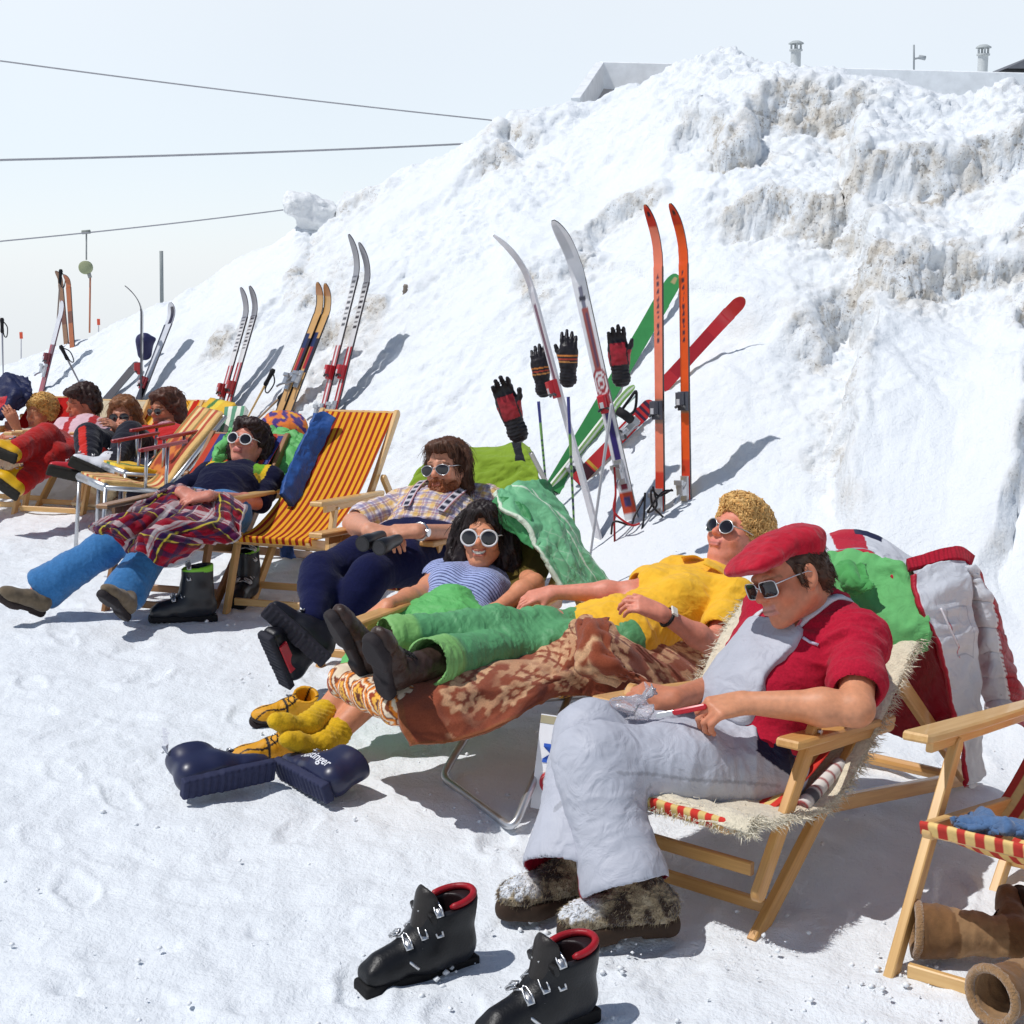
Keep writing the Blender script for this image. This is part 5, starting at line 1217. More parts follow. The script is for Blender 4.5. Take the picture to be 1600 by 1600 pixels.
# ================================================================ the four sunbathers at the far end of the row
def far_person(label, hc, ms, head, f, u, fem, hipd, le, arms, legs, sk, shirt, shpaint, legc, legpaint=None, hairf=None, glass=None, brow=None, sleeve=1.9, vest=None, lips=(170, 90, 80), stub=None, shr=.17, vox=.0075):
    H = Human(label, 'sunbathers at the far end of the row', fem, base=tuple(P(hc[0], hc[1] + 45, hc[2]))); J = H.J
    h = P(*hc); le = nrm(A(*le)); J['hipL'] = h + le * .09; J['hipR'] = h - le * .09
    m = reach(h, ms[0], ms[1], .42, 1); J['shL'] = m + le * shr; J['shR'] = m - le * shr
    H.torso_frame(); J['neck'] = m + H.up * .05 + H.fw * .015
    for q in 'LR':
        e, w, se, sw = arms[q]; J['el' + q] = reach(J['sh' + q], *e, .27, se); J['wr' + q] = reach(J['el' + q], *w, .24, sw)
        k, a, s1, s2 = legs[q]; J['kn' + q] = reach(J['hip' + q], *k, .43, s1); J['an' + q] = reach(J['kn' + q], *a, .39, s2)
    H.set_head(reach(J['neck'], *head, .185, 1), look(*f), look(*u), 1.03); dbg(H, label[:12])
    fp = H.face_paint(lin(*sk), lips=lin(*lips), blush=.45, brow=lin(*brow) if brow else None, stub=stub)
    pr = [H.torso(0), H.head()] + [H.arm(q) for q in 'LR'] + [H.leg(q) for q in 'LR']
    for q in 'LR': d = nrm(J['wr' + q] - J['el' + q]); pr.append(H.hand(q, d, TOW * .6 + A(0, 0, .6) - d * .01, curl=(.3, .4, .3)))
    body('body', pr, vox * .8, M['skin'], H.root, lin(*sk), None, lambda V, c, N: fp(V, c))
    t = [H.torso(.018)] + [H.arm(q, .016, 0, sleeve) for q in 'LR'] + [cap(J['neck'] - H.up * .02, J['neck'] + H.up * .02, .07, .066, k=.02)]
    body('shirt', t, vox, M['cloth'], H.root, lin(*shirt), wrinkle(H.bones([('shL', 'elL'), ('shR', 'elR')]) + [(H.mh, H.ms)], .010, 18, 7, 5), shpaint(H) if shpaint else None)
    t = [H.leg(q, .0, [.105, .095, .078, .074, .072], .97) for q in 'LR'] + [cap(J['hipR'], J['hipL'], .12, k=.05)]
    body('trousers', t, vox, M['cloth'], H.root, lin(*legc), wrinkle(H.bones([('hipL', 'knL'), ('knL', 'anL'), ('hipR', 'knR'), ('knR', 'anR')]), .010, 16, 6, 9), legpaint(H) if legpaint else None)
    if hairf: hairf(H)
    if glass: sunglasses(H, glass[0], lin(*glass[1]), M['plastic'], .029, .025, 0, .004, .003)
    return H
def std_hair(col, vol=1.0, side=.03, low=-.07, curl=0, n=420, seed=3, fl=.05):
    def f(H):
        hp = H.hp; v = .014 * vol
        hs = [ell(hp(0, -.03, .045), (.076 + v, .094 + v, .078 + v), H.HF, .01), ell(hp(0, -.07, -.02), (.075 + v, .06, .075), H.HF, .03)]
        if side: hs += [cap(hp(q * .075, -.03, .02), hp(q * (.075 + v * .5), -.03, low), side, side * .9, .03) for q in (-1, 1)]
        hs += [ell(hp(-.01, .05, .09), (.075, .05, .028), H.HF, .03), hairline(H, .10, -.03, (.077, .08, .105))]
        hair(H, hs, .008, lin(*col), seed, .014, 28, n, lambda q: (np.sign(q[0]) * .3, 0, -.8), fl, curl=curl, rad=.0016 if not curl else .0028)
    return f
red_str = lambda H: (lambda V, c, N: np.where(((np.abs(np.abs(H.tloc(V)[:, 0]) - .085) < .026) & (H.tloc(V)[:, 1] > -.02))[:, None], lin(170, 20, 24), c))
far_person('fair curly haired woman at the far left with raised arms, in a pale top', (42, 715, 10.1), (50, 690), (63, 646), (-.42, -.12, .9), (.05, .99, .1), True, 0, (.96, -.2, 0),
    {'R': ((18, 705), (16, 672), -1, 1), 'L': ((50, 712), (24, 664), -1, -1)}, {'R': ((-40, 712), (-60, 770), -1, -1), 'L': ((-20, 718), (-45, 775), -1, -1)}, (196, 128, 96), (206, 190, 170), None, (206, 190, 166), hairf=std_hair((204, 160, 90), 1.5, .035, -.05, .012, 420), brow=(150, 110, 70), sleeve=.6, shr=.15)
P2h = far_person('dark wavy haired man in pale pink shirt with wide red braces and red trousers', (122, 712, 9.7), (136, 672), (128, 630), (-.72, -.28, .6), (-.05, .98, .1), False, 0, (.93, -.3, 0),
    {'R': ((82, 690), (30, 683), -1, 1), 'L': ((150, 700), (110, 706), -1, -1)}, {'R': ((72, 682), (24, 706), -1, -1), 'L': ((86, 712), (30, 756), -1, -1)}, (186, 108, 78), (216, 178, 186), red_str, (176, 20, 14), hairf=std_hair((52, 30, 24), 1.0, .02, -.05), brow=(60, 36, 28), sleeve=1.2)
def blackred(H):
    def f(V, c, N):
        J = H.J
        for a, b in (('hipR', 'knR'), ('knR', 'anR')):
            ba = J[b] - J[a]; t = np.clip((V - J[a]) @ ba / (ba @ ba), 0, 1); r = V - J[a] - t[:, None] * ba; s_ = nrm(np.cross(ba, TOW)); d = np.linalg.norm(r, axis=1)
            m = (np.abs(r @ s_) < .024) & (r @ TOW > 0) & (d < .12) & (t > .02) & (t < .98); c[m] = lin(196, 34, 22)
        return c
    return f
P3h = far_person('light brown haired woman in sunglasses and navy trousers with red stripe, chin on hand', (206, 712, 9.5), (188, 690), (193, 650), (-.05, -.12, .98), (-.04, .99, .1), True, 0, (.97, -.15, 0),
    {'R': ((160, 706), (176, 676), -1, -1), 'L': ((225, 700), (186, 672), -1, -1)}, {'R': ((138, 682), (138, 734), -1, -1), 'L': ((204, 678), (176, 732), -1, -1)}, (200, 136, 108), (224, 222, 228),
    lambda H: (lambda V, c, N: np.where((np.abs(H.tloc(V)[:, 0]) > .085)[:, None], lin(24, 26, 50), c)), (18, 18, 34), blackred, hairf=std_hair((126, 82, 50), 1.3, .035, -.10, 0, 260, 5, .09), glass=('round', (60, 36, 40)), shr=.15)
far_person('long haired bearded man in sunglasses and red pullover with checked collar', (272, 735, 9.3), (264, 686), (259, 640), (-.55, -.12, .8), (-.05, .99, .08), False, 0, (.95, -.25, 0),
    {'R': ((222, 716), (250, 714), -1, -1), 'L': ((300, 712), (268, 712), -1, -1)}, {'R': ((215, 740), (205, 780), -1, -1), 'L': ((235, 742), (225, 782), -1, -1)}, (186, 118, 88), (190, 24, 24),
    lambda H: (lambda V, c, N: np.where((np.linalg.norm(V - H.J['neck'] - H.up * .01, axis=1) < .088)[:, None], lin(206, 150, 160) * (1 - .5 * (np.sin(V @ H.le * 200) * np.sin(V @ H.up * 200) > 0))[:, None], c)), (30, 30, 50), hairf=std_hair((84, 50, 36), 1.5, .036, -.09, 0, 300, 7, .07), glass=('aviator', (120, 90, 70)), brow=(90, 56, 40), stub=(lin(96, 58, 40), .8))
# ski boots on their feet
for H, q, col, acc, two in ((P2h, 'R', (220, 168, 24), None, (24, 26, 54)), (P2h, 'L', (222, 172, 22), None, None), (P3h, 'R', (190, 44, 50), (226, 226, 230), None), (P3h, 'L', (226, 226, 230), (26, 32, 60), None)):
    J = H.J; a, k = J['an' + q], J['kn' + q]; up = nrm(k - a); hx = nrm(A(-.75, -.65, .12)); x = nrm(hx - np.dot(hx, up) * up); h = a - up * .115 - x * .06
    if h[2] < .0: h = h + A(0, 0, -h[2])
    F = Foot(h, h + x * .3, up, .31); ski_boot(H.root, F, lin(*col), .008, accent=lin(*acc) if acc else None, two=lin(*two) if two else None, cuff_h=.78, liner=lin(40, 34, 30), sole_col=lin(40, 36, 30), nb=3, tread=False)
# ================================================================ the lounger, its pad and the brown blanket
t = thing('sun_lounger', 'tubular metal lounger with flower patterned pad under the brown blanket', 'lounger', P(860, 1150, 4.5))
lat = A(.23, -.46, 0) * .98; un = nrm(lat)
FtN, FtF = P(628, 1108, 4.18), P(540, 1062, 4.50)         # foot end, near and far corner
near = [FtN, P(800, 1075, 4.42), P(960, 1060, 4.72), P(1120, 1040, 5.0), P(1185, 930, 5.35)]
far = [FtF] + [p + (FtF - FtN) for p in near[1:]]
for rail in (near, far):
    m = MB(); m.tube(spline(np.array(rail) - A(0, 0, .045), 40), .013, 10); m.obj('side_tube', M['alu'], t, True)
m = MB(); m.tube([near[0] - A(0, 0, .045), far[0] - A(0, 0, .045)], .013, 10); m.obj('end_tube', M['alu'], t, True)
for a, b, c0, c1 in (((690, 1214), (802, 1296), .12, .12), ((880, 1180), (985, 1250), .55, .55)):
    g0, g1 = G(*a, .012), G(*b, .012); tp1 = (near[1] * .45 + near[2] * .55 if c0 < .3 else near[3]) - A(0, 0, .04); tp0 = tp1 + (FtF - FtN)
    pts = [tp0] + [g0 + (tp0 - g0) * .10 * (1 - s_) ** 2 + (g1 - g0) * .09 * s_ ** 2 for s_ in np.linspace(0, 1, 6)] + [g1 + (g0 - g1) * .09 * (1 - s_) ** 2 + (tp1 - g1) * .10 * s_ ** 2 for s_ in np.linspace(0, 1, 6)] + [tp1]
    if c0 > .3: pts = [tp0, G(1010, 1140, .012), G(1100, 1205, .012), tp1]
    m = MB(); m.tube(pts, .0125, 10); m.obj('leg', M['alu'], t, True)
# floral pad: puffy slab
def florals(U, seed=1):
    """warm retro flowers"""
    q = U * 9.0; i = np.floor(q); f = q - i - .5
    h = (np.sin(i[:, 0] * 12.9 + i[:, 1] * 78.2 + seed) * 43758.5) % 1.0
    r = np.hypot(f[:, 0], f[:, 1]) * 2; a = np.arctan2(f[:, 1], f[:, 0]); r = r * (1 + .18 * np.cos(a * 7 + h * 6))
    c = np.zeros((len(U), 3)) + lin(232, 212, 184)
    for lo, col in ((1.0, (120, 60, 34)), (.86, (226, 130, 40)), (.66, (240, 222, 190)), (.52, (150, 60, 30)), (.36, (236, 176, 70)), (.18, (96, 46, 30))): c[r < lo] = lin(*col)
    return c
NP = nrm(np.cross(near[1] - near[0], far[0] - near[0])); NP = NP if NP[2] > 0 else -NP
pads = []
for i in range(len(near) - 1):
    for s_ in (.05, .28, .5, .72, .95):
        a = near[i] * (1 - s_) + far[i] * s_; b = near[i + 1] * (1 - s_) + far[i + 1] * s_
        if i == 0: a = a - nrm(b - a) * .02
        pads.append(cap(a, b, .050, k=.035))
pu = nrm(near[1] - near[0])
body('pad', pads, .006, M['cloth'], t, None, lambda V: .008 * np.cos((V @ pu) * 22) + .006 * fbm(V * 8, 2, 4), lambda V, c, N: florals(np.stack([(V - FtN) @ pu, (V - FtN) @ un + .6 * V[:, 2]], 1)))
# blanket: from the near hem over the pad to the far side
bl = thing('fleece_blanket', 'brown fleece blanket with beige flowers spread over the lounger', 'blanket', P(880, 1120, 4.4))
ft = FtN - (FtF - FtN) * .0
def col_pts(*c): return [P(*p) for p in c]
rows = [col_pts((641, 1164, 4.08), (628, 1140, 4.09), (622, 1110, 4.12), (612, 1085, 4.22), (590, 1072, 4.34), (560, 1060, 4.48)),
        col_pts((715, 1158, 4.12), (708, 1120, 4.15), (700, 1085, 4.19), (690, 1058, 4.27), (668, 1046, 4.40), (630, 1036, 4.54)),
        col_pts((785, 1134, 4.20), (782, 1100, 4.25), (778, 1070, 4.29), (770, 1045, 4.37), (748, 1034, 4.50), (710, 1024, 4.64)),
        col_pts((850, 1094, 4.36), (858, 1070, 4.38), (862, 1055, 4.41), (856, 1032, 4.48), (830, 1020, 4.60), (790, 1010, 4.74)),
        col_pts((905, 1086, 4.45), (908, 1064, 4.46), (906, 1040, 4.48), (902, 1010, 4.52), (880, 995, 4.64), (850, 985, 4.80)),
        col_pts((960, 1096, 4.50), (955, 1060, 4.51), (940, 1020, 4.53), (922, 985, 4.56), (905, 972, 4.64), (890, 975, 4.80)),
        col_pts((1040, 1110, 4.62), (1030, 1070, 4.64), (1010, 1030, 4.67), (985, 1000, 4.70), (955, 978, 4.72), (935, 965, 4.78)),
        col_pts((1115, 1112, 4.80), (1105, 1080, 4.82), (1090, 1050, 4.84), (1065, 1022, 4.86), (1035, 1006, 4.90), (1010, 1000, 4.96)),
        col_pts((1165, 1100, 5.0), (1160, 1075, 5.02), (1150, 1050, 5.04), (1135, 1028, 5.06), (1105, 1015, 5.1), (1080, 1010, 5.16))]
b1, b2, b3 = lin(150, 78, 54), lin(224, 178, 136), lin(116, 56, 40)
def bpaint(u, v, a, b, side):
    U = np.stack([a, b], -1); n = fbm(U * 5.5, 3, 7) + .25 * fbm(U * 22, 2, 9)
    c = np.zeros(u.shape + (3,)) + b1; c = mix(c, b3, sstep(.0, .3, n) * .8)
    big = np.zeros_like(u)
    for cx, cy, R in ((.22, .16, .075), (.40, .36, .07), (.42, .12, .07), (.66, .34, .07), (.62, .08, .06), (.95, .16, .075), (1.10, .42, .07), (1.12, .12, .06), (1.35, .28, .07)):
        dx, dy = a - cx + .02 * noise(U * 9, 2), b - cy; r = np.hypot(dx, dy) / R; an = np.arctan2(dy, dx); k = r * (1.15 + .16 * np.cos(an * 8 + cx * 9))
        big = np.maximum(big, sstep(1.0, .86, k) * sstep(.45, .62, k)); big = np.maximum(big, sstep(.30, .2, k) * .8)
    sm = np.zeros_like(u)
    for gx, gy in ((.30, .30), (.55, .24), (.75, .16), (.86, .36), (1.02, .28), (1.2, .30), (1.3, .12)):
        x = (a - gx) * 20; y = (b - gy) * 20; x, y = (x + y) * .707, (x - y) * .707
        fx, fy = x - np.round(x), y - np.round(y); an = np.arctan2(fy, fx); r = np.hypot(fx, fy) * (1 + .25 * np.cos(4 * an))
        sm = np.maximum(sm, sstep(.42, .34, r) * (np.abs(x) < 2.2) * (np.abs(y) < 1.6))
    vine = sstep(.035, .012, np.abs(b - .26 - .09 * np.sin(a * 7) - .03 * np.sin(a * 17))) * .7
    m = np.clip(np.maximum(np.maximum(big, sm), vine) * (.82 + .5 * fbm(U * 30, 2, 4)), 0, 1)
    m = np.maximum(m, .62 * sstep(.10, .22, fbm(U * 15 + 3, 3, 12)) * sstep(-.1, .15, fbm(U * 3 + 9, 2, 4)))
    m = m * sstep(.13, .17, a) * sstep(.0, .03, b)
    c = mix(c, b2, m)
    hem = ((a < .022) | (b < .014)) * 1.0; c = mix(c, lin(150, 88, 56), hem); return c
sheet('fleece', rows, 230, 130, M['plush'], bl, .014, .012, (4, 4), 5, bpaint, lump=.004)
# fold thrown back over her hips
fold = [[P(1012, 1066, 4.36), P(985, 1060, 4.37), P(962, 1068, 4.38)], [P(962, 1040, 4.37), P(936, 1030, 4.36), P(905, 1052, 4.38)], [P(950, 1000, 4.42), P(926, 990, 4.41), P(905, 1015, 4.42)], [P(948, 972, 4.50), P(928, 966, 4.50), P(908, 975, 4.52)]]
sheet('fold', fold, 40, 26, M['plush'], bl, .022, .02, (6, 10), 8, lambda u, v, a, b, s_: mix(np.zeros(u.shape + (3,)) + b1, b2, sstep(.15, .4, fbm(np.stack([a * 10, b * 16], -1), 3, 4))), lump=.004)
# basket behind the chair
t = thing('wicker_basket', 'wicker basket whose arched handle shows beside the brown blanket', 'basket', G(1105, 1190))
bc = P(1100, 1150, 4.35); m = MB()
arc = [bc + A(cos(a) * .10, -sin(.3) * 0, 0) + A(0, 0, .02 + sin(a) * .155) for a in np.linspace(0, pi, 40)]
m.tube(arc, .0095, 8, np.array([lin(196, 130, 60) * (1 if k % 3 else .45) for k in range(40)])); m.obj('handle', M['suede'], t, True)
m = MB()
for k in range(9):
    R = .105 - .003 * (8 - k); m.tube([bc + A(cos(a) * R, sin(a) * R * .7, .02 - .022 * (8 - k)) for a in np.linspace(0, 2 * pi, 36, endpoint=False)], [.012, .010] * 18, 6, lin(172, 112, 52) * (.9 + .1 * (k % 2)), closed=True)
m.obj('body', M['suede'], t, True)
# magazine leaning below the lounger
t = thing('magazine', 'glossy magazine with big blue and red letters standing under the lounger', 'magazine', G(850, 1265))
a, b = G(832, 1262, .02), G(905, 1275, .02); ax = nrm(b - a); up = nrm(A(.12, .25, 1)); n = nrm(np.cross(ax, up)); up = np.cross(n, ax)
m = MB(); m.box(a + ax * .10 + up * .14, (ax, up, n), (.105, .14, .006), .001, lin(232, 232, 236)); m.box(a + ax * .10 + up * .265, (ax, up, n), (.104, .012, .0075), .001, lin(170, 160, 130)); mg = m.obj('pages', M['paint'], t)
def text(s, o, ax, up, size, col, parent, name='lettering', mat='paint', off=.002, onto=None):
    cu = bpy.data.curves.new('txt', 'FONT'); cu.body = s; cu.size = size; cu.extrude = .0006; cu.offset = size * .012
    ob = link(bpy.data.objects.new('txt', cu)); dg = bpy.context.evaluated_depsgraph_get(); me = bpy.data.meshes.new_from_object(ob.evaluated_get(dg))
    co = np.zeros(len(me.vertices) * 3); me.vertices.foreach_get('co', co); co = co.reshape(-1, 3); Fs = [list(p.vertices) for p in me.polygons]
    bpy.data.objects.remove(ob, do_unlink=True); ax = nrm(ax); up = nrm(A(*up) - np.dot(up, ax) * ax); n = np.cross(ax, up)
    V = A(*o) + co[:, :1] * ax + co[:, 1:2] * up + (co[:, 2:] + off) * n
    if onto is not None:
        for i, p in enumerate(V):
            l, nn, k, d = onto.ray_cast(tuple(p + n * .15), tuple(-n))
            if l is not None: V[i] = A(*l) + n * (.0012 + (.0012 if co[i, 2] > 0 else 0))
    return mesh(name, V, Fs, M[mat], parent, col, None, False)
if np.dot(n, TOW) < 0: n = -n
text('M', a + ax * .018 + up * .20 + n * .006, -up, ax, .085, lin(40, 90, 190), mg); text('O', a + ax * .018 + up * .118 + n * .006, -up, ax, .085, lin(200, 50, 60), mg)
# ================================================================ clothes and cushions hung over the chairs
def rowsP(*rows): return [[P(*p) for p in r] for r in rows]
green, lime = lin(78, 160, 82), lin(130, 158, 44)
def cl(c): return lambda u, v, a, b, s_: np.zeros(u.shape + (3,)) + c
# green quilted jacket
t = thing('quilted_jacket', 'green quilted jacket with white piping hung over the chair of the smiling woman', 'jacket', P(890, 930, 5.6))
def quilt(u, v, a, b, s_):
    c = np.zeros(u.shape + (3,)) + lin(116, 184, 136); w = lin(214, 226, 206)
    s = lambda d, r=.0035: sstep(r * 1.5, r * .6, np.abs(d))
    q = sstep(.50, .54, u) * sstep(.9, .88, v) * np.maximum(s(((a + b) * 14) % 1 - .5, .035), s(((a - b) * 14) % 1 - .5, .035)) * .28
    c = mix(c, w, q)
    c = mix(c, w, np.maximum(s(b - .10 - .12 * u - .10 * np.sin(u * 2.2), .0028), s(v - .52 - .30 * u, .008) * (u > .12)))
    c = mix(c, w, sstep(.022, .012, v)); m = (v > .78) & (u < .12); c[m] = lin(50, 110, 70); return c
sheet('jacket_body', rowsP([(772, 772, 5.45), (792, 762, 5.50), (815, 754, 5.54), (838, 751, 5.58), (854, 754, 5.62)],
    [(790, 800, 5.36), (812, 790, 5.42), (835, 783, 5.48), (858, 785, 5.54), (880, 797, 5.60)],
    [(828, 832, 5.30), (846, 826, 5.36), (866, 824, 5.42), (886, 828, 5.48), (906, 842, 5.54)],
    [(846, 872, 5.26), (864, 868, 5.30), (886, 866, 5.36), (908, 872, 5.42), (930, 884, 5.48)],
    [(880, 928, 5.22), (900, 928, 5.26), (920, 930, 5.30), (942, 930, 5.36), (962, 928, 5.40)]), 150, 110, M['nylon'], t, .02, .014, (5, 7), 3, quilt, lump=.006)
sheet('jacket_flap', rowsP([(776, 776, 5.44), (800, 780, 5.42), (824, 796, 5.40)], [(770, 800, 5.44), (800, 806, 5.38), (832, 826, 5.34)], [(790, 824, 5.42), (814, 840, 5.36), (834, 858, 5.30)]), 40, 40, M['nylon'], t, .015, .01, (8, 8), 4, cl(lin(66, 142, 86)), lump=.005)
# gingham cloth below it
t = thing('gingham_cloth', 'red and white checked cloth tucked beside the head of the smiling woman', 'cloth', P(828, 845, 5.6))
sheet('cloth', rowsP([(812, 812, 5.62), (838, 822, 5.60)], [(818, 832, 5.60), (842, 846, 5.58)], [(830, 848, 5.60), (850, 872, 5.56)]), 50, 40, M['cloth'], t, .01, .008, (8, 8), 7,
    lambda u, v, a, b, s_: mix(np.zeros(u.shape + (3,)) + lin(226, 212, 214), lin(170, 30, 60), (((a * 70) % 1 < .5) * .5 + ((b * 70) % 1 < .5) * .5)))
# lime jacket
t = thing('lime_jacket', 'lime green jacket with a black shoulder patch draped behind the bearded man', 'jacket', P(740, 790, 6.75))
def limep(u, v, a, b, s_):
    c = np.zeros(u.shape + (3,)) + lime; m = (v > .80) & (v < .885) & (u < .42); c[m] = lin(22, 22, 30); return c
sheet('jacket_body', rowsP([(652, 742, 6.66), (672, 716, 6.72), (705, 702, 6.74), (740, 699, 6.72), (775, 698, 6.68), (806, 693, 6.64), (828, 699, 6.60)],
    [(640, 765, 6.60), (668, 742, 6.62), (705, 728, 6.64), (742, 724, 6.62), (778, 722, 6.58), (812, 716, 6.54), (836, 722, 6.50)],
    [(634, 788, 6.54), (662, 772, 6.54), (705, 758, 6.56), (746, 752, 6.54), (784, 750, 6.50), (816, 746, 6.46), (842, 748, 6.42)],
    [(640, 800, 6.50), (668, 790, 6.48), (708, 786, 6.50), (748, 780, 6.48), (786, 778, 6.44), (818, 774, 6.40), (842, 772, 6.36)]), 90, 150, M['cloth'], t, .016, .016, (6, 4), 13, limep, lump=.008)
# green anorak pillow behind the woman under the tartan, blue anorak on the empty chair, flowered cushion
t = thing('green_anorak', 'bright green anorak bunched as a pillow behind the woman under the tartan blanket', 'jacket', P(420, 770, 7.6))
sheet('anorak', rowsP([(362, 672, 7.86), (395, 664, 7.90), (435, 672, 7.90), (470, 690, 7.84)], [(342, 700, 7.78), (388, 694, 7.84), (436, 692, 7.84), (490, 708, 7.74)], [(332, 722, 7.70), (384, 726, 7.74), (440, 728, 7.72), (480, 742, 7.62)], [(338, 745, 7.62), (388, 760, 7.62), (432, 762, 7.60), (460, 775, 7.52)]), 90, 110, M['nylon'], t, .05, .03, (5, 5), 3, cl(lin(104, 184, 104)), lump=.006)
t = thing('blue_anorak', 'blue anorak hanging over the left rail of the empty striped deck chair', 'jacket', P(470, 830, 7.24))
sheet('anorak', rowsP([(492, 646, 7.76), (508, 645, 7.79), (524, 652, 7.77)], [(478, 676, 7.68), (494, 682, 7.70), (506, 692, 7.72)], [(460, 712, 7.56), (476, 720, 7.58), (488, 730, 7.60)], [(446, 744, 7.42), (460, 752, 7.44), (472, 762, 7.48)], [(438, 772, 7.32), (450, 785, 7.34), (458, 800, 7.38)]), 90, 50, M['nylon'], t, .03, .010, (5, 5), 5, cl(lin(44, 84, 150)), lump=.004)
sheet('anorak_sleeve', rowsP([(440, 780, 7.46), (462, 790, 7.46)], [(432, 820, 7.42), (456, 830, 7.42)], [(440, 870, 7.36), (460, 872, 7.36)]), 40, 24, M['nylon'], t, .03, .014, (7, 7), 6, cl(lin(40, 76, 140)), lump=.01)
t = thing('flowered_cushion', 'orange and purple flowered cushion standing behind the dark curly head', 'cushion', P(443, 692, 8.1))
def flw(u, v, a, b, s_):
    U = np.stack([a, b], -1); c = np.zeros(u.shape + (3,)) + lin(70, 48, 120); n = fbm(U * 22, 2, 5); c = mix(c, lin(222, 120, 50), sstep(-.02, .06, n)); c = mix(c, lin(226, 160, 40), sstep(.28, .34, fbm(U * 16 + 4, 2, 9))); return c
sheet('cushion', rowsP([(416, 656, 8.12), (430, 650, 8.14), (452, 650, 8.14), (472, 653, 8.12)], [(412, 668, 8.07), (428, 666, 8.0), (454, 666, 8.0), (476, 668, 8.07)], [(412, 684, 8.05), (428, 684, 7.98), (456, 684, 7.98), (476, 686, 8.05)], [(416, 698, 8.07), (430, 700, 8.05), (454, 700, 8.05), (474, 698, 8.07)]), 40, 46, M['cloth'], t, .06, .004, (6, 6), 2, flw)
# tartan blanket
t = thing('tartan_blanket', 'red, navy and white tartan blanket over the lap of the woman in blue trousers', 'blanket', P(290, 830, 6.8))
def tartan(u, v, a, b, s_):
    c = np.zeros(u.shape + (3,)) + lin(142, 16, 38)
    def band(x, lo, hi): x = (x * 5.2) % 1.0; return ((x > lo) & (x < hi)) * 1.0
    for x in (a, b):
        for lo, hi, col, al in ((0, .13, (206, 200, 200), .62), (.16, .32, (20, 24, 70), .72), (.30, .335, (206, 190, 60), .8), (.335, .42, (26, 40, 40), .6), (.60, .70, (20, 34, 70), .7), (.70, .71, (226, 220, 214), .5), (.07, .085, (150, 30, 50), .9)):
            c = mix(c, lin(*col), band(x + .07 * 0, lo, hi) * al)
    return c
sheet('tartan', rowsP([(246, 770, 6.84), (275, 758, 6.90), (300, 762, 6.95), (325, 770, 6.95), (352, 774, 6.88), (384, 786, 6.80)],
    [(222, 786, 6.78), (256, 782, 6.82), (290, 786, 6.82), (322, 792, 6.80), (352, 800, 6.74), (378, 812, 6.72)],
    [(196, 802, 6.68), (232, 798, 6.70), (268, 806, 6.68), (306, 806, 6.66), (346, 822, 6.64), (374, 842, 6.64)],
    [(166, 812, 6.63), (206, 812, 6.60), (226, 836, 6.62), (262, 816, 6.54), (296, 834, 6.56), (340, 846, 6.64)],
    [(140, 822, 6.64), (180, 828, 6.58), (208, 846, 6.60), (226, 838, 6.50), (268, 846, 6.50), (318, 852, 6.62)],
    [(146, 828, 6.66), (176, 836, 6.62), (204, 862, 6.62), (222, 862, 6.48), (246, 882, 6.50), (272, 880, 6.58)]), 150, 150, M['plush'], t, .016, .016, (6, 6), 3, tartan, lump=.010)
# sheepskin on the nearest chair
t = thing('sheepskin', 'cream sheepskin lining the nearest reclined deck chair', 'sheepskin', C9O + C9B * .4 + C9L * .28)
pr_ = [(.845, .585), (.74, .525), (.60, .405), (.46, .300), (.30, .235), (.12, .255), (-.02, .28), (-.09, .305), (-.115, .28)]
ctrl = [[C9O + C9B * s_ + A(0, 0, z + .021) + C9L * l for l in (-.015, .12, .28, .44, .57)] for s_, z in pr_]
def skin_wave(u, v, a, b): return .012 * fbm(np.stack([a * 9, b * 9], -1), 3, 4)
sk_ = sheet('fleece', ctrl, 90, 50, M['wool'], t, .014, .004, (5, 5), 3, cl(lin(228, 216, 190)), fn=skin_wave)
m = MB(); r = np.random.RandomState(3); C = spline(np.array(ctrl), 120)
for k in range(5200):
    i = r.randint(0, 119); e_ = r.rand()
    if e_ < .5: row = C[i]; j = 0 if r.rand() < .6 else 4; p = row[j]; out = (row[j] - row[2]); out = nrm(out)
    elif e_ < .72: p = C[119][0] + (C[119][4] - C[119][0]) * r.rand(); out = nrm(-C9B - A(0, 0, .8))
    else: p = C[i][0] + (C[i][4] - C[i][0]) * r.rand(); out = nrm(r.randn(3) * .8 + A(0, 0, .7))
    p = p + r.randn(3) * .006; d = nrm(out * .8 + r.randn(3) * .45 - A(0, 0, .25)); L = (.024 if e_ < .5 else .013) * (.5 + r.rand()); w_ = nrm(np.cross(d, r.randn(3))) * .0016
    c = lin(234, 224, 200) * (.75 + .35 * r.rand()); m.add([p - w_, p + w_, p + d * L], [[0, 1, 2]], c)
m.obj('wool_tufts', M['wool'], sk_, True)
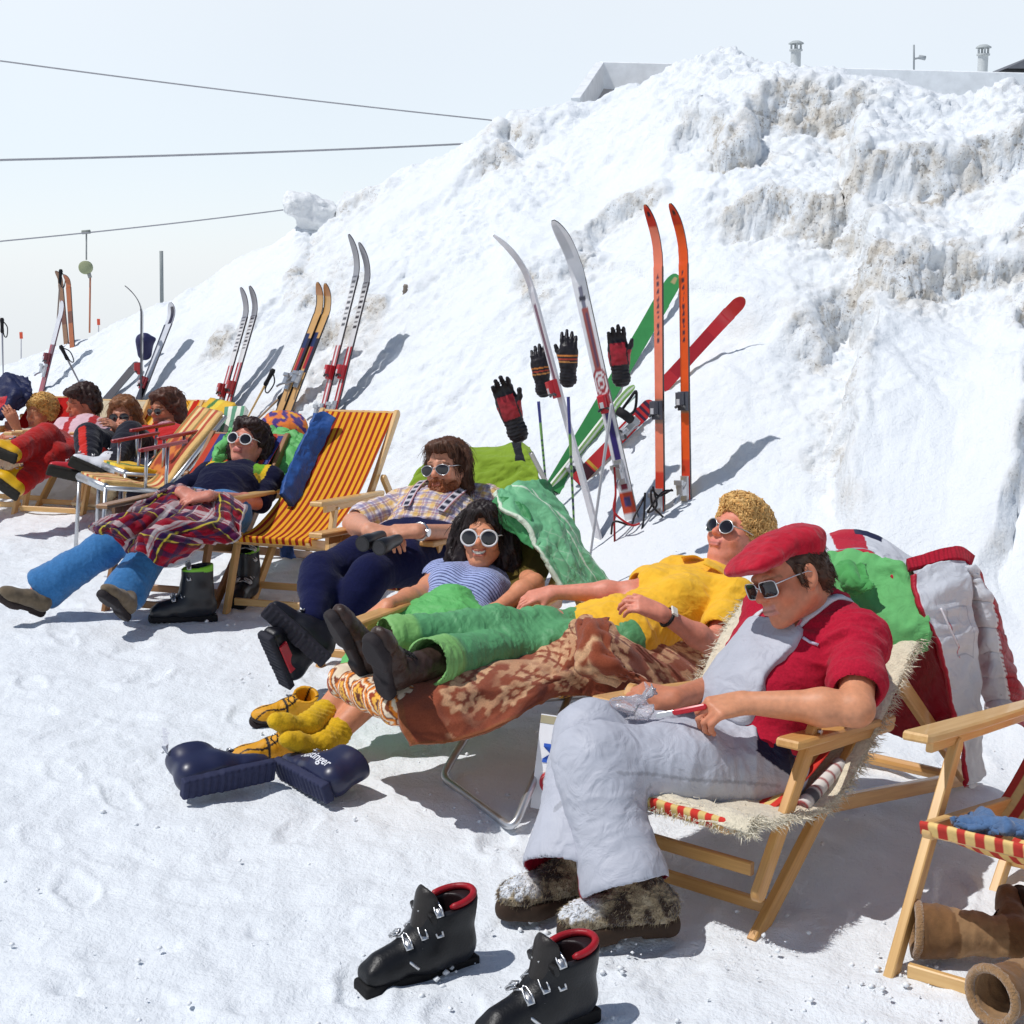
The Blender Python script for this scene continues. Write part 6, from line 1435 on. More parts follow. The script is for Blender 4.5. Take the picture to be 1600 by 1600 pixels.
# green jacket on the nearest chair
t = thing('green_jacket', 'green cotton jacket bunched over the back of the nearest deck chair behind the red cap', 'jacket', P(1330, 1010, 4.15))
sheet('jacket', rowsP([(1200, 900, 4.46), (1250, 878, 4.42), (1300, 868, 4.34), (1352, 868, 4.27), (1400, 880, 4.20), (1425, 905, 4.16)],
    [(1185, 935, 4.42), (1245, 918, 4.36), (1300, 902, 4.26), (1355, 905, 4.20), (1408, 915, 4.14), (1440, 935, 4.10)],
    [(1170, 968, 4.38), (1240, 960, 4.32), (1305, 940, 4.22), (1360, 945, 4.14), (1414, 955, 4.08), (1450, 970, 4.05)],
    [(1162, 998, 4.36), (1238, 1000, 4.28), (1310, 985, 4.18), (1364, 988, 4.10), (1410, 990, 4.05), (1454, 995, 4.03)],
    [(1166, 1004, 4.38), (1242, 1012, 4.30), (1316, 1020, 4.18), (1372, 1024, 4.10), (1405, 1026, 4.06), (1440, 1004, 4.06)]), 130, 150, M['cloth'], t, .022, .02, (5, 5), 21, cl(lin(104, 178, 108)), lump=.006)
sheet('collar', rowsP([(1308, 888, 4.20), (1330, 878, 4.18), (1352, 884, 4.15)], [(1316, 908, 4.15), (1336, 904, 4.11), (1356, 902, 4.11)], [(1322, 926, 4.14), (1344, 928, 4.10), (1366, 916, 4.10)]), 40, 40, M['cloth'], t, .014, .012, (12, 12), 4, cl(lin(80, 158, 86)), lump=.010)
# white and red ski jacket over the top rail
t = thing('ski_jacket', 'pale grey quilted ski jacket with red knit stripes hanging on the nearest chair', 'jacket', P(1450, 1210, 4.15))
wh, rd, nvy = lin(206, 208, 214), lin(176, 26, 48), lin(34, 36, 66)
def toppaint(u, v, a, b, s_):
    c = np.zeros(u.shape + (3,)) + wh
    if s_: c[:] = rd; return c
    m = (u > .12 + .05 * v) & (u < .40 + .05 * v); c[m] = rd; m = (u > .34) & (u < .56) & (v < .22); c[m] = nvy
    e = (v > .86); c[e] = rd; e = (v > .80) & (v < .86) & (u < .5); c[e] = lin(150, 152, 158); return c
sheet('yoke', rowsP([(1278, 848, 4.50), (1281, 855, 4.47), (1284, 866, 4.42), (1290, 876, 4.38)], [(1310, 833, 4.50), (1312, 842, 4.46), (1315, 856, 4.38), (1320, 865, 4.34)], [(1345, 832, 4.46), (1348, 842, 4.41), (1350, 856, 4.32), (1352, 866, 4.28)],
    [(1384, 848, 4.42), (1382, 858, 4.36), (1380, 872, 4.26), (1380, 884, 4.21)], [(1422, 872, 4.38), (1415, 885, 4.30), (1406, 900, 4.20), (1400, 908, 4.15)], [(1450, 884, 4.34), (1440, 905, 4.24), (1428, 930, 4.14), (1420, 948, 4.08)]), 110, 60, M['nylon'], t, .012, .006, (6, 6), 4, toppaint, flip=True)
def frontp(u, v, a, b, s_):
    c = np.zeros(u.shape + (3,)) + (rd if s_ else wh)
    if not s_:
        m = v < .035; c[m] = rd; m = (v > .035) & (v < .06); c[m] = lin(226, 226, 230)
        x = sstep(.01, .004, np.abs(v - (.40 + .32 * (u - .25)))) * (u > .22) * (u < .42); c = mix(c, lin(190, 40, 60), x)
        px = (np.abs(v - .64) < .22) & (np.abs(u - .30) < .115); ed = px & ~((np.abs(v - .64) < .205) & (np.abs(u - .30) < .108)); c[ed] = lin(160, 164, 176)
    return c
def seams(u, v, a, b): return -.006 * np.exp(-(((a * 13) % 1 - .5) / .08) ** 2)
sheet('front_panel', rowsP([(1424, 900, 4.10), (1450, 884, 4.14), (1480, 876, 4.18), (1505, 878, 4.22)], [(1432, 950, 4.05), (1462, 940, 4.08), (1490, 932, 4.12), (1516, 930, 4.16)], [(1455, 990, 4.04), (1478, 985, 4.07), (1502, 980, 4.11), (1522, 985, 4.15)], [(1470, 1040, 4.05), (1490, 1035, 4.08), (1510, 1030, 4.12), (1528, 1040, 4.16)],
    [(1485, 1100, 4.08), (1500, 1095, 4.10), (1516, 1092, 4.13), (1530, 1100, 4.17)], [(1498, 1150, 4.12), (1510, 1150, 4.14), (1522, 1148, 4.16), (1532, 1150, 4.19)], [(1506, 1205, 4.17), (1515, 1208, 4.18), (1525, 1208, 4.20), (1534, 1200, 4.22)], [(1509, 1228, 4.19), (1516, 1232, 4.20), (1524, 1226, 4.21), (1530, 1218, 4.22)]), 160, 60, M['nylon'], t, .016, .012, (6, 5), 8, frontp, lump=.006)
def slp(u, v, a, b, s_):
    c = np.zeros(u.shape + (3,)) + wh
    m = v > .44 + .06 * np.sin(u * 3); c[m] = rd; m = np.abs(v - .44 - .06 * np.sin(u * 3)) < .03; c[m] = lin(226, 226, 230)
    rib = (v > .48) & (((a * 70) % 1) < .3); c[rib] = rd * .7; return c
sheet('sleeve', rowsP([(1500, 880, 4.24), (1518, 884, 4.20), (1530, 900, 4.22), (1534, 925, 4.28)], [(1520, 930, 4.24), (1535, 930, 4.19), (1548, 945, 4.22), (1555, 965, 4.30)], [(1524, 985, 4.24), (1545, 985, 4.19), (1562, 992, 4.23), (1570, 1010, 4.32)], [(1530, 1040, 4.26), (1552, 1036, 4.20), (1574, 1042, 4.25), (1585, 1055, 4.34)],
    [(1540, 1090, 4.28), (1562, 1088, 4.22), (1586, 1090, 4.27), (1598, 1104, 4.36)], [(1552, 1128, 4.30), (1572, 1130, 4.24), (1596, 1130, 4.30), (1612, 1140, 4.38)]), 110, 60, M['nylon'], t, .02, .012, (8, 4), 9, slp, fn=seams, lump=.004)
sheet('knit_band', rowsP([(1416, 876, 4.16), (1420, 890, 4.12)], [(1445, 868, 4.19), (1448, 884, 4.15)], [(1475, 858, 4.22), (1478, 876, 4.18)], [(1500, 856, 4.25), (1503, 876, 4.21)], [(1520, 870, 4.27), (1512, 886, 4.23)]), 60, 16, M['knit'], t, .016, .003, (6, 6), 3, lambda u, v, a, b, s_: np.zeros(u.shape + (3,)) + rd * (1 - .35 * (((a * 70) % 1) < .3))[..., None])
sheet('lining', rowsP([(1425, 905, 4.40), (1440, 950, 4.25), (1455, 990, 4.12)], [(1400, 985, 4.40), (1440, 1010, 4.26), (1472, 1040, 4.12)], [(1385, 1075, 4.38), (1435, 1090, 4.26), (1486, 1100, 4.14)], [(1378, 1140, 4.36), (1432, 1156, 4.26), (1496, 1142, 4.18)]), 70, 50, M['nylon'], t, .01, .012, (5, 5), 4, cl(lin(150, 14, 34)), lump=.008)
m = MB(); m.tube(spline(np.array([P(1470, 950, 4.055), P(1478, 968, 4.045), P(1488, 990, 4.045), P(1497, 1010, 4.05)]), 14), .003, 6, lin(226, 220, 224)); m.obj('pocket_zip', M['plastic'], t, True)
# blue cloth on the right chair, rolled paper beside the thigh
t = thing('blue_cloth', 'crumpled blue cloth lying on the seat of the deck chair at the right edge', 'cloth', P(1560, 1300, 3.35))
sheet('cloth', [[G(x, y, z) for x, y, z in r] for r in ([(1488, 1284, .345), (1515, 1270, .345), (1556, 1274, .35), (1618, 1284, .36)], [(1500, 1292, .35), (1532, 1284, .375), (1570, 1288, .375), (1618, 1298, .37)], [(1516, 1299, .352), (1548, 1302, .358), (1582, 1306, .358), (1622, 1314, .36)])], 50, 70, M['denim'], t, .012, .016, (10, 10), 3, cl(lin(80, 110, 150)), lump=.014)
t = thing('rolled_newspaper', 'rolled newspaper stuck beside the seat under the armrest of the nearest chair', 'newspaper', P(1250, 1265, 3.62))
a, b = P(1252, 1262, 3.60), P(1312, 1194, 3.78); m = MB()
for k in range(5):
    rr = .020 - .003 * k; pts = [a + (b - a) * x for x in np.linspace(0, 1, 30)]
    cc = np.array([lin(222, 218, 212) if (i * 7 + k) % 5 else lin(150, 60, 60) for i in range(30)]); cc[5:9] = lin(90, 90, 96)
    m.tube(pts, rr, 12, cc)
m.obj('paper', M['paint'], t, True)
# knife and plastic bag in his hands
t = thing('pocket_knife', 'red pocket knife with open blade held by the man in the red cap', 'knife', P(1070, 1112, 3.62))
a, b = P(1100, 1104, 3.58), P(1055, 1113, 3.60); m = MB(); ax = nrm(b - a); m.bar(a, b, .015, .009, np.cross(ax, A(0, 0, 1)), True, True, col=lin(190, 16, 36)); kn = m.obj('handle', M['plastic'], t)
m = MB(); c = P(1028, 1118, 3.61); m.bar(b, c, .013, .0015, np.cross(ax, A(0, 0, 1)), False, True, .0005); m.obj('blade', M['metal'], t)
t = thing('plastic_bag', 'small crumpled clear plastic bag in the far hand of the man in the red cap', 'bag', P(998, 1120, 3.68))
bagm = mk('clear_film', color=(.9, .88, .92), rough=.12, nz=.02, bump=.5, bs=60, trans=.75, bdist=.01); M['film'] = bagm
sheet('film', rowsP([(1012, 1072, 3.70), (1018, 1070, 3.69), (1022, 1076, 3.68)], [(985, 1092, 3.69), (1002, 1094, 3.66), (1016, 1096, 3.68)], [(966, 1104, 3.70), (990, 1110, 3.65), (1014, 1112, 3.66)], [(972, 1122, 3.68), (992, 1124, 3.64), (1012, 1124, 3.66)]), 50, 50, M['film'], t, .003, .02, (16, 16), 3, None, lump=.02)
# navy jacket at the far left
t = thing('navy_jacket', 'navy jacket with a red lining lying over a chair back at the left edge', 'jacket', P(15, 670, 10.6))
sheet('jacket', rowsP([(-40, 590, 10.9), (-5, 592, 10.8), (22, 587, 10.8), (44, 592, 10.75)], [(-40, 612, 10.7), (-5, 612, 10.6), (26, 606, 10.6), (50, 614, 10.6)], [(-40, 634, 10.55), (-5, 638, 10.5), (22, 628, 10.5), (42, 626, 10.55)], [(-40, 655, 10.45), (-8, 656, 10.4), (8, 648, 10.45), (20, 642, 10.5)]), 50, 60, M['nylon'], t, .04, .03, (4, 4), 3, lambda u, v, a, b, s_: np.where(((np.hypot(v - .42, (u - .62)) < .16))[..., None], lin(190, 40, 50), np.zeros(u.shape + (3,)) + lin(26, 32, 70)), lump=.02)
# two tubular loungers with striped pads
def alu_lounger(label, off, pad, cushion=None):
    o = A(*off); t = thing('folding_lounger', label, 'lounger', P(200, 790, 8.2) + o, 'folding tubular loungers'); lat = A(-.26, .42, 0)
    near = [P(165, 762, 7.9), P(258, 768, 8.15), P(352, 652, 8.95)]; near = [p + o for p in near]; far = [p + lat for p in near]
    for r_ in (near, far):
        m = MB(); m.tube(r_[:2], .013, 8); m.tube(r_[1:], .013, 8); m.obj('side_tube', M['alu'], t, True)
    m = MB(); m.tube([near[2], far[2]], .013, 8); m.obj('head_tube', M['alu'], t, True)
    m = MB(); m.tube([near[0], far[0]], .024, 10); m.obj('foot_tube', M['alu'], t, True)
    for p, lean in ((near[0], -.03), (far[0], -.03), (near[1] * .8 + near[0] * .2, -.1), (far[1] * .8 + far[0] * .2, -.1)):
        m = MB(); q = p + A(lean, -.05, 0); q[2] = .0; m.tube([p, q], .011, 8); m.obj('leg', M['alu'], t, True)
    for r_ in (near, far):
        a = r_[1] * .62 + r_[0] * .38 + A(0, 0, .22); b = r_[1] * .62 + r_[2] * .38 + A(-.02, 0, .05); b[2] = a[2]
        m = MB(); m.bar(a, b, .035, .018, A(0, 0, 1), True, True, col=lin(150, 22, 30)); ar = m.obj('armrest', M['plastic'], t)
        m = MB(); m.tube([a + (b - a) * .12 - A(0, 0, .008), r_[1] * .75 + r_[0] * .25 - A(.03, 0, 0)], .010, 8); m.tube([a + (b - a) * .6 - A(0, 0, .008), r_[1] + A(0, 0, -.02)], .010, 8); m.obj('arm_post', M['alu'], t, True)
    ctrl = [[p * (1 - s_) + q * s_ + A(0, 0, .02) for s_ in (.06, .35, .65, .94)] for p, q in ((near[0], far[0]), (near[0] * .5 + near[1] * .5, far[0] * .5 + far[1] * .5), (near[1] + A(.0, 0, -.01), far[1] + A(0, 0, -.01)), (near[1] * .6 + near[2] * .4, far[1] * .6 + far[2] * .4), (near[2], far[2]))]
    sheet('pad', ctrl, 70, 60, M['cloth'], t, .03, .004, (4, 4), 3, pad)
    return t, near, far
sp = stripes([(216, 176, 110), (180, 70, 40), (226, 200, 140), (206, 120, 60), (150, 120, 60)], [.3, .2, .2, .15, .15], 2)
def pad1(u, v, a, b, s_):
    c = sp(v); U = np.stack([a, b], -1); n = np.cos(a * 40) + np.cos(b * 46) + 1.5 * fbm(U * 12, 2, 3); m = (u > .58) & (u < .84) & (np.abs(v - .5) < .36)
    pc = mix(np.zeros(u.shape + (3,)) + lin(160, 56, 30), lin(206, 120, 50), sstep(.2, .8, n)); c = np.where(m[..., None], pc, c); return c
alu_lounger('tubular folding lounger with red armrests and orange striped pad', (0, 0, 0), pad1)
sp2 = stripes([(224, 178, 40), (230, 200, 60), (70, 120, 60), (224, 178, 40)], [.4, .2, .15, .25], 1)
alu_lounger('tubular folding lounger with red armrests and yellow green pad, behind the orange one', (.0, .42, .015), lambda u, v, a, b, s_: sp2(v + .3 * np.sin(a * 5)))
t = thing('striped_cushion', 'green and white striped cushion standing behind the folding loungers', 'cushion', P(366, 690, 9.1))
sg = stripes([(96, 150, 120), (226, 226, 214)], [.5, .5], 2.5)
sheet('cushion', rowsP([(354, 640, 9.2), (386, 638, 9.15)], [(350, 664, 9.1), (380, 664, 9.05)], [(342, 690, 9.0), (372, 690, 8.95)]), 40, 40, M['cloth'], t, .05, .004, (4, 4), 3, lambda u, v, a, b, s_: sg(v))
t = thing('canvas_bag', 'pale canvas bag lying flat on the snow under the folding loungers', 'bag', G(140, 790))
sheet('bag', [[G(112, 788, .05), G(140, 790, .06), G(160, 794, .05)], [G(128, 766, .12), G(152, 770, .13), G(178, 776, .12)], [G(140, 752, .2), G(160, 756, .22), G(186, 758, .2)]], 30, 30, M['canvas'], t, .03, .008, (4, 4), 3, cl(lin(216, 196, 160)))
# ================================================================ skis, poles, gloves in the bank
def ski(label, base, tip, face, width, paint, group='skis stuck in the snow bank', under=.3, curl=.17, edge=(40, 38, 42), bind=None, straps=None, back=None, curldir=None, nm='ski', tipw=1.12, twist=0, tl=.15):
    """base/tip = points in world; face = which way the top sheet looks"""
    base, tip = A(*base), A(*tip); ax = nrm(tip - base); L = np.linalg.norm(tip - base)
    n = nrm(A(*face) - np.dot(face, ax) * ax); s_ = np.cross(n, ax)
    t = thing(nm, label, 'ski', base, group); N = 150; x = np.linspace(-under / L, 1, N)
    pts = base + np.outer(x * L, ax); cur = np.where(x > 1 - tl, ((x - (1 - tl)) / tl), 0); pts = pts + np.outer(curl * cur ** 2.2 * .9, n)
    w = width / 2 * (1 + .16 * np.abs(x - .35) * (x < .85) + .05 * sstep(.7, .9, x) * tipw); w = w * np.where(x > .93, np.sqrt(np.clip(1 - ((x - .93) / .072) ** 2, .015, 1)), 1)
    T = np.gradient(pts, axis=0); T /= np.linalg.norm(T, axis=1)[:, None]; nn = n - (T @ n)[:, None] * T; nn /= np.linalg.norm(nn, axis=1)[:, None]
    th = .006 * np.where(x > .8, .5, 1)
    K = 11; v = np.linspace(-1, 1, K)
    top = pts[:, None] + s_ * (v[None, :, None] * w[:, None, None]) + (nn * th[:, None])[:, None]
    bot = pts[:, None] + s_ * (v[None, ::-1, None] * w[:, None, None]) - (nn * th[:, None])[:, None]
    u_, v_ = np.meshgrid(x, v, indexing='ij'); ct = np.broadcast_to(paint(u_, v_), top.shape); cb = np.zeros_like(bot) + (lin(*back) if back else lin(50, 48, 54))
    idx = np.arange(N * K).reshape(N, K); Q = np.stack([idx[:-1, :-1], idx[1:, :-1], idx[1:, 1:], idx[:-1, 1:]], -1).reshape(-1, 4); o = N * K
    V = [top.reshape(-1, 3), bot.reshape(-1, 3)]; C = [ct.reshape(-1, 3), cb.reshape(-1, 3)]; Fs = [Q[:, ::-1], (Q + o)[:, ::-1]]; off = 2 * o
    for a, b in ((top[:, -1], bot[:, 0]), (bot[:, -1], top[:, 0])):
        V.append(np.concatenate([a, b])); C.append(np.zeros((2 * N, 3)) + lin(*edge)); i = np.arange(N - 1); Fs.append(np.stack([i, i + 1, N + i + 1, N + i], -1) + off); off += 2 * N
    mesh('ski_body', np.concatenate(V), np.concatenate(Fs), M['ski'], t, np.concatenate(C), smooth=True)
    R = np.stack([ax, s_, n])
    for (f, kind, colr) in (bind or []):
        c = base + ax * L * f + n * .006; m = MB(); cc = lin(*colr)
        if kind == 'toe':
            m.box(c + n * .012, R, (.045, .026, .012), .003, cc); m.box(c + n * .034 + ax * .012, R, (.030, .020, .014), .005, cc)
            m.tube([c + n * .03 - ax * .03 + s_ * .032, c + n * .035 - ax * .012, c + n * .03 - ax * .03 - s_ * .032], .007, 6, lin(60, 60, 64)); m.box(c + n * .046 - ax * .004, R, (.014, .010, .004), .002, lin(200, 200, 204))
        else:
            m.box(c + n * .008, R, (.060, .022, .008), .003, lin(150, 150, 154)); m.box(c + n * .03, R, (.032, .020, .018), .004, cc); m.tube([c + n * .03 - ax * .02, c + n * .07 - ax * .05, c + n * .085 - ax * .07], .007, 6, lin(130, 130, 136))
            m.tube([c + n * .03 + s_ * .035 + ax * .03, c + n * .04 + s_ * .022, c + n * .04 - s_ * .022, c + n * .03 - s_ * .035 + ax * .03], .004, 6, lin(160, 160, 164)); m.box(c + n * .05 + ax * .03, R, (.012, .026, .007), .003, lin(120, 120, 126))
        m.obj('toe_binding' if kind == 'toe' else 'heel_binding', M['plastic'] if kind == 'toe' else M['alu'], t, 35)
    for (pts_, colr) in (straps or []):
        m = MB(); m.tube(spline(np.array([P(*p) for p in pts_]), 30), .0055, 5, lin(*colr)); m.obj('safety_strap', M['leather'], t, True)
    return t
def col(c): return lambda u, v: np.zeros(u.shape + (3,)) + lin(*c)
def bands(c, lst):
    def f(u, v):
        o = np.zeros(u.shape + (3,)) + lin(*c)
        for a, b, lo, hi, cc in lst: o[(u >= a) & (u < b) & (v >= lo) & (v <= hi)] = lin(*cc)
        return o
    return f
CL = A(-.55, -.80, .1)
def glyphs(lo, hi, n, cc):
    r = np.random.RandomState(n); l = []
    for k in range(n):
        a = lo + (hi - lo) * k / n; h = (hi - lo) / n * .62
        for (x0, x1, v0, v1) in (((0, 1, -.35, -.1), (.0, .35, -.1, .35)), ((0, .3, -.35, .35), (.5, 1, -.3, .1)), ((0, 1, .1, .35), (.4, .7, -.35, .1)), ((0, 1, -.35, .35), (2, 3, 0, 0)))[r.randint(4)]: l.append((a + h * x0, a + h * x1, v0, v1, cc))
    return l
orange = (226, 92, 46)
def d_at(px, py, dd=0): q = onsnow(px, py); return q + A(0, -dd, 0)
# orange pair; the left ski's paler colour has sunlight painted in
for (bx, by, tx, ty, lab, oc, g) in ((1032, 792, 1008, 322, 'orange ski, paler with painted-in sunlight, standing left of the other orange ski', (232, 120, 88), 0), (1073, 772, 1047, 320, 'bright orange ski with dark vertical letters, standing upright in the bank', (228, 84, 34), 1)):
    b = onsnow(bx, by); d = b[1] - .05; tp = P(tx + 20, ty, d + .12)
    sb = [([(1020, 760, d - .08), (1026, 790, d - .1), (1012, 800, d - .1), (1034, 770, d - .1), (1052, 766, d - .1)], (30, 26, 30))] if g == 0 else [([(1050, 765, d - .08), (1030, 775, d - .1), (1018, 765, d - .1), (1020, 790, d - .1), (1036, 808, d - .1)], (34, 26, 28))]
    ski(lab, P(bx, by, d), tp, A(-.74, -.67, 0), .050, bands(oc, glyphs(.53, .78, 11, (70, 40, 60)) + [(.93, 1.0, -1, 1, (200, 50, 30)), (.965, .98, -.4, .4, (60, 30, 40)), (.28, .36, -1, 1, (150, 110, 90)), (.0, .12, -1, 1, (206, 60, 40))]), edge=(36, 30, 36), bind=[(.325, 'toe', (70, 70, 80)), (.02, 'heel', (170, 170, 176))], straps=sb, curl=.10, back=(230, 190, 90), tl=.2)
# white ski with rings, and its dark edged twin
b = onsnow(985, 800); d = b[1] - .08
ringp = lambda u, v: np.where(((u > .40) & (u < .49) & (((np.hypot((u - .445) * 24, v)) % .5) < .25))[..., None], lin(150, 26, 40), bands((226, 226, 230), [(.48, .70, -.42, .42, (150, 66, 60)), (.50, .69, -.2, .2, (90, 50, 80)), (.70, .78, -.25, .25, (110, 110, 130)), (.73, .74, -.5, .5, (40, 40, 60)), (.17, .40, -.5, .5, (54, 44, 110)), (.0, .07, -1, 1, (200, 70, 40)), (.02, .05, -.5, .5, (70, 60, 120)), (.08, .17, -.5, .5, (120, 30, 60)), (.87, .99, -.2, .9, (196, 198, 204))])(u, v))
ski('white ski with target rings and purple stripe leaning left, between the two gloves', P(985, 800, d), P(884, 345, d + .15), A(-.50, -.86, .1), .066, ringp, bind=[(.375, 'toe', (190, 30, 44)), (.14, 'heel', (160, 160, 166))], edge=(30, 28, 34), straps=[([(960, 730, d - .05), (962, 770, d - .1), (960, 800, d - .12), (985, 820, d - .15), (1000, 818, d - .15)], (170, 36, 40)), ([(962, 770, d - .08), (960, 810, d - .1), (961, 862, d - .12)], (160, 34, 38)), ([(1008, 770, d - .05), (1006, 810, d - .1), (1000, 845, d - .14), (1002, 855, d - .14)], (28, 24, 26)), ([(1008, 775, d - .05), (992, 805, d - .1), (985, 820, d - .12), (960, 815, d - .12), (955, 835, d - .12)], (40, 26, 30))], curl=.15, tl=.2)
b = onsnow(926, 820); d = b[1] - .15
ski('slim white ski seen almost edge on, leaning left behind the dark gloves', P(930, 822, d), P(806, 360, d + .15), A(-.94, -.34, .1), .058, bands((216, 216, 222), [(.45, .75, -.5, .5, (120, 90, 110))]), edge=(214, 214, 218), bind=[(.47, 'toe', (190, 34, 44))], curl=.13, tl=.2, back=(30, 28, 34))
# green pair lying on the slope, red pair lying on the slope
def lying(label, p0, p1, lift, face, wdt, paint, **k):
    a, b = onsnow(*p0), onsnow(*p1); a = a + A(0, -.02, .03); b = b + A(0, -lift, lift * .3); return ski(label, a, b, face, wdt, paint, under=.04, **k)
gl = bands((70, 150, 84), [(0, .99, -.14, -.04, (96, 176, 104)), (0, .99, .06, .14, (52, 124, 70)), (.95, .985, -.3, .3, (190, 170, 120))])
lying('broad green ski base up, leaning on the snow bank', (868, 765), (1056, 438), .14, A(.30, -.80, .52), .085, gl, curl=-.02, edge=(196, 190, 150))
lying('slim pale green ski beside the broad green one', (858, 775), (985, 608), .10, A(.9, -.1, .4), .05, bands((140, 190, 90), [(0, 1, -.3, .3, (226, 232, 220))]), curl=.02, edge=(226, 230, 220), bind=[(.25, 'toe', (190, 190, 196))])
lying('red ski with upturned tip lying across behind the orange skis', (1040, 606), (1146, 488), .20, A(.35, -.80, .48), .068, bands((196, 44, 48), [(.1, .6, -1, 1, (176, 34, 42))]), curl=.10, edge=(226, 170, 60), back=(220, 150, 60), tl=.3)
lying('red ski with black chevrons and a silver binding, tail behind the white ski', (908, 752), (1018, 634), .10, A(.35, -.80, .48), .070, bands((200, 40, 44), [(.80, .83, -1, 1, (60, 26, 60)), (.86, .89, -1, 1, (60, 26, 60)), (.92, .95, -1, 1, (60, 26, 60)), (0, .12, -1, 1, (70, 30, 40)), (.13, .16, -1, 1, (220, 170, 60))]), curl=.0, edge=(226, 160, 60), bind=[(.60, 'toe', (180, 180, 186)), (.66, 'heel', (40, 36, 40))])
# the pairs further left
def pairski(lab, b0, t0, b1, t1, face, paint, labs, w=.072, edge=(60, 50, 56), bind=None, dd=0, curl=.12, back=None):
    for (b, tp, l2) in ((b0, t0, labs[0]), (b1, t1, labs[1])):
        q = onsnow(*b); d = q[1] - .06 + dd; ski(l2 + lab, P(b[0], b[1], d), P(tp[0], tp[1], d + .25), face, w, paint, edge=edge, bind=bind, curl=curl, tl=.22, under=.25, back=back)
redwhite = lambda u, v: np.where((u > .52)[..., None] & (np.abs(v) < .7)[..., None] & ((((u * 34) % 1) < .45))[..., None] & (u < .8)[..., None], lin(50, 44, 50), np.where((u > .42)[..., None], mix(np.zeros(u.shape + (3,)) + lin(222, 220, 220), lin(140, 140, 146), sstep(.72, .8, u)), np.where((np.abs(v) < .35)[..., None], lin(226, 222, 222), lin(166, 26, 36))))
pairski(' with dotted red and white top left of the bamboo pole', (338, 655), (394, 456), (352, 650), (408, 454), A(-.8, -.55, .2), redwhite, ('left ski of the pair', 'right ski of the pair'), bind=[(.22, 'toe', (180, 60, 60))], curl=.10)
pairski(' with dotted top, tall, above the empty striped chair', (500, 660), (570, 375), (520, 655), (586, 388), A(-.85, -.5, .2), redwhite, ('darker ski of the pair', 'pinkish ski of the pair'), bind=[(.27, 'toe', (190, 40, 50)), (.05, 'heel', (170, 170, 176))], curl=.13)
woodp = bands((206, 160, 100), [(.36, .62, -1, -.3, (40, 34, 50)), (.38, .55, -.3, .5, (170, 40, 40)), (.55, .66, -.2, .9, (40, 50, 90)), (0, 1, .75, 1, (50, 40, 36)), (.93, 1, -1, 1, (176, 120, 70))])
pairski(' of natural wood half buried under a snow cap', (430, 660), (512, 450), (445, 655), (524, 452), A(-.7, -.65, .2), woodp, ('left ski of the pair', 'right ski of the pair'), bind=[(.30, 'heel', (170, 170, 176))], edge=(40, 36, 40), curl=.10, back=(200, 150, 90))
q = onsnow(220, 630); ski('thin dark ski standing on edge beside the navy mitt', P(221, 632, q[1] - .05), P(222, 447, q[1] + .15), A(-.99, -.1, 0), .07, col((110, 110, 118)), edge=(80, 78, 84), curl=.14, tl=.25, bind=[(.30, 'toe', (170, 50, 50))], back=(60, 58, 64))
q = onsnow(222, 628); ski('white ski with a black tip leaning right beside the thin dark ski', P(216, 628, q[1] - .06), P(274, 478, q[1] + .35), A(-.65, -.7, .25), .085, bands((214, 216, 222), [(.80, .97, -.9, .2, (46, 40, 56)), (0, .8, .5, 1, (70, 70, 80)), (0, .2, -1, 1, (60, 60, 70))]), edge=(70, 68, 76), bind=[(.18, 'toe', (170, 40, 50))], curl=.06)
q = onsnow(168, 622); ski('dark ski lying low against the bank left of the thin dark ski', P(170, 620, q[1] - .05), P(216, 566, q[1] + .1), A(-.3, -.7, .6), .07, col((60, 58, 66)), edge=(90, 90, 96), curl=.0, under=.05)
q = onsnow(62, 612); ski('slender red and grey ski leaning right at the far end of the row', P(66, 606, q[1] - .05), P(100, 470, q[1] + .1), A(-.7, -.6, .2), .075, bands((150, 40, 60), [(.5, 1, -1, 1, (206, 206, 212)), (.3, .5, -1, 0, (90, 40, 60))]), edge=(90, 50, 66), bind=[(.2, 'heel', (150, 150, 156)), (.33, 'toe', (120, 40, 50))], curl=.02)
for x0, x1, x2, lab in ((103, 528, 93, 'brown wooden ski standing left of its darker twin'), (112, 524, 106, 'dark orange wooden ski standing right of its twin')):
    q = onsnow(x0, x1); ski(lab + ' at the far end', P(x0, x1, q[1] - .05), P(x2, 430 if x2 > 100 else 424, q[1] + .05), A(-.5, -.8, 0), .055, bands((170, 92, 46) if x2 > 100 else (140, 100, 70), [(.2, .4, -1, 1, (110, 60, 40))]), edge=(70, 44, 34), curl=.05, back=(120, 70, 40))
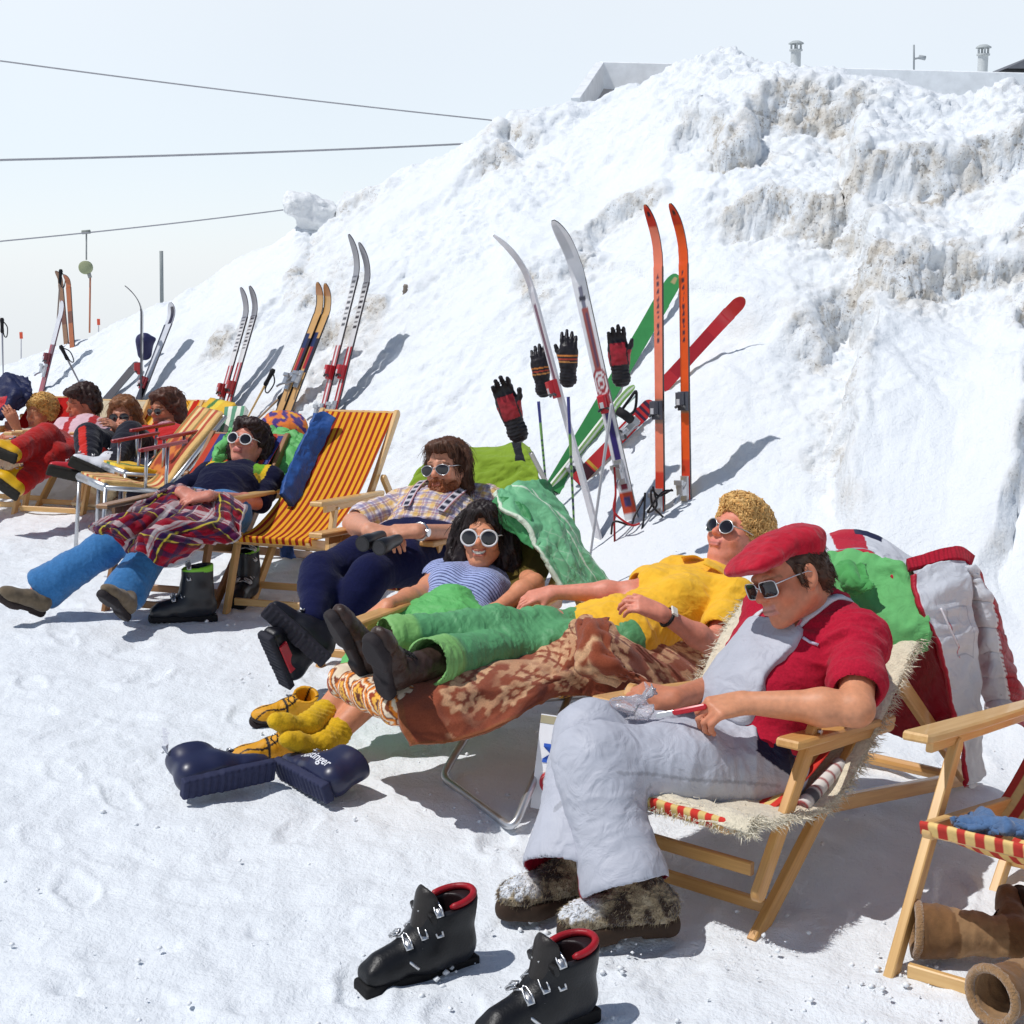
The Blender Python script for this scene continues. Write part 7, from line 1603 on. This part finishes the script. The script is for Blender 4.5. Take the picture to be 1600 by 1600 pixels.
def pole(label, base, top, paint, grip=(24, 22, 26), strap=None, basket=None, r=.008, glove=None, grl=.12, grp=True):
    base, top = A(*base), A(*top); ax = nrm(top - base); L = np.linalg.norm(top - base); t = thing('ski_pole', label, 'ski pole', base, 'ski poles stuck in the snow')
    n = 60; x = np.linspace(-.12 / L, 1 - grl / L, n); m = MB(); m.tube(base + np.outer(x * L, ax), np.linspace(r * .62, r, n), 8, np.array([lin(*paint(v)) for v in x])); m.obj('shaft', M['ski'], t, True)
    if grp:
        m = MB(); g = [top - ax * grl, top - ax * grl * .9, top - ax * grl * .6, top - ax * grl * .3, top - ax * .01, top + ax * .008]; m.tube(g, [.011, .016, .0135, .015, .019, .012], 10, lin(*grip)); m.obj('grip', M['rubber'], t, True)
        s_ = nrm(np.cross(ax, TOW)); m = MB(); a = top - ax * .01; m.tube(spline(np.array([a, a + s_ * .05 - ax * .06 + TOW * .02, a + s_ * .045 - ax * .14 + TOW * .02, a + s_ * .015 - ax * .13, a + s_ * .004 - ax * .04]), 24), .005, 5, lin(*(strap or grip))); m.obj('strap', M['leather'], t, True)
    if basket:
        c = base + ax * basket; u = nrm(np.cross(ax, A(1, 0, 0))); v = np.cross(ax, u); m = MB(); m.tube([c + (cos(a) * u + sin(a) * v) * .055 for a in np.linspace(0, 2 * pi, 24, endpoint=False)], .005, 6, lin(60, 60, 64), closed=True)
        for a in (0, pi / 2): m.tube([c + (cos(a) * u + sin(a) * v) * .055, c - (cos(a) * u + sin(a) * v) * .055], .003, 5, lin(60, 60, 64))
        m.obj('basket', M['rubber'], t, True)
    return ax
def glove(label, wrist, fing, palm, dark, accent, mode, k=1.0, side='R', vox=.004):
    t = thing('glove', label, 'glove', wrist, 'gloves stuck on ski poles'); H = Human.__new__(Human); H.J = {'wr' + side: A(*wrist)}; H.sc = 1.22 * k; H.fem = False
    fd = nrm(A(*fing) - A(*wrist)); bk = -A(*palm)
    pr = flat(H.hand(side, fd, bk, curl=(.18, .35, .35), thumb=(.75, .55, -.15), spread=.16))
    pr += [cap(A(*wrist) - fd * .09 * k, A(*wrist) + fd * .02, .052 * k, .036 * k, k=.02, fl=bk, ff=.75), cap(A(*wrist) + fd * .03 * k, A(*wrist) + fd * .075 * k, .040 * k, .043 * k, k=.02, fl=bk, ff=.55)]
    # fatten the fingers
    out = []
    for p in pr: out.append(Pr((lambda g: (lambda q: g(q) - .0022))(p.f), p.lo - .004, p.hi + .004, p.op, p.k))
    W = A(*wrist); pn = nrm(A(*palm) - np.dot(palm, fd) * fd); sd = np.cross(fd, pn)
    def paint(V, c, N):
        q = V - W; a = q @ fd; b = q @ sd; f = N @ pn
        if mode == 'palm': c[(a > -.01) & (a < .085) & (f > .25) & (np.abs(b) < .034)] = lin(*accent); c[(np.abs(b) > .040) & (a < .05) & (a > -.04)] = lin(*accent)
        else:
            for lo, cc in ((.040, (196, 120, 50)), (.024, (170, 60, 40)), (.010, (190, 130, 70))): c[(a > lo) & (a < lo + .007)] = lin(*cc)
        return c
    body('glove_shell', out, vox, M['leather'], t, lin(*dark), lambda V: .0012 * np.sin(((V - W) @ fd) * 420) * (((V - W) @ fd) < -.015) + .003 * fbm(V * 40, 2, 3), paint)
blu = lambda v: (52, 56, 130) if v > .55 else ((120, 170, 90) if (v * 40) % 1 < .6 or v > .4 else (40, 50, 90))
b = onsnow(853, 745); d = b[1] - .25; pole('blue and green banded pole carrying the striped left glove', P(852, 745, d), P(838, 590, d), blu, grp=False)
glove('black glove with orange bands, back to the viewer, left of the pair on banded poles', P(846, 588, d - .03), P(838, 535, d - .03), A(.1, .9, 0), (26, 22, 28), (190, 110, 50), 'bands', .74, 'L')
b = onsnow(896, 800); d2 = b[1] - .45; pole('blue and green banded pole carrying the striped right glove', P(896, 800, d2), P(886, 580, d2), blu, grp=False)
glove('black glove with orange bands, back to the viewer, right of the pair on banded poles', P(888, 570, d2 - .03), P(889, 517, d2 - .03), A(.1, .9, 0), (26, 22, 28), (190, 110, 50), 'bands', .74, 'R')
d3 = d2 - .45; pole('silver pole carrying the upright red palmed glove', P(925, 850, d3), P(962, 588, d3), lambda v: (176, 178, 184), grp=False)
glove('black glove with red palm upright above the green ski', P(968, 566, d3 - .03), P(962, 512, d3 - .03), A(-.1, -.9, 0), (24, 20, 26), (150, 26, 40), 'palm', .76, 'R')
d4 = 6.0; pole('long silver pole leaning left beside the green quilted jacket', P(945, 930, 5.6), P(808, 666, 5.85), lambda v: (170, 168, 160), grp=False, r=.010)
glove('black glove with red palm leaning left, lowest of the gloves', P(800, 650, 5.82), P(782, 598, 5.82), A(-.1, -.9, 0), (24, 20, 26), (150, 30, 40), 'palm', .76, 'R')
# ski goggles hanging by the red ski
t = thing('ski_goggles', 'black strapped ski goggles hanging beside the red ski', 'goggles', P(982, 650, 6.9)); m = MB(); c = P(982, 645, 6.9)
m.tube(spline(np.array([P(972, 640, 6.9), P(985, 622, 6.88), P(994, 612, 6.9), P(992, 640, 6.92), P(978, 652, 6.9)]), 24), .007, 6, lin(28, 26, 30)); m.tube([P(966, 642, 6.88), P(976, 648, 6.86), P(986, 656, 6.88)], .022, 10, lin(30, 28, 32)); m.obj('goggle_frame', M['rubber'], t, True)
q = onsnow(390, 650); pole('bamboo pole with black grip and loop leaning right', P(384, 658, q[1] - .1), P(427, 578, q[1] - .05), lambda v: (206, 170, 110))
q = onsnow(408, 655); pole('thin wooden pole lying lower beside the bamboo pole', P(402, 656, q[1] - .1), P(455, 604, q[1] - .05), lambda v: (170, 140, 110))
q = onsnow(126, 600); pole('grey pole leaning left behind the man in red braces', P(126, 602, q[1]), P(95, 541, q[1]), lambda v: (120, 116, 120))
q = onsnow(5, 600); pole('slim pole with dark grip at the left edge', P(5, 585, q[1]), P(3, 498, q[1]), lambda v: (140, 140, 150))
q = onsnow(90, 520); pole('pole with loop standing against the brown skis', P(88, 520, q[1] - .1), P(95, 422, q[1] - .1), lambda v: (130, 110, 100))
q = onsnow(630, 463); pole('short pole grip poking out of the upper snow', P(630, 466, q[1] - .02), P(634, 446, q[1] - .02), lambda v: (150, 140, 130), r=.010, grl=.05, grip=(140, 130, 120))
t = thing('mitten', 'navy mitten hung upside down on the thin dark ski', 'mitten', P(226, 555, 11)); qd = onsnow(226, 560)[1] - .2
body('mitten_shell', [cap(P(226, 552, qd), P(226, 534, qd), .055, .07, k=.03), cap(P(230, 540, qd), P(240, 530, qd), .025, .02, k=.02), cap(P(222, 545, qd), P(218, 528, qd), .02, .018, k=.02)], .01, M['nylon'], t, lin(40, 40, 80))
# ================================================================ boots standing and lying on the snow
def loose(label, name='ski_boot', base=(0, 0, 0), group='loose boots on the snow', cat='ski boot'): return thing(name, label, cat, base, group)
def gsn(px, py, dz=0.0):
    g = G(px, py); g[2] = snow_h(g[0], g[1]) + dz; return g
blk = lin(17, 17, 20)
def leather_boot(label, heel, toe, sn):
    t = loose(label, base=heel); F = Foot(heel, toe, (0, 0, 1), .31)
    b = ski_boot(t, F, blk, .0032, mat='leather', cuff_h=.66, lean=.0, liner=lin(36, 22, 24), sole_col=lin(18, 17, 18), nb=4, tongue=lin(40, 36, 34), flare=.01, tread=False)
    m = MB(); TB = tree(b); pts = []
    for a in np.linspace(-2.0, 2.0, 26):      # red padded collar round the back of the cuff
        xx = .20 - .190 * cos(a); pts.append(F.p(xx, .150 * sin(a), .585 - .16 * (xx - .2)))
    m.tube(pts, [.004] + [.0082] * 24 + [.004], 8, lin(160, 22, 34))
    m.obj('collar', M['leather'], b, True)
    m = MB()
    for q in (-1, 1):
        m.tube(spline(np.array([F.p(.50, q * .03, .40), F.p(.52, q * .14, .32), F.p(.44, q * .165, .24), F.p(.38, q * .17, .20)]), 12), .0045, 6, lin(200, 196, 190))
        m.tube(spline(np.array([F.p(.64, q * .03, .28), F.p(.62, q * .13, .23), F.p(.56, q * .16, .17)]), 12), .0045, 6, lin(200, 196, 190))
    m.obj('wire_bail', M['metal'], b, True)
    m = MB(); m.box(F.p(.43, 0, .52), np.stack([F.y, nrm(F.x * .3 + F.z), nrm(F.x - F.z * .3)]), (.05, .012, .006), .003, lin(30, 28, 28)); m.box(F.p(.47, .0, .53), np.stack([F.y, nrm(F.x * .3 + F.z), nrm(F.x - F.z * .3)]), (.014, .013, .006), .002, lin(190, 190, 190)); m.obj('ankle_strap', M['leather'], b)
    return t
leather_boot('black leather ski boot with red collar standing alone in the foreground, toe to the left', gsn(738, 1492, -.012), gsn(565, 1543, -.012), 1)
leather_boot('black leather ski boot with silver clasps cut by the bottom edge', gsn(925, 1582, -.012), gsn(760, 1640, -.012), 2)
# navy shell boots lying on their sides
nvb = lin(34, 38, 68)
def lying_boot(label, heel, toe, up, word=True):
    t = loose(label, base=heel); F = Foot(heel, toe, up, .315)
    b = ski_boot(t, F, nvb, .004, cuff_h=.64, liner=lin(24, 24, 34), sole_col=lin(44, 48, 76), nb=4, cuffb=False)
    return t, F, b
hA = gsn(290, 1266, .055); tA = hA + nrm(G(425, 1212) - G(288, 1242)) * .3
tt, F, b = lying_boot('left of the two navy ski boots lying on their sides, cuff to the left', hA, tA, A(-.28, .92, .26))
hB = gsn(506, 1262, .055); tB = hB + nrm(G(392, 1180) - G(505, 1240)) * .3
tt, F2, b2 = lying_boot('right of the two navy ski boots lying on their sides, white lettering on its shell', hB, tB, A(.62, .72, .30))
for F_, b_ in ((F, b), (F2, b2)):
    sd = 1 if F_.y[2] > 0 else -1
    if F_ is F2: text('Kastinger', F_.p(.66, sd * .16, .19), -F_.x, np.cross(F_.y * sd, -F_.x), .042, lin(220, 222, 230), b_, onto=tree(b_))
    else: text('Kastinger', F_.p(.04, sd * .17, .52), nrm(F_.x * .35 + F_.z), np.cross(F_.y * sd, nrm(F_.x * .35 + F_.z)), .030, lin(220, 222, 230), b_, onto=tree(b_))
# black boots with lime cuffs by the tartan
lime2 = lin(120, 190, 40)
for lab, h, tt_ in (('black ski boot with lime cuff standing toe left beside the blue trouser leg', gsn(338, 962), gsn(252, 968)), ('black ski boot with lime cuff standing behind the leg of the empty striped chair', gsn(396, 925), gsn(352, 962))):
    t = loose(lab, base=h); F = Foot(h, tt_, (0, 0, 1), .32); ski_boot(t, F, lin(26, 28, 34), .005, accent=lime2, cuff_h=.92, lean=.08, liner=lin(24, 26, 50), sole_col=lin(22, 22, 26), nb=4)
# yellow and black snow boots of the smiling woman
for lab, h, x, up in (('yellow and black after ski boot lying behind the yellow socks', gsn(492, 1118, .012), gsn(392, 1136, .012), A(.25, -.30, .75)), ('yellow and black after ski boot lying in front of the yellow socks', gsn(478, 1186, .012), gsn(370, 1200, .012), A(.30, -.25, .75))):
    t = loose(lab, 'snow_boot', h, cat='boot'); F = Foot(h, x, up, .26)
    def yp(V, c, N, F=F):
        q = F.loc(V); z = q[:, 2]; c = np.where(((z < .17) | (np.abs(np.abs(q[:, 1]) - .07 - .02 * np.sin(q[:, 0] * 14)) < .012) | (np.abs(q[:, 0] - .52) < .018))[:, None], lin(38, 26, 24), c); return c
    low_boot(t, F, M['nylon'], lin(222, 156, 26), M['rubber'], lin(36, 26, 26), .004, .42, sole_h=.10, shr=.18, name='upper', paint=yp, open_=True, laces=lin(40, 28, 26))
# brown suede boots at the lower right
sue = lin(118, 86, 56)
for lab, tp_, x, up in (('brown suede boot lying with its dark sole turned up, opening to the left', G(1432, 1452, .075), A(.30, .95, .10), A(-1, .12, .03)), ('brown suede boot lying in front, fleecy opening towards the viewer', G(1550, 1556, .075), A(.5, -.6, .1), A(-.85, -.55, -.0))):
    zz = nrm(up); xx = nrm(x - np.dot(x, zz) * zz); h = tp_ - zz * 1.02 * .28 - xx * .22 * .28
    t = loose(lab, 'suede_boot', h, cat='boot'); F = Foot(h, h + xx, zz, .28)
    low_boot(t, F, M['suede'], sue, M['rubber'], lin(46, 24, 20), .004, 1.02, sole_h=.10, shr=.235, name='upper', open_=True, collar=lin(150, 116, 80), disp=wrinkle([(h, A(*h) + up * .3)], .012, 18, 6, 4), laces=lin(60, 40, 26),
             paint=lambda V, c, N, F=F: np.where(((np.linalg.norm(np.cross(V - F.p(.22, 0, 0), F.z), axis=1) < .205 * F.L) & (F.loc(V)[:, 2] > .3))[:, None], lin(150, 118, 84), c))
# crumbs of trodden snow
m = MB(); r = np.random.RandomState(9)
for k in range(420):
    px, py = r.uniform(-50, 1650), 900 + 750 * r.rand() ** .8
    if r.rand() < .5: cx, cy = ((1195, 1470), (1390, 1525), (1000, 1480), (650, 1530), (860, 1440), (350, 955), (440, 1080), (720, 1260))[r.randint(8)]; px, py = cx + r.randn() * 60, cy + r.randn() * 26
    g = G(px, max(py, 880)); R = .0025 + .008 * r.rand() ** 3; z = snow_h(g[0], g[1]) if k % 3 == 0 else 0
    c = A(g[0], g[1], z + R * .3); V = []
    for a in range(6): V.append(c + A(cos(a), sin(a), 0) * R * (.7 + .6 * r.rand()))
    V += [c + A(r.randn() * .3, r.randn() * .3, .8) * R, c - A(0, 0, R)]
    m.add(V, [[a, (a + 1) % 6, 6] for a in range(6)] + [[(a + 1) % 6, a, 7] for a in range(6)], (.86, .88, .90))
o = m.obj('snow_crumbs', M['paint'], None, True); tag(o, kind='stuff')
# ================================================================ building behind the crest, lift cables, markers
t = thing('flat_roofed_building', 'long white flat roofed building with two vent pipes behind the snow bank', 'building', P(1200, 160, 20))
wht = lin(243, 246, 248)
a0, a1 = P(938, 97, 19.0), P(1700, 117, 19.0 * 1.0)          # roof edge, top
a1 = A(a1[0], a0[1] + .0, a0[2] + (a1[2] - a0[2]))
dv = nrm(a1 - a0); bk = A(0, 1, 0); up = A(0, 0, 1)
hh = .34
m = MB(); n = np.cross(dv, up); m.box((a0 + a1) / 2 - up * hh / 2, (dv, up, n), (np.linalg.norm(a1 - a0) / 2, hh / 2, .06), .01, wht); m.obj('fascia', M['paint'], t)
c1 = P(900, 160, 16.6); e0 = a0 + A(0, 0, 0)
m = MB(); ed = nrm(c1 - e0); nn = nrm(np.cross(ed, up)); m.bar(e0 - up * .17, c1 - up * .12, .34, .10, nn, col=wht * .92); m.obj('gable_fascia', M['paint'], t)
m = MB(); m.add([a0 + up * .0, a1, a1 + bk * 8, a0 + bk * 8 + A(2, 0, 0)], [[0, 1, 2, 3]], wht); m.obj('roof', M['paint'], t)
m = MB(); m.box((a0 + a1) / 2 + A(1.1, .9, -1.6), (dv, up, n), (np.linalg.norm(a1 - a0) / 2 - .6, 1.45, .1), .01, lin(206, 200, 190)); m.obj('wall', M['paint'], t)
for k in range(4):
    s_ = .25 + .2 * k; p = e0 * (1 - s_) + c1 * s_ - up * .42 + A(.25, .1, 0); m = MB(); m.bar(p + A(-.2, 0, .05), p + A(.6, .0, .05), .12, .07, n, col=lin(170, 130, 96)); m.obj('rafter', M['paint'], t)
m = MB(); m.add([e0 - up * .30, c1 - up * .26, c1 + A(.9, .1, -.4), e0 + A(1.5, 0, -.4)], [[0, 1, 2, 3]], lin(190, 182, 176)); m.obj('soffit', M['paint'], t)
for px, pyb, pyt in ((1243, 103, 64), (1535, 112, 70)):
    b = P(px, pyb, 19.6); tp = P(px, pyt, 19.6); m = MB(); h = tp[2] - b[2]; x = A(b[0], b[1], b[2])
    m.tube([x - up * .2, x + up * h * .62], .065, 12, lin(196, 200, 200)); m.tube([x + up * h * .60, x + up * h * .66], .085, 12, lin(186, 190, 190))
    for q in range(4): m.tube([x + A(cos(q * 1.57) * .06, sin(q * 1.57) * .06, h * .64), x + A(cos(q * 1.57) * .06, sin(q * 1.57) * .06, h * .92)], .014, 6, lin(180, 184, 184))
    m.tube([x + up * h * .88, x + up * h * .92, x + up * h], [.10, .095, .05], 12, lin(176, 182, 182)); m.obj('chimney', M['paint'], t, 35)
t2 = thing('roof_antenna', 'small antenna mast between the two vent pipes', 'antenna', P(1428, 108, 19.8)); m = MB(); m.tube([P(1428, 112, 19.8), P(1428, 70, 19.8)], .012, 6, lin(150, 156, 160)); m.tube([P(1428, 92, 19.8), P(1444, 89, 19.8)], .014, 6, lin(150, 156, 160)); m.tube([P(1436, 89, 19.8), P(1446, 91, 19.8)], .03, 6, lin(160, 166, 170)); m.obj('mast', M['paint'], t2, True)
t2 = thing('far_dark_roof', 'dark pointed roof at the right edge behind the white building', 'building', P(1620, 110, 32)); b = P(1572, 107, 32); tp = P(1640, 76, 32)
m = MB(); w = tp - b; m.add([b, A(tp[0], b[1], tp[2]), A(tp[0] + 3, b[1], tp[2]), A(tp[0] + 4, b[1], b[2]), b + bk * 5, A(tp[0], b[1] + 5, tp[2]), A(tp[0] + 3, b[1] + 5, tp[2]), A(tp[0] + 4, b[1] + 5, b[2])], [[0, 1, 2, 3], [0, 4, 5, 1], [1, 5, 6, 2], [7, 6, 5, 4]], lin(110, 112, 118)); m.obj('roof', M['paint'], t2, False)
m = MB(); m.add([b + A(.6, .4, -.02), A(tp[0] + 3.6, b[1] + .4, b[2] - .02), A(tp[0] + 3.6, b[1] + .4, b[2] - 4), A(b[0] + .6, b[1] + .4, b[2] - 4), b + A(.6, 4.4, -.02), A(tp[0] + 3.6, b[1] + 4.4, b[2] - .02), A(tp[0] + 3.6, b[1] + 4.4, b[2] - 4), A(b[0] + .6, b[1] + 4.4, b[2] - 4)], [[0, 1, 2, 3], [0, 4, 5, 1], [1, 5, 6, 2], [4, 0, 3, 7]], lin(150, 150, 150)); m.obj('wall', M['paint'], t2, False)
# lift cables
cg = lin(166, 166, 170)
def cable(label, p, q, sag, r): 
    a, b = P(*p), P(*q); x = np.linspace(-.6, 1.12, 40); pts = a + np.outer(x, b - a); pts[:, 2] -= sag * 4 * x * (1 - x) * (x > 0) * (x < 1); m = MB(); m.tube(pts, r, 6, cg); o = m.obj('lift_cable', M['paint'], None, True); tag(o, label, 'cable', 'drag lift cables'); return o
cable('uppermost lift cable sloping down to the right', (0, 95, 22), (770, 188, 24), .03, .012)
cable('middle lift cable, almost level across the mist', (0, 250, 19), (722, 225, 22), .02, .016)
cable('lowest lift cable, the one carrying the tow hanger', (0, 377, 22), (450, 327, 24), .02, .012)
t = thing('tow_hanger', 'drag lift tow hanger with a round spring box and a thin orange bar', 'lift hanger', P(136, 515, 22.3)); d = 22.6
m = MB(); m.tube([P(128, 363, d), P(141, 362, d)], .03, 8, lin(130, 136, 130)); m.tube([P(135, 364, d), P(135, 406, d)], .012, 6, lin(150, 152, 150)); m.obj('hanger_rod', M['paint'], t, True)
m = MB(); c = P(134, 418, d); m.tube([c + A(0, -.06, 0), c + A(0, -.04, 0), c + A(0, .04, 0), c + A(0, .06, 0)], [.07, .10, .10, .07], 20, lin(150, 156, 120)); m.obj('spring_box', M['paint'], t, 35)
m = MB(); m.tube([P(138, 425, d), P(141, 434, d)], .03, 8, lin(150, 150, 146)); m.tube([P(141, 430, d), P(140, 520, d)], .014, 6, lin(190, 120, 90)); m.obj('tow_bar', M['paint'], t, True)
def post(label, b, tpx, d, r, c, nm='marker_post', flag=None):
    t = thing(nm, label, 'post', P(*b, d)); m = MB(); m.tube([P(*b, d), P(*tpx, d)], r, 8, lin(*c)); m.obj('shaft', M['paint'], t, True)
    if flag: m = MB(); q = P(*flag, d); m.box(q, (A(1, 0, 0), A(0, 0, 1), A(0, -1, 0)), (.016, .034, .006), .002, lin(226, 90, 60)); m.obj('flag', M['paint'], t)
post('plain grey marker post standing alone in the mist', (253, 480), (252, 392), 14.2, .018, (140, 146, 146))
post('thin stake with a small red flag in the mist at the left edge', (33, 580), (33, 518), 15.5, .006, (190, 190, 196), flag=(33, 524))
post('thin stake with a tiny red flag behind the brown skis', (154, 540), (154, 498), 16.5, .006, (190, 190, 196), flag=(154, 503))
# fallen block of old snow on the crest
q = onsnow(490, 345); c = P(487, 326, q[1] - .05)
R = np.stack([nrm(A(1, .2, -.25)), nrm(A(-.2, 1, .1)), nrm(A(.25, -.1, 1))]); R[1] = nrm(np.cross(R[2], R[0])); R[2] = np.cross(R[0], R[1])
o = body('snow_block', [rbox(c, (.20, .16, .09), R, .05, .05), rbox(c + A(-.10, 0, .04), (.10, .12, .06), R, .04, .05), rbox(c + A(.02, 0, -.12), (.12, .12, .06), R, .04, .06)], .014, M['snow'], None, (.85, .87, .885), lambda V: .035 * fbm(V * 6, 3, 4) + .012 * fbm(V * 20, 2, 5), uvw=lambda V: V * 0)
tag(o, 'slab of old snow tipped up on the crest of the bank', 'snow block')
